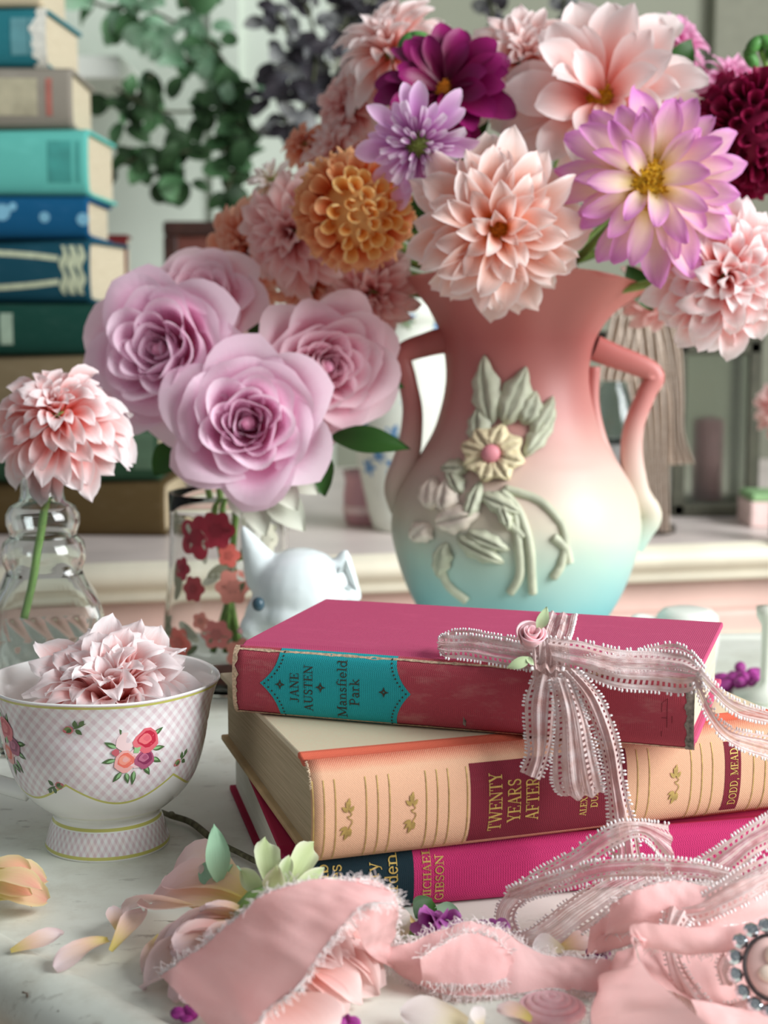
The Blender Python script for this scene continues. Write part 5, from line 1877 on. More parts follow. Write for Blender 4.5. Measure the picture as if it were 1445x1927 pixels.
for (x0, y0, z0, x1, y1, z1, w) in ((470, 1690, 0.022, 318, 1638, 0.016, 1.1), (480, 1715, 0.02, 280, 1690, 0.012, 1.2), (470, 1735, 0.02, 290, 1792, 0.010, 1.5), (460, 1740, 0.014, 232, 1700, 0.004, 0.8), (440, 1770, 0.012, 258, 1850, 0.004, 1.4),
                                   (430, 1790, 0.012, 318, 1878, 0.003, 1.2), (560, 1800, 0.016, 690, 1885, 0.004, 1.2), (600, 1770, 0.018, 722, 1850, 0.006, 1.2), (560, 1820, 0.014, 660, 1905, 0.003, 1.2), (480, 1870, 0.010, 600, 1990, 0.004, 1.9),
                                   (620, 1760, 0.02, 740, 1800, 0.010, 1.2), (300, 1760, 0.010, 268, 1828, 0.003, 0.9)):
    me = (WILT if x1 < x0 else SOFT)[rndp.choice((0, 1))][rndp.randrange(3)]
    lay(fallen, me, on(x0, y0, z0), on(x1, y1, z1), w, roll=rndp.uniform(-0.3, 0.3))
pm_sepal = petal_mat('sepal_pale_green', rgb(206, 218, 160), rgb(200, 216, 164), rgb(186, 204, 150), rgb(232, 236, 214), 0.25, transl=0.4)
SEP = petal_set('sepal', pm_sepal, kinds_decor(0.24, 0.15, 0.5), 34)
for (x0, y0, z0, x1, y1, z1, w) in ((515, 1690, 0.030, 500, 1578, 0.040, 1.1), (525, 1690, 0.030, 545, 1612, 0.040, 1.4), (535, 1690, 0.030, 590, 1588, 0.036, 1.0), (540, 1695, 0.030, 650, 1660, 0.030, 1.0), (505, 1695, 0.028, 455, 1640, 0.030, 1.2), (520, 1695, 0.026, 520, 1625, 0.046, 1.7),
                                   (530, 1700, 0.028, 610, 1635, 0.036, 1.3)):
    lay(fallen, SEP[1][rndp.randrange(3)], on(x0, y0, z0), on(x1, y1, z1), w, up=(0, -1, 0.5), name='sepal')
b = MB()
b.blob((0, 0.004, 0.020), 0.016, 0.014, 0.012, 16, 8)
b.build('receptacle', stem_m, fallen)

# --- ivy-like pale leaf, twig
dl = empty('dry_leaf', at(418, 1668, 0.575), 'curled pale grey green leaf leaning against the fallen dahlia', 'leaf')
for k, (x0, y0, x1, y1, w) in enumerate(((412, 1664, 404, 1548, 0.42), (400, 1655, 462, 1636, 0.55), (420, 1662, 372, 1628, 0.6))):
    me = leaf_mesh('leaf_lobe', 1.0, w, leaf_pale, 60 + k, 0.5)
    lay(dl, me, at(x0, y0, 0.576), at(x1, y1, 0.580 + 0.004 * k), 1.0, up=(0.25, -1, 0.3), name='leaf_lobe')
b = MB()
b.tube(smooth_path([on(300, 1527, 0.002), on(322, 1535, 0.0035), on(360, 1548, 0.003), (on(402, 1580, 0.0035)), on(450, 1605, 0.0035), on(500, 1630, 0.004)], 6), [0.0014] * 6 + [0.0016] * 12 + [0.0013] * 13, 8)
b.blob(on(322, 1533, 0.0035), 0.0021, 0.0021, 0.0016, 8, 6)
b.blob(on(402, 1580, 0.0035), 0.0020, 0.0020, 0.0016, 8, 6)
tag(b.build('twig', plain('twig_bark', rgb(98, 96, 72), 0.8, 0.25, 300)), 'brown green twig lying between the teacup and the books', 'twig')

# --- loose petals
LOOSE = [('curled lilac and cream petal lying alone before the teacup', 'w2', 20, 1790, 0.002, 122, 1755, 0.006, 1.0, 0.5), ('rolled lilac pink petal lying before the fallen dahlia', 'w2', 205, 1770, 0.004, 102, 1822, 0.003, 1.0, 0.0),
         ('long cream yellow petal bridging to the fallen dahlia', 'w2', 208, 1790, 0.003, 275, 1706, 0.010, 0.9, 0.3), ('small cream petal standing behind the rolled petal', 'w1', 222, 1752, 0.002, 208, 1706, 0.010, 0.8, 0.2),
         ('white petal lying beside a yellowed one under the lace loop', 's0', 1062, 1790, 0.003, 1002, 1776, 0.006, 1.1, 0.2), ('yellowed folded petal under the lace loop', 'w0', 1050, 1786, 0.003, 1118, 1766, 0.004, 0.8, 0.4),
         ('thin white petal at the table front before the ribbon', 's0', 880, 1925, 0.002, 752, 1902, 0.005, 0.8, 0.0), ('upright white petal at the table front beside the satin rosette', 's0', 905, 1935, 0.002, 893, 1893, 0.009, 1.2, 0.3),
         ('cream petal touching the satin rosette', 'w1', 1000, 1920, 0.004, 935, 1893, 0.008, 0.9, 0.1), ('narrow curved cream petal leaning on the magenta book', 'w2', 785, 1745, 0.003, 735, 1705, 0.008, 0.9, 0.2),
         ('translucent white petal beneath the frayed ribbon end', 's0', 762, 1760, 0.003, 728, 1715, 0.008, 1.2, 0.2)]
for lab, k, x0, y0, z0, x1, y1, z1, w, roll in LOOSE:
    S_ = WHITE[0] if k[0] == 's' else WILT[int(k[1])]
    z0, z1 = z0 + 0.002, z1 + 0.002
    o = lay(None, S_[rndp.randrange(4)], on(x0, y0, z0), on(x1, y1, z1), w * 1.75, roll=roll, name='loose_petal', up=(0, -0.6, 1))
    tag(o, lab, 'petal', 'loose petals on the table')
# cluster of yellow-orange petals at the far left
cl = empty('petal_cluster', on(40, 1670, 0), 'clump of wilted yellow and orange petals before the teacup', 'petals')
pm_yo = petal_mat('petal_yellow_orange', rgb(226, 220, 140), rgb(244, 210, 170), rgb(238, 176, 156), rgb(244, 234, 180), 0.4)
YO = petal_set('yo', pm_yo, [dict(w=0.5, prof=OVAL, alpha=[(0, 1.0), (0.5, 0.8), (1, 0.8)], beta=[(0, 0.5), (0.5, 0.0), (1, -0.7)], ripple=0.05, twist=0.3)], 35)
for (x0, y0, z0, x1, y1, z1, w) in ((-40, 1660, 0.012, 95, 1650, 0.012, 1.1), (-30, 1680, 0.010, 97, 1690, 0.006, 1.1), (-30, 1660, 0.016, 85, 1668, 0.016, 1.0), (-20, 1700, 0.006, 65, 1700, 0.003, 0.8), (-30, 1670, 0.010, 60, 1680, 0.012, 0.8), (-40, 1640, 0.016, 60, 1632, 0.018, 0.9)):
    lay(cl, YO[0][rndp.randrange(3)], on(x0, y0, z0), on(x1, y1, z1), w, roll=rndp.uniform(-0.3, 0.3))

# --- little purple flower with a leaf in front of the bottom book; purple scraps
pm_purp = petal_mat('petal_purple', rgb(120, 34, 110), rgb(158, 62, 148), rgb(188, 110, 184), rgb(196, 128, 190), 0.4)
PU = petal_set('purple', pm_purp, kinds_open(0.7, 0.08), 36)
pc = on(822, 1738, 0.006)
pf = empty('purple_flower', (pc.x, pc.y, 0.0), 'small crumpled purple flower lying before the magenta book', 'flower')
for k in range(12):
    a = R(30 * k + rndp.uniform(-14, 14))
    lay(pf, PU[1][k % 3], on(830, 1742, 0.006), on(830 + 42 * math.cos(a), 1735 + 22 * math.sin(a), 0.008 + 0.006 * rndp.random()), 1.0, up=(0.3 * math.cos(a), -0.8, 0.6), roll=rndp.uniform(-.5, .5))
for k in range(5):
    lay(pf, PU[0][k % 3], on(890 + 10 * k, 1748, 0.004), on(905 + 14 * k, 1738 + 3 * k, 0.009), 0.8, up=(0, -0.9, 0.5))
screen_leaf('purple_flower_leaf', 'dark green leaf standing behind the small purple flower', 782, 1728, 815, 1690, 0.588, 0.596, 0.95, leaf_dark, seed=3)
screen_leaf('purple_flower_leaf', 'pale green leaf behind the small purple flower', 815, 1712, 868, 1722, 0.592, 0.594, 0.7, leaf_pale, seed=4)
b = MB()
b.tube([on(735, 1742, 0.004), on(765, 1752, 0.004), on(800, 1760, 0.003)], 0.0012, 6)
tag(b.build('flower_stem', stem_m), 'short green stem under the ribbon end by the purple flower', 'stem')
for lab, x, y in (('purple petal scrap at the cut end of the chiffon ribbon', 347, 1908), ('purple petal scrap between the ribbon and the table front', 652, 1925), ('dark purple petal scrap under the chiffon by the lace loop', 1125, 1795)):
    b = MB()
    c0 = on(x, y, 0.0035)
    for k in range(4):
        a = k * 1.7
        b.blob(c0 + Vector((0.0022 * math.cos(a), 0.002 * math.sin(a), 0.001 * math.sin(a * 2))), 0.0028, 0.0012, 0.0026, 8, 6, Matrix.Rotation(a, 3, 'Z') @ Matrix.Rotation(0.5 * k, 3, 'X'))
    tag(b.build('petal_scrap', plain('purple_scrap', rgb(140, 40, 122), 0.6, 0.25, 400)), lab, 'petal')
# purple scraps on the table behind the books
b = MB()
for k in range(14):
    a = k * 2.4
    c0 = on(1395, 1282, 0.004)
    b.blob(c0 + Vector((0.018 * math.cos(a) * (k / 14), 0.03 * math.sin(a) * (k / 14), 0.002 * (k % 3))), 0.007, 0.004, 0.004, 8, 6, Matrix.Rotation(a, 3, 'Z'))
tag(b.build('fallen_purple_bloom', plain('purple_bloom', rgb(150, 50, 130), 0.6, 0.3, 200)), 'crumpled purple bloom lying on the table behind the tan book', 'flower')


# ------------------------------------------------------------------ ribbons
def strip_points(A, B, n=7):
    return smooth_path(A, n), smooth_path(B, n)


def strip(b, A, B, n=7, nv=8, bulge=0.0, wob=0.0, seed=0, pleat=0.0):
    """surface between two edge polylines; u = metres along, v across"""
    PA, PB = strip_points(A, B, n)
    N = len(PA)
    u = 0.0
    vs_, uvs = [], []
    for i in range(N):
        if i:
            u += ((PA[i] - PA[i - 1]).length + (PB[i] - PB[i - 1]).length) / 2
        d = (PA[min(i + 1, N - 1)] + PB[min(i + 1, N - 1)] - PA[max(i - 1, 0)] - PB[max(i - 1, 0)])
        nn = d.cross(PB[i] - PA[i])
        nn = nn.normalized() if nn.length > 1e-12 else Vector((0, -1, 0))
        if nn.y > 0:
            nn = -nn
        for j in range(nv + 1):
            v = j / nv
            p = PA[i].lerp(PB[i], v)
            h = bulge * math.sin(math.pi * v)
            if wob:
                h += wob * (mnoise.noise(Vector((u * 90 + seed * 7, v * 2.2, seed))) + 0.35 * mnoise.noise(Vector((u * 260 + seed * 3, v * 5, seed + 5))))
            if pleat:
                h += pleat * math.sin(v * 2 * math.pi * 2.6 + seed + 1.5 * mnoise.noise(Vector((u * 40, seed, 0)))) * math.sin(math.pi * v) ** 0.5
            vs_.append(p + nn * h)
            uvs.append((u, v))
    n_ = nv + 1
    b.add(vs_, [(i * n_ + j, i * n_ + j + 1, (i + 1) * n_ + j + 1, (i + 1) * n_ + j) for i in range(N - 1) for j in range(nv)], uvs)
    return PA, PB


# --- lace
def lace_material():
    t = NT('blush_lace')
    u, v = t.uv()
    um = t.math('MULTIPLY', u, 1000.0)     # millimetres along
    vm = t.math('MULTIPLY', v, 10.0)       # about millimetres across
    e = t.math('ABSOLUTE', t.math('MULTIPLY_ADD', v, 2.0, -1.0))
    # slot holes in the two borders
    rowd = t.math('ABSOLUTE', t.math('SUBTRACT', e, 0.66))
    slot = t.math('MULTIPLY', t.math('GREATER_THAN', t.math('SINE', t.math('MULTIPLY_ADD', um, 2 * math.pi / 2.3, t.math('MULTIPLY', v, 9.0))), 0.05), t.math('LESS_THAN', rowd, 0.085))
    # fine net in the middle
    a = t.math('SINE', t.math('MULTIPLY', t.math('ADD', um, vm), 2 * math.pi / 1.0))
    c = t.math('SINE', t.math('MULTIPLY', t.math('SUBTRACT', um, vm), 2 * math.pi / 1.0))
    net = t.math('GREATER_THAN', t.math('MULTIPLY', a, c), 0.12)
    mid = t.math('LESS_THAN', t.math('ABSOLUTE', t.math('SUBTRACT', e, 0.24)), 0.17)
    hole = t.math('MAXIMUM', slot, t.math('MULTIPLY', t.math('MULTIPLY', net, mid), 0.75))
    # thread relief
    thr = t.math('SINE', t.math('MULTIPLY', v, 2 * math.pi * 11))
    thr2 = t.math('SINE', t.math('MULTIPLY', um, 2 * math.pi / 0.55))
    h = t.math('ADD', thr, t.math('MULTIPLY', thr2, 0.6))
    n = t.noise(160, 3, t.coord('Object'))
    col = t.ramp(n, [(0.3, rgb(226, 190, 182)), (0.5, rgb(240, 216, 212)), (0.7, rgb(250, 238, 236))])
    t.bump(h, 0.6, 0.0004)
    t.set(col, 0.7, 0.3)
    tl = t.n('ShaderNodeBsdfTranslucent')
    t.l(col, tl.inputs[0])
    m1 = t.n('ShaderNodeMixShader')
    m1.inputs[0].default_value = 0.25
    t.l(t.bsdf.outputs[0], m1.inputs[1])
    t.l(tl.outputs[0], m1.inputs[2])
    tr = t.n('ShaderNodeBsdfTransparent')
    m2 = t.n('ShaderNodeMixShader')
    t.l(hole, m2.inputs[0])
    t.l(m1.outputs[0], m2.inputs[1])
    t.l(tr.outputs[0], m2.inputs[2])
    t.l(m2.outputs[0], t.out.inputs[0])
    return t.m


LACE = lace_material()
PICOT = plain('lace_picot', rgb(252, 240, 238), 0.6, 0.08, 300)
lace = empty('lace_ribbon', on(1050, 1715, 0.0), 'blush lace ribbon with looped edging tied in a bow round the rose book', 'ribbon')
LINV = lace.matrix_world.inverted()


def picots(PA, PB, seed, step=0.00155, size=1.0):
    b = MB()
    rnd = random.Random(seed)
    for E, O in ((PA, PB), (PB, PA)):
        acc = 0.0
        for i in range(1, len(E)):
            seg = E[i] - E[i - 1]
            L = seg.length
            while acc < L:
                p = E[i - 1] + seg * (acc / max(L, 1e-9))
                o = (E[i] - O[i])
                o = o.normalized() if o.length > 1e-9 else Vector((0, 0, 1))
                d = (o + Vector((rnd.uniform(-.12, .12), rnd.uniform(-.12, .12), rnd.uniform(-.12, .12)))).normalized()
                l = 0.0010 * size * rnd.uniform(0.85, 1.15)
                b.blob(p + d * l * 0.6, 0.00050 * size, 0.00050 * size, l * 0.8, 6, 4, frame_to(d))
                acc += step * rnd.uniform(0.8, 1.2) * (1.0 if rnd.random() < 0.85 else 2.2)
            acc -= L
    return b


def lace_piece(name, A, B, n=7, bulge=0.0, wob=0.0007, seed=0, edge=True):
    b = MB()
    PA, PB = strip(b, A, B, n, 20, bulge, wob, seed, 0.0011)
    o = b.build(name, LACE, lace, inv=LINV)
    if edge:
        p = picots(PA, PB, seed).build('picot_edging', PICOT, o, inv=LINV)
        p['kind'] = 'stuff'
    return o


def E(*pts):
    """edge polyline from (px, py, Y)"""
    return [at(*p) for p in pts]


def T(*pts):
    """edge polyline from (px, py, z)"""
    return [on(*p) for p in pts]


ZT = 0.0998
lace_piece('band', T((1026, 1152, ZT), (1012, 1190, ZT + .001), (1000, 1232, ZT + .003), (1005, 1262, ZT + .002)), T((1082, 1156, ZT), (1074, 1190, ZT + .001), (1062, 1225, ZT + .003), (1056, 1262, ZT + .002)), seed=1)
lace_piece('bow_loop', E((1010, 1204, .628), (940, 1196, .640), (880, 1186, .650), (842, 1190, .655), (826, 1204, .652), (834, 1196, .645), (880, 1196, .640), (950, 1206, .630), (1010, 1216, .622)),
           E((1010, 1240, .618), (940, 1226, .632), (880, 1220, .642), (842, 1228, .645), (828, 1222, .642), (836, 1236, .636), (880, 1240, .632), (950, 1252, .624), (1010, 1262, .616)), wob=.0010, seed=2)
lace_piece('bow_loop', E((1030, 1200, .616), (1090, 1206, .612), (1160, 1222, .610), (1230, 1226, .610), (1290, 1234, .604), (1322, 1262, .596)), E((1046, 1256, .610), (1100, 1272, .606), (1160, 1294, .602), (1230, 1300, .600), (1290, 1304, .596), (1326, 1284, .592)), seed=3, bulge=.003)
lace_piece('bow_loop', E((1100, 1236, .616), (1180, 1228, .622), (1260, 1211, .622), (1300, 1226, .614), (1326, 1258, .600)), E((1110, 1262, .612), (1190, 1262, .616), (1262, 1256, .616), (1300, 1262, .606), (1322, 1276, .597)), seed=4)
lace_piece('tail', E((1312, 1252, .594), (1345, 1286, .592), (1385, 1318, .592), (1450, 1340, .600)), E((1322, 1284, .590), (1346, 1312, .588), (1386, 1345, .588), (1450, 1362, .596)), seed=5)
lace_piece('tail', E((1312, 1268, .594), (1338, 1325, .592), (1372, 1368, .596), (1450, 1384, .606)), E((1305, 1284, .592), (1330, 1350, .588), (1372, 1398, .590), (1450, 1430, .598)), seed=6)
# knot: short wraps of lace
for k, (A_, B_) in enumerate((((1000, 1222), (1052, 1218)), ((1012, 1212), (1070, 1232)), ((1004, 1240), (1058, 1236)))):
    pa, pb = [], []
    for q in range(13):
        a = R(-110 + 220 * q / 12)
        off = Vector((0, -math.cos(a) * 0.0058, -math.sin(a) * 0.0078 - 0.004))
        pa.append(at(*A_, .618) + off)
        pb.append(at(*B_, .618) + off + Vector((0, -0.0006 * k, 0)))
    lace_piece('knot', pa, pb, n=2, seed=20 + k, edge=False)
# hanging loops and long tail in front of the spines
lace_piece('hanging_loop', E((1004, 1274, .6095), (988, 1320, .605), (990, 1380, .602), (992, 1420, .600), (978, 1452, .598)), E((1046, 1276, .6080), (1046, 1330, .602), (1040, 1390, .600), (1030, 1430, .599), (1016, 1468, .598)), bulge=.0035, seed=7)
lace_piece('hanging_loop', E((1036, 1280, .604), (1046, 1350, .596), (1040, 1430, .595), (1042, 1478, .597), (1060, 1496, .600), (1062, 1470, .604), (1060, 1380, .607), (1050, 1290, .6085)),
           E((1074, 1276, .602), (1100, 1350, .594), (1118, 1430, .593), (1130, 1476, .595), (1132, 1490, .599), (1132, 1462, .603), (1110, 1370, .606), (1080, 1284, .6085)), bulge=.002, seed=8)
lace_piece('tail', E((1056, 1268, .606), (1096, 1320, .597), (1128, 1400, .594), (1142, 1480, .594), (1148, 1560, .592), (1152, 1620, .590)), E((1084, 1258, .605), (1132, 1315, .596), (1162, 1395, .593), (1176, 1480, .593), (1196, 1560, .591), (1206, 1620, .588)), bulge=.002, seed=9)
# pile on the table before the bottom book
lace_piece('pile_loop', E((1258, 1552, .582), (1200, 1546, .578), (1150, 1552, .576), (1070, 1605, .578), (990, 1650, .580), (946, 1690, .582), (934, 1728, .584), (948, 1768, .580)),
           E((1262, 1640, .580), (1212, 1580, .574), (1160, 1592, .572), (1090, 1640, .574), (1020, 1678, .576), (982, 1702, .576), (968, 1730, .577), (992, 1778, .574)), bulge=.002, seed=10)
lace_piece('pile_loop', E((940, 1748, .580), (990, 1752, .574), (1060, 1700, .580), (1130, 1655, .586), (1220, 1625, .588)), E((985, 1786, .568), (1050, 1780, .562), (1120, 1740, .564), (1190, 1690, .570), (1260, 1655, .576)), bulge=.002, seed=11)
lace_piece('pile_loop', E((955, 1672, .574), (1040, 1644, .568), (1140, 1618, .562), (1240, 1614, .558), (1320, 1624, .556), (1376, 1640, .556)), E((975, 1694, .572), (1050, 1676, .564), (1140, 1652, .558), (1240, 1650, .554), (1316, 1654, .552), (1370, 1662, .552)), bulge=.002, seed=12)
lace_piece('pile_loop', E((1300, 1625, .566), (1345, 1598, .566), (1400, 1560, .568), (1455, 1525, .572)), E((1372, 1660, .556), (1396, 1634, .558), (1425, 1606, .562), (1460, 1590, .566)), seed=13)
lace_piece('pile_loop', E((1244, 1700, .546), (1300, 1694, .544), (1352, 1664, .544), (1400, 1632, .546), (1455, 1606, .550)), E((1262, 1740, .538), (1320, 1734, .538), (1376, 1712, .538), (1420, 1690, .540), (1460, 1664, .544)), bulge=.002, seed=14)
lace_piece('pile_loop', E((1248, 1702, .542), (1246, 1750, .534), (1256, 1820, .524), (1270, 1880, .514), (1300, 1906, .508)), E((1300, 1728, .538), (1276, 1770, .530), (1286, 1820, .520), (1322, 1870, .510), (1345, 1900, .506)), bulge=.002, seed=15)
lace_piece('pile_loop', E((1358, 1852, .508), (1348, 1815, .512), (1378, 1778, .518), (1455, 1744, .526)), E((1384, 1856, .502), (1374, 1822, .504), (1398, 1796, .508), (1455, 1776, .514)), seed=16)
lace_piece('pile_loop', E((1318, 1902, .507), (1360, 1892, .506), (1410, 1878, .504), (1460, 1862, .502)), E((1325, 1946, .498), (1370, 1938, .497), (1420, 1922, .496), (1460, 1908, .496)), seed=17)

# --- satin rosebud on the bow
def satin(name, c, c2):
    t = NT(name)
    n = t.noise(300, 3, t.coord('Object'))
    return t.set(t.ramp(n, [(0.3, c), (0.7, c2)]), 0.3, 0.6, Sheen_Weight=0.4)


sat = satin('pink_satin', rgb(240, 176, 184), rgb(248, 202, 206))
rc = at(1000, 1197, .606)
rb = empty('ribbon_rosebud', rc + Vector((0, 0, -0.006)), 'tiny pink satin rosebud with green ribbon leaves on the lace bow', 'ribbon rose')
rinv = rb.matrix_world.inverted()
b = MB()
K = 90
A, B = [], []
ax = Vector((0.1, -0.62, 0.78)).normalized()
e1 = ax.orthogonal().normalized()
e2 = ax.cross(e1)
for i in range(K + 1):
    t_ = i / K
    a = t_ * 2 * math.pi * 3.4
    r = 0.0006 + 0.0052 * t_ ** 0.9
    p = rc + (e1 * math.cos(a) + e2 * math.sin(a)) * r
    A.append(p + ax * (0.0042 - 0.0022 * t_ + 0.0006 * math.sin(a * 1.6)) + (e1 * math.cos(a) + e2 * math.sin(a)) * 0.0008)
    B.append(p - ax * 0.005 - (e1 * math.cos(a) + e2 * math.sin(a)) * r * 0.45)
b.add(A + B, [(i, i + 1, K + 2 + i, K + 1 + i) for i in range(K)])
o = b.build('bud', sat, rb, inv=rinv)
solidify(o, 0.0005)
gs = satin('green_satin', rgb(168, 190, 140), rgb(196, 214, 170))
for x0, y0, x1, y1, Ya, Yb, w in ((1012, 1185, 1030, 1142, .606, .604, 0.5), (1000, 1238, 952, 1258, .604, .602, 0.42), (990, 1236, 1005, 1252, .604, .602, 0.5)):
    a, c = at(x0, y0, Ya), at(x1, y1, Yb)
    me = leaf_mesh('satin_leaf', 1.0, w, gs, 5)
    lay(rb, me, a, c, 1.0, up=(0.2, -1, 0.3), name='satin_leaf')

# --- satin swirl rosette at the table front
rs = on(1035, 1912, 0.0)
ro = empty('satin_rosette', rs, 'flat pale pink satin swirl rosette at the table front', 'ribbon rose')
b = MB()
K = 220
pathp = []
for i in range(K + 1):
    t_ = i / K
    a = t_ * 2 * math.pi * 4.2
    r = 0.0008 + 0.0105 * t_
    pathp.append(Vector((r * math.cos(a), r * math.sin(a), 0.0062 - 0.0042 * t_ ** 1.6)))
b.tube(pathp, [0.0019] * (K + 1), 8)
b.build('swirl', sat, ro)
b = MB()
b.lathe([(0, 0.0), (0.0115, 0.0), (0.0118, 0.002), (0.006, 0.0045), (0.0, 0.0055)], 32)
b.build('base', sat, ro)

# --- cameo brooch at the edge of the lace pile
bc = at(1452, 1822, .500)
axb = Vector((-0.1, -0.75, 0.65)).normalized()
br = empty('cameo_brooch', bc, 'pink cameo brooch ringed with clear stones lying in the lace', 'brooch', rot=frame_to(axb))
b = MB()
b.blob((0, 0, 0.0012), 0.0086, 0.0105, 0.0030, 24, 10)
b.build('cameo', plain('cameo_pink', rgb(238, 200, 192), 0.35, 0.03), br)
b = MB()
b.blob((0.001, 0.003, 0.0042), 0.0036, 0.0042, 0.0022, 14, 8)
b.blob((0.0, -0.003, 0.0038), 0.0052, 0.0034, 0.0018, 14, 8)
b.build('cameo_relief', plain('cameo_cream', rgb(246, 226, 208), 0.35, 0.03), br)
b = MB()
b.tube([Vector((0.0092 * math.cos(a), 0.0112 * math.sin(a), 0.0008)) for a in [2 * math.pi * i / 48 for i in range(49)]], 0.0008, 8)
b.build('bezel', plain('pewter', rgb(96, 88, 88), 0.3, 0.1, 200, Metallic=0.8), br)
gem = glass_mat('clear_stone', (0.96, 0.98, 1, 1), 0.0, 1.9)
gm2 = plain('stone_foil', rgb(214, 222, 234), 0.08, 0.2, 900, Metallic=1.0)
for i in range(15):
    a = 2 * math.pi * i / 15
    c = Vector((0.0126 * math.cos(a), 0.0148 * math.sin(a), 0.0))
    b = MB()
    n = 8
    r = 0.0028
    rings = [(0.3 * r, -0.0012), (r, 0.0004), (0.62 * r, 0.0013)]
    b.add([c + Vector((q * math.cos(2 * math.pi * k / n), q * math.sin(2 * math.pi * k / n), z)) for q, z in rings for k in range(n)],
          [tuple(range(n))[::-1], tuple(range(2 * n, 3 * n))] + [(j * n + k, j * n + (k + 1) % n, (j + 1) * n + (k + 1) % n, (j + 1) * n + k) for j in range(2) for k in range(n)])
    b.build('stone', gm2, br, smooth=False)


# --- chiffon ribbon
def chiffon_mat():
    t = NT('pink_chiffon')
    x, y, z = t.xyz('Object')
    n = t.noise(900, 3, t.coord('Object'))
    n2 = t.noise(26, 4, t.coord('Object'))
    col = t.ramp(n2, [(0.3, rgb(242, 184, 182)), (0.7, rgb(248, 204, 202))])
    col = t.mix(t.math('MULTIPLY', n, 0.25), col, rgb(253, 226, 224))
    t.bump(n, 0.35, 0.0003)
    t.set(col, 0.75, 0.2, Sheen_Weight=0.25)
    tl = t.n('ShaderNodeBsdfTranslucent')
    t.l(col, tl.inputs[0])
    m = t.n('ShaderNodeMixShader')
    m.inputs[0].default_value = 0.35
    t.l(t.bsdf.outputs[0], m.inputs[1])
    t.l(tl.outputs[0], m.inputs[2])
    t.l(m.outputs[0], t.out.inputs[0])
    return t.m


CH = chiffon_mat()
FR = plain('chiffon_thread', rgb(254, 240, 238), 0.8, 0.04, 300)
chif = empty('chiffon_ribbon', on(700, 1850, 0.0), 'frayed pink chiffon ribbon draped over the fallen dahlia and bunched up beside the lace', 'ribbon')
CINV = chif.matrix_world.inverted()


def fringe(b, E_, O_, rnd, dens=5200, lmax=0.0055, curl=0.7):
    for i in range(1, len(E_)):
        seg = E_[i] - E_[i - 1]
        cnt = max(1, int(seg.length * dens * rnd.uniform(0.5, 1.3)))
        for k in range(cnt):
            p = E_[i - 1] + seg * rnd.random()
            o = (E_[i] - O_[i])
            o = o.normalized() if o.length > 1e-9 else Vector((0, -1, 0))
            al = seg.normalized() if seg.length > 1e-9 else Vector((1, 0, 0))
            l = lmax * rnd.uniform(0.25, 1.0) ** 1.5
            nrm = o.cross(al)
            pts = [p - o * 0.0006]
            d = (o * 0.7 + al * rnd.uniform(-1, 1) * 0.9 + nrm * rnd.uniform(-0.5, 0.5)).normalized()
            for s in range(4):
                pts.append(pts[-1] + d * (l / 4))
                d = (d + Vector((rnd.uniform(-1, 1), rnd.uniform(-1, 1), rnd.uniform(-1, 0.6))) * curl).normalized()
            for q in pts:
                if q.z < 0.0004:
                    q.z = 0.0004
            b.tube(pts, 0.00014, 3, cap=False)


def chiffon(A, B, n=8, nv=12, bulge=0.0, wob=0.0012, seed=0, frA=True, frB=True, lmax=0.0055):
    b = MB()
    PA, PB = strip(b, A, B, n, nv, bulge, wob, seed)
    for q in b.v:
        if q.z < 0.0006:
            q.z = 0.0006
    o = b.build('ribbon_fold', CH, chif, inv=CINV)
    f = MB()
    rnd = random.Random(seed)
    if frA:
        fringe(f, PA, PB, rnd, lmax=lmax)
    if frB:
        fringe(f, PB, PA, rnd, lmax=lmax)
    if f.v:
        ff = f.build('frayed_threads', FR, o, inv=CINV)
        ff['kind'] = 'stuff'
    return PA, PB


# band over the fallen flower, cut end at lower left
chiffon(T((300, 1834, .010), (345, 1806, .020), (400, 1764, .030), (455, 1718, .040), (500, 1680, .047), (560, 1662, .050), (640, 1655, .049), (735, 1672, .044)),
        T((452, 1990, .006), (500, 1905, .018), (560, 1858, .028), (600, 1800, .036), (640, 1750, .042), (672, 1715, .046), (700, 1700, .047), (742, 1700, .042)), wob=.0016, seed=41)
# fold turning back under at the right of the flower
chiffon(T((640, 1655, .049), (700, 1656, .047), (742, 1682, .042), (748, 1730, .030), (742, 1770, .018), (770, 1790, .010)),
        T((640, 1712, .044), (660, 1725, .040), (672, 1745, .034), (680, 1772, .026), (700, 1800, .016), (740, 1822, .006)), wob=.0014, seed=42, frB=False)
# run across the table to the right with a raised fold
chiffon(T((690, 1778, .018), (760, 1776, .016), (830, 1750, .018), (895, 1735, .020), (955, 1755, .016), (1010, 1790, .010), (1080, 1803, .008), (1150, 1806, .012)),
        T((700, 1800, .010), (760, 1838, .003), (820, 1868, .002), (890, 1876, .002), (960, 1872, .001), (1030, 1862, .001), (1090, 1866, .002), (1150, 1872, .004)), bulge=.002, wob=.0018, seed=43, lmax=.0055)
chiffon(T((790, 1800, .016), (840, 1772, .019), (880, 1756, .020), (930, 1765, .018), (965, 1800, .012)), T((795, 1848, .006), (840, 1852, .006), (880, 1855, .006), (930, 1850, .006), (968, 1838, .005)), wob=.001, seed=44, lmax=.006)
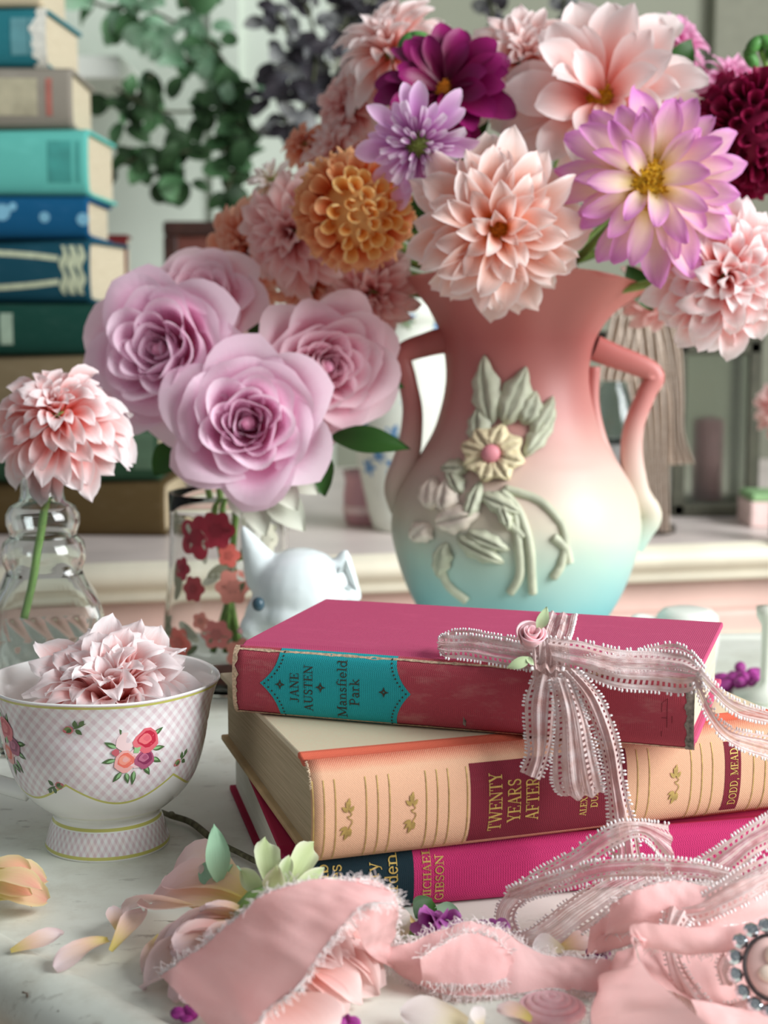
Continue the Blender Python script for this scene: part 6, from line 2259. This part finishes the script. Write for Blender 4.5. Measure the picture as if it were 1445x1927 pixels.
# bunched end beside the lace
chiffon(T((1188, 1756, .034), (1200, 1800, .034), (1240, 1850, .030), (1300, 1900, .026), (1370, 1960, .022)), T((1160, 1790, .016), (1130, 1840, .004), (1118, 1880, .003), (1112, 1925, .003), (1120, 1980, .003)), bulge=.004, wob=.0015, seed=45, frA=False)
chiffon(T((1186, 1760, .034), (1192, 1742, .038), (1225, 1736, .038), (1300, 1744, .034), (1380, 1742, .032), (1460, 1712, .034)), T((1194, 1768, .030), (1205, 1772, .026), (1240, 1786, .022), (1310, 1792, .020), (1380, 1786, .020), (1460, 1770, .022)), bulge=.004, wob=.0014, seed=46, frA=False)
chiffon(T((1196, 1770, .020), (1260, 1776, .014), (1340, 1780, .012), (1460, 1760, .014)), T((1240, 1860, .012), (1300, 1880, .008), (1370, 1900, .006), (1460, 1925, .004)), bulge=-.002, wob=.002, seed=47, frA=False, frB=False)
chiffon(T((1150, 1700, .030), (1200, 1672, .036), (1270, 1656, .036), (1340, 1668, .032), (1460, 1640, .034)), T((1130, 1760, .012), (1190, 1750, .018), (1260, 1740, .020), (1340, 1748, .020), (1460, 1720, .020)), bulge=.004, wob=.002, seed=48)
chiffon(T((1110, 1745, .016), (1150, 1715, .022), (1200, 1705, .024), (1230, 1700, .024)), T((1090, 1800, .003), (1130, 1795, .004), (1180, 1780, .010), (1215, 1770, .014)), bulge=.003, wob=.002, seed=49, lmax=.006)
chiffon(T((1300, 1880, .016), (1350, 1890, .014), (1400, 1895, .012), (1460, 1880, .012)), T((1330, 1980, .003), (1370, 1985, .003), (1420, 1985, .003), (1460, 1985, .003)), bulge=.002, wob=.0015, seed=50, frA=False)
# ------------------------------------------------------------------ tower of old books on the dresser
TOW_Y = 1.47
G_T = 'old books in the tall tower'


def tower():
    rows = [('olive brown leather book at the bottom of the book tower', 1002, 906, 312, rgb(82, 66, 38), pages_aged, 0.21), ('dark green cloth book resting on the brown one', 904, 792, 300, rgb(38, 66, 46), pages_aged, 0.2),
            ('khaki book hidden behind the dahlia in the bottle', 790, 668, 196, rgb(122, 108, 82), pages_cream, 0.2), ('plain dark bottle green book in the tower', 664, 572, 206, rgb(18, 62, 52), pages_aged, 0.2),
            ('dark teal book with cream ribbon ornament on its spine', 568, 450, 172, rgb(22, 74, 90), pages_cream, 0.2), ('deep blue book with pale dots on its spine', 446, 370, 168, rgb(12, 82, 122), pages_cream, 0.19),
            ('pale turquoise cloth book in the tower', 366, 243, 168, rgb(98, 186, 174), pages_cream, 0.2), ('grey brown worn book under the torn teal one', 240, 128, 138, rgb(140, 134, 122), pages_cream, 0.2),
            ('teal book with a torn spine end, high in the tower', 125, 14, 88, rgb(40, 116, 126), pages_cream, 0.2), ('cream book at the very top of the tower', 12, -70, 80, rgb(214, 200, 168), pages_cream, 0.19)]
    out = []
    zprev = None
    for i, (lab, yb, yt, xr, c, pg, L) in enumerate(rows):
        zb = at(0, yb, TOW_Y).z if zprev is None else zprev
        if zprev is None:
            zb = 0.0302
        zt = at(0, yt, TOW_Y).z
        zprev = zt + 0.0004
        xR = at(xr, (yb + yt) / 2, TOW_Y).x
        cm = cloth('tower_cloth', c, 1100, 0.15, wear_amt=0.25)
        yaw = R((-3, 2, -2, 3, -6, 1, -1, 2, -3, 1)[i])
        corner = Vector((xR - L * math.cos(yaw), TOW_Y - L * math.sin(yaw), zb))
        bk = Book('old_book', lab, 'book', corner, yaw, L, 0.135, zt - zb, zt - zb, cm, cm, pg, bulge=0.006, group=G_T, overhang=0.004, board_t=0.0035)
        out.append(bk)
    cr = plain('cream_ornament', rgb(196, 204, 172), 0.7, 0.1, 200)
    # ornament on the teal book: curved bands and a flower block
    b5 = out[4]
    fnp = lambda s, v: b5.S(s, v, 0.0004)
    b = MB()
    sr = b5.s_at(108)
    for v0, k in ((0.80, -1), (0.24, 1)):
        pts = [(b5.s_at(px), v0 + k * 0.10 * ((px + 60) / 170) ** 2) for px in range(-60, 112, 10)]
        for (s0, va), (s1, vb) in zip(pts, pts[1:]):
            b.add([fnp(s0, va - 0.045), fnp(s1, vb - 0.045), fnp(s1, vb + 0.045), fnp(s0, va + 0.045)], [(0, 1, 2, 3)])
    b.build('spine_ornament', cr, b5.spine)
    for px, w in ((120, 5), (136, 7), (152, 6)):
        s0, s1 = b5.s_at(px - w), b5.s_at(px + w)
        b5.patch('spine_ornament', lambda v: s0 + 0.002 * math.sin(v * 18), lambda v: s1 + 0.002 * math.sin(v * 18 + 1), cr, 0.14, 0.9, off=0.0004, nu=2)
    # pale dots on the blue book
    for px, v0, r in ((4, 0.62, 0.008), (24, 0.75, 0.004), (84, 0.5, 0.005), (156, 0.45, 0.006)):
        bb = out[5]
        s0 = bb.s_at(px)
        b = MB()
        b.add([bb.S(s0, v0, 0.0005)] + [bb.S(s0 + r * math.cos(a), v0 + r * math.sin(a) / bb.T * 1.0, 0.0005) for a in [2 * math.pi * i / 12 for i in range(12)]], [(0, 1 + i, 1 + (i + 1) % 12) for i in range(12)])
        b.build('spine_dot', plain('pale_blue_dot', rgb(120, 176, 200), 0.6), bb.spine, smooth=False)
    # faint stamped lettering bars on turquoise, teal and grey books
    for bi, px, wd, c in ((6, 112, 22, rgb(66, 150, 142)), (6, 146, 3, rgb(66, 150, 142)), (8, 36, 16, rgb(96, 150, 156)), (8, 62, 8, rgb(96, 150, 156)), (7, 30, 40, rgb(170, 164, 138)), (7, 92, 6, rgb(168, 104, 92)), (1, 270, 20, rgb(72, 96, 74)), (3, 12, 12, rgb(150, 170, 150))):
        bb = out[bi]
        s0, s1 = bb.s_at(px - wd), bb.s_at(px + wd)
        bb.patch('spine_stamp', lambda v: s0, lambda v: s1, plain('stamp_%d_%d' % (bi, px), c, 0.8), 0.2, 0.82, off=0.0004, nu=2)
    # torn cloth flap and exposed boards on the torn teal book
    bt = out[8]
    b = MB()
    rr = random.Random(2)
    vs_ = []
    for i in range(25):
        v = i / 24
        vs_ += [bt.S(bt.L - 0.006 - 0.006 * rr.random() - 0.004 * math.sin(v * 3.1), v, 0.0004), bt.S(bt.L + 0.001, v, 0.0008)]
    b.add(vs_, [(2 * i, 2 * i + 1, 2 * i + 3, 2 * i + 2) for i in range(24)])
    b.build('torn_lining', plain('torn_lining', rgb(226, 226, 214), 0.9, 0.1, 200), bt.spine)
    # red-brown corner patch on the ornamented teal book's neighbour
    b = MB()
    p = at(212, 470, TOW_Y + 0.16)
    bk = Book('old_book', 'small dark red book standing behind the book tower', 'book', Vector((at(150, 470, 1.62).x, 1.63, 0.0302)), R(4), at(236, 470, 1.62).x - at(150, 470, 1.62).x, 0.05, at(200, 440, 1.62).z - 0.0302, at(200, 440, 1.62).z - 0.0302,
              cloth('dark_red_cloth', rgb(104, 34, 34), 1100, 0.15), cloth('dark_red_cloth', rgb(104, 34, 34), 1100, 0.15), pages_cream, bulge=0.004)


tower()


# ------------------------------------------------------------------ greenery and objects on the dresser
def foliage(name, label, vines, mats, n_leaf, size, Y, seed, wf=0.75, spread=26, cat='foliage'):
    rnd = random.Random(seed)
    o0 = at(*vines[0][0][:2], Y)
    o = empty(name, o0, label, cat)
    inv = o.matrix_world.inverted()
    meshes = [[leaf_mesh('leaf', 1.0, wf * rnd.uniform(0.8, 1.15), m, seed * 10 + k, 0.5, nv=6, nu=4, prof=[(0, .1), (.15, .7), (.45, 1), (.7, .85), (.9, .45), (1, .05)]) for k in range(3)] for m in mats]
    tot = sum(len(v) for v in vines)
    for v in vines:
        pts = smooth_path([at(px, py, Y + dy) for px, py, dy in v], 8)
        b = MB()
        b.tube([inv @ p for p in pts], 0.0022, 6)
        b.build('vine', plain('vine_stem', rgb(78, 82, 58), 0.7), o)
        cnt = int(n_leaf * len(v) / tot)
        for k in range(cnt):
            p = pts[rnd.randrange(len(pts))] + Vector((rnd.gauss(0, 1), rnd.gauss(0, 1), rnd.gauss(0, 1))) * (spread * Y / F_PX) * 0.5
            s = size * Y / F_PX * rnd.uniform(0.65, 1.25)
            lf = bpy.data.objects.new('leaf', rnd.choice(rnd.choice(meshes)))
            COL.objects.link(lf)
            lf.parent = o
            q = Quaternion((rnd.gauss(0, 1), rnd.gauss(0, 1), rnd.gauss(0, 1), rnd.gauss(0, 1))).normalized()
            # faces mostly turned to the room
            x = Vector((rnd.gauss(0, 1), rnd.gauss(0, 0.35), rnd.gauss(-0.3, 1))).normalized()
            up = Vector((rnd.gauss(0, 0.4), -1, rnd.gauss(0.3, 0.4)))
            z = (up - x * up.dot(x)).normalized()
            m = Matrix((x, z.cross(x), z)).transposed().to_4x4()
            lf.matrix_local = Matrix.Translation(inv @ p) @ m @ Matrix.Scale(s, 4)
    return o


g1 = petal_mat('ivy_dark', rgb(36, 58, 34), rgb(44, 70, 40), rgb(60, 90, 56), None, 0.3, transl=0.15, rough=0.5)
g2 = petal_mat('ivy_mid', rgb(66, 104, 66), rgb(84, 126, 84), rgb(108, 150, 108), None, 0.3, transl=0.2, rough=0.5)
g3 = petal_mat('ivy_pale', rgb(140, 184, 150), rgb(160, 200, 168), rgb(186, 220, 192), None, 0.3, transl=0.25, rough=0.5)
d1 = petal_mat('smoke_leaf', rgb(44, 40, 46), rgb(56, 52, 58), rgb(78, 78, 84), None, 0.3, transl=0.1, rough=0.5)
d2 = petal_mat('smoke_leaf_grey', rgb(96, 98, 100), rgb(120, 122, 122), rgb(150, 152, 150), None, 0.3, transl=0.1, rough=0.5)
foliage('ivy_garland', 'pale and dark green leafy garland trailing over the hutch behind the book tower',
        [[(110, -40, 0.0), (190, 10, 0.0), (280, 20, -0.02), (360, 60, -0.03), (420, 90, -0.03)], [(330, -30, -0.03), (380, 60, -0.04), (430, 130, -0.04), (450, 200, -0.04)], [(250, 30, 0.0), (310, 80, 0.0), (380, 130, -0.02)]],
        [g2, g3, g3], 74, 50, 2.02, 1, spread=46)
foliage('ivy_trail', 'dark green leafy trail hanging before the pale hutch',
        [[(450, 150, 0.0), (420, 200, 0.0), (360, 210, -0.01), (290, 205, -0.02), (215, 165, -0.02)], [(455, 190, 0.0), (450, 250, 0.0), (440, 320, 0.0), (420, 370, 0.0)], [(430, 280, 0.0), (350, 285, -0.01), (270, 295, -0.02), (225, 310, -0.02)], [(300, 295, -0.02), (330, 340, -0.02), (335, 375, -0.02)], [(285, 140, 0.0), (260, 190, -0.01), (240, 215, -0.02)]],
        [g1, g1, g1, g2], 120, 46, 1.96, 2, spread=24)
foliage('smoke_bush_branch', 'dark purple grey leafy branches behind the bouquet',
        [[(560, -30, 0.0), (590, 60, 0.0), (590, 150, -0.02), (560, 230, -0.02)], [(660, -30, 0.0), (650, 40, 0.0), (610, 130, 0.0), (600, 200, 0.0)], [(500, -10, 0.0), (540, 60, 0.0), (570, 160, 0.0)], [(720, -40, 0.02), (690, 10, 0.02), (640, 60, 0.02)], [(540, 120, 0.0), (520, 180, 0.0), (555, 260, 0.0)]],
        [d1, d1, d2], 190, 40, 1.9, 3, spread=52)
foliage('dark_sprig', 'single dark leafy sprig rising behind the pale frilly dahlia', [[(930, 70, 0.0), (925, 20, 0.0), (915, -30, 0.0)], [(1065, 60, 0.0), (1062, 15, 0.0), (1060, -20, 0.0)]], [d1, d2], 22, 34, 1.8, 4, spread=14)


def picture():
    Y = 1.92
    a, c = at(306, 416, Y), at(500, 416, Y)
    o = empty('framed_picture', Vector(((a.x + c.x) / 2, Y, 0.0302)), 'small dark red brown framed floral picture propped on the dresser', 'picture')
    w, h = (c.x - a.x) / 2, a.z - 0.0302
    fm = plain('dark_frame', rgb(58, 34, 28), 0.5, 0.2, 60)
    for x0, x1, z0, z1 in ((-w, w, h - 0.018, h), (-w, w, 0.0, 0.018), (-w, -w + 0.018, 0.018, h - 0.018), (w - 0.018, w, 0.018, h - 0.018)):
        b = MB()
        b.box(x0, x1, 0, 0.02, z0, z1)
        bevel(b.build('frame_rail', fm, o, smooth=False), 0.003)
    t = NT('floral_print')
    v = t.n('ShaderNodeTexVoronoi')
    v.inputs['Scale'].default_value = 28
    t.l(t.coord('Object'), v.inputs['Vector'])
    m = t.set(t.ramp(v.outputs['Distance'], [(0.12, rgb(196, 170, 148)), (0.3, rgb(150, 88, 70)), (0.6, rgb(104, 54, 44))]), 0.6)
    b = MB()
    b.box(-w + 0.016, w - 0.016, 0.008, 0.014, 0.016, h - 0.016)
    b.build('print', m, o, smooth=False)


picture()


def on_dresser_jar():
    # white china ginger jar with blue flowers, behind the left vase handle
    Y = 1.52
    c = at(764, 800, Y)
    z0 = 0.0302
    s = Y / F_PX
    o = empty('china_jar', Vector((c.x, Y, z0)), 'tall white china jar with scattered blue flowers behind the vase handle', 'jar')
    H_ = at(764, 556, Y).z - z0
    prof = [(0, 0), (0.030, 0), (0.034, 0.006), (0.040, 0.03), (0.050, 0.08), (0.055, 0.12), (0.054, 0.15), (0.048, 0.175), (0.040, 0.185), (0.039, H_ - 0.03), (0.044, H_ - 0.02), (0.040, H_ - 0.004), (0.012, H_ + 0.004), (0, H_ + 0.005)]
    prof = [(r, z) for r, z in prof]
    b = MB()
    q = smooth_path([(r, z, 0) for r, z in prof[1:]], 3)
    b.lathe([(max(0, p.x), p.y) for p in q], 40)
    b.build('body', plain('jar_china', rgb(224, 230, 218), 0.3, 0.03, spec=0.5), o)
    rnd = random.Random(9)
    blue, gr = plain('jar_blue', rgb(92, 142, 188), 0.4), plain('jar_leaf', rgb(140, 160, 124), 0.5)
    tab = [(z, r) for r, z in prof[2:]]
    for k in range(34):
        a = rnd.uniform(-1.5, 1.5)
        z = rnd.uniform(0.02, H_ - 0.01)
        rr_ = rnd.uniform(0.004, 0.012)
        b = MB()
        P = lambda x, y: Vector(((table_interp(tab, z + y) + 0.0005) * math.sin(a + x / 0.045), -(table_interp(tab, z + y) + 0.0005) * math.cos(a + x / 0.045), z + y))
        b.add([P(0, 0)] + [P(rr_ * (0.7 + 0.3 * math.cos(5 * t)) * math.cos(t), rr_ * (0.7 + 0.3 * math.cos(5 * t)) * math.sin(t)) for t in [2 * math.pi * i / 20 for i in range(20)]], [(0, 1 + i, 1 + (i + 1) % 20) for i in range(20)])
        b.build('painted_flower', rnd.choice((blue, blue, gr)), o, smooth=False)
    # small pink pot
    c = at(690, 940, 1.56)
    o = empty('pink_pot', Vector((c.x, 1.56, 0.0302)), 'small dusky pink glass pot on the dresser below the rose leaf', 'pot')
    b = MB()
    b.lathe([(0, 0), (0.020, 0), (0.023, 0.004), (0.024, 0.03), (0.022, 0.045), (0.025, 0.055), (0.0235, 0.055), (0.020, 0.045), (0.021, 0.006), (0, 0.006)], 28)
    b.build('bowl', plain('pink_pot_glaze', rgb(196, 150, 158), 0.3, 0.08, 40), o)
    b = MB()
    b.lathe([(0.0242, 0.012), (0.0250, 0.016), (0.0242, 0.020)], 28)
    b.build('band', plain('pink_pot_band', rgb(226, 200, 200), 0.3), o)


on_dresser_jar()


def lantern():
    Y = 1.66
    x0, x1 = at(1262, 900, Y).x, at(1398, 900, Y).x
    zt = at(1330, 640, Y).z
    cx, w = (x0 + x1) / 2, (x1 - x0) / 2
    o = empty('glass_lantern', Vector((cx, Y, 0.0302)), 'dark grey metal lantern with clouded glass panes on the dresser', 'lantern')
    fm = plain('lantern_metal', rgb(76, 76, 62), 0.6, 0.1, 60)
    h = zt - 0.0302
    for sx in (-1, 1):
        for sy in (-1, 1):
            b = MB()
            b.box(sx * w - 0.006, sx * w + 0.006, sy * w - 0.006, sy * w + 0.006, 0, h)
            b.build('post', fm, o, smooth=False)
    for z0, z1 in ((0.0, 0.014), (h - 0.014, h)):
        b = MB()
        b.box(-w - 0.006, w + 0.006, -w - 0.006, w + 0.006, z0, z1)
        bevel(b.build('plate', fm, o, smooth=False), 0.002)
    b = MB()
    b.add([(-w - 0.008, -w - 0.008, h), (w + 0.008, -w - 0.008, h), (w + 0.008, w + 0.008, h), (-w - 0.008, w + 0.008, h), (-0.014, -0.014, h + 0.05), (0.014, -0.014, h + 0.05), (0.014, 0.014, h + 0.05), (-0.014, 0.014, h + 0.05)],
          [(0, 1, 5, 4), (1, 2, 6, 5), (2, 3, 7, 6), (3, 0, 4, 7), (4, 5, 6, 7)])
    b.build('roof', fm, o, smooth=False)
    gm = glass_mat('lantern_glass', (0.80, 0.84, 0.78, 1), 0.25)
    for k in range(4):
        b = MB()
        b.box(-w + 0.006, w - 0.006, -0.0012, 0.0012, 0.014, h - 0.014)
        b.build('pane', gm, o, smooth=False, mw=Matrix.Rotation(k * math.pi / 2, 4, 'Z') @ Matrix.Translation((0, -w, 0)))
    b = MB()
    b.lathe([(0, 0.014), (0.016, 0.014), (0.016, 0.10), (0.004, 0.103), (0, 0.103)], 20)
    tag(b.build('candle', plain('candle_pink', rgb(164, 120, 124), 0.5), None, mw=None), 'dusty pink pillar candle inside the lantern', 'candle').location = o.location
    # grey glass bottle seen through the right handle
    c = at(1152, 800, 1.58)
    o = empty('grey_bottle', Vector((c.x, 1.58, 0.0302)), 'grey glass bottle seen through the right vase handle', 'bottle')
    b = MB()
    b.lathe([(0, 0), (0.026, 0), (0.029, 0.004), (0.029, 0.10), (0.024, 0.125), (0.010, 0.145), (0.0095, 0.185), (0.012, 0.188), (0.012, 0.195), (0.007, 0.195), (0.007, 0.15), (0.022, 0.122), (0.026, 0.1), (0.026, 0.006), (0, 0.005)], 32)
    b.build('body', glass_mat('grey_glass', (0.62, 0.68, 0.68, 1), 0.05), o)
    b = MB()
    b.lathe([(0.0292, 0.02), (0.0296, 0.022), (0.0296, 0.08), (0.0292, 0.082)], 32)
    b.build('label_band', plain('bottle_label', rgb(150, 150, 148), 0.7), o)
    # little pink box with a green lid at the edge
    c = at(1440, 958, 1.56)
    o = empty('pink_box', Vector((c.x + 0.012, 1.56, 0.0302)), 'small pink box with a green top at the end of the dresser', 'box')
    b = MB()
    b.box(-0.034, 0.034, -0.03, 0.03, 0, 0.026)
    bevel(b.build('box_body', plain('box_pink', rgb(226, 200, 194), 0.6), o, smooth=False), 0.002)
    b = MB()
    b.box(-0.033, 0.033, -0.029, 0.029, 0.026, 0.034)
    bevel(b.build('lid', plain('box_green', rgb(140, 180, 126), 0.6), o, smooth=False), 0.003)


lantern()


def scarf():
    """gathered lace scarf hanging over a dark post"""
    Y = 1.48
    top = at(1205, 590, Y)
    o = empty('lace_scarf_stand', Vector((top.x + 0.004, Y + 0.03, 0.0302)), 'slim dark metal stand behind the vase spout', 'stand')
    b = MB()
    b.lathe([(0, 0), (0.04, 0), (0.04, 0.006), (0.006, 0.012), (0.005, top.z - 0.028), (0, top.z - 0.026)], 20)
    b.build('post', plain('stand_metal', rgb(70, 64, 56), 0.5), o)
    inv = o.matrix_world.inverted()
    b = MB()
    zt = top.z - 0.022 - 0.0302
    b.tube([(-0.05, 0, zt), (0.05, 0, zt)], 0.005, 8)
    b.build('crossbar', plain('stand_metal', rgb(70, 64, 56)), o)
    t = NT('ecru_lace')
    n = t.noise(420, 2, t.coord('Object'))
    m = t.set(t.ramp(n, [(0.35, rgb(196, 178, 162)), (0.65, rgb(226, 212, 198))]), 0.85, 0.2)
    s = empty('lace_scarf', Vector((top.x, Y, top.z)), 'gathered ecru lace scarf hanging from a stand behind the vase', 'scarf')
    sinv = s.matrix_world.inverted()
    for A, B, fold in ((((1160, 575), (1165, 640), (1180, 720), (1195, 800), (1205, 900), (1212, 1000)), ((1240, 575), (1250, 640), (1256, 720), (1258, 800), (1256, 900), (1258, 1000)), 5),
                       (((1205, 570), (1225, 640), (1250, 740), (1256, 810), (1250, 860), (1252, 875)), ((1262, 580), (1280, 650), (1284, 740), (1284, 810), (1300, 860), (1306, 872)), 4),
                       (((1150, 590), (1140, 640), (1130, 690), (1128, 708), (1132, 716)), ((1215, 600), (1205, 660), (1195, 700), (1190, 714), (1186, 718)), 4)):
        PA, PB = smooth_path([at(x, y, Y) for x, y in A], 6), smooth_path([at(x, y, Y - 0.004) for x, y in B], 6)
        b = MB()
        N = len(PA)
        nv = 30
        vs_ = []
        for i in range(N):
            for j in range(nv + 1):
                v = j / nv
                p = PA[i].lerp(PB[i], v)
                p = p + Vector((0, -1, 0)) * (0.006 * math.sin(v * fold * 2 * math.pi + i * 0.05))
                vs_.append(p)
        b.add(vs_, [(i * (nv + 1) + j, i * (nv + 1) + j + 1, (i + 1) * (nv + 1) + j + 1, (i + 1) * (nv + 1) + j) for i in range(N - 1) for j in range(nv)])
        ob = b.build('scarf_fold', m, s, inv=sinv)
        solidify(ob, 0.0008)


scarf()

# pink bloom at the picture edge in a small bottle, white cup and candlestick behind the books
dahlia('dusky pink dahlia standing at the far end of the dresser', at(1476, 775, 1.42), (-0.4, -1, 0.1), 62 * 1.42 / F_PX, PS['dusky'], 44, R(14), R(110), 0.75, 0.42, 0.8, 0.16, None, 301, stem=[at(1480, 820, 1.43), at(1482, 900, 1.44), at(1484, 985, 1.44)])
_b = empty('bud_bottle', Vector((at(1484, 985, 1.44).x, 1.44, 0.0302)), 'slim clear bud bottle holding the far dusky dahlia', 'bottle')
b = MB()
b.lathe([(0, 0), (0.016, 0), (0.018, 0.004), (0.018, 0.035), (0.009, 0.05), (0.009, 0.07), (0.0075, 0.07), (0.0075, 0.05), (0.016, 0.034), (0.016, 0.006), (0, 0.005)], 24)
b.build('glass_body', glass_mat('bud_glass'), _b)
wc = on(1290, 1290, 0.0)
_w = empty('white_cup', wc, 'plain white china cup on the table behind the rose book', 'cup')
b = MB()
hc_ = at(1300, 1148, wc.y).z
b.lathe([(0, 0.002), (0.018, 0.0), (0.020, 0.003), (0.0165, 0.008), (0.019, 0.014), (0.021, 0.03), (0.020, hc_ - 0.004), (0.0165, hc_), (0.012, hc_ + 0.0012), (0.0, hc_ + 0.0015)], 36)
b.build('bowl', plain('white_cup_china', rgb(232, 236, 228), 0.25, 0.02), _w)
b = MB()
b.tube(smooth_path([(-0.019, 0, hc_ - 0.008), (-0.034, 0, hc_ - 0.006), (-0.040, 0, hc_ - 0.02), (-0.034, 0, 0.022), (-0.019, 0, 0.018)], 6), 0.003, 8)
b.build('handle', plain('white_cup_china', rgb(232, 236, 228)), _w)
cs = on(1441, 1315, 0.0)
_c = empty('candlestick', cs, 'slender white candlestick on the table beside the purple bloom', 'candlestick')
b = MB()
ht = at(1441, 1142, cs.y).z
b.lathe([(0, 0), (0.020, 0), (0.021, 0.003), (0.008, 0.007), (0.0042, 0.012), (0.0038, ht * 0.5), (0.0042, ht - 0.012), (0.0075, ht - 0.006), (0.0078, ht), (0.0, ht)], 24)
b.build('stick', plain('white_candlestick', rgb(226, 232, 218), 0.4, 0.02), _c)
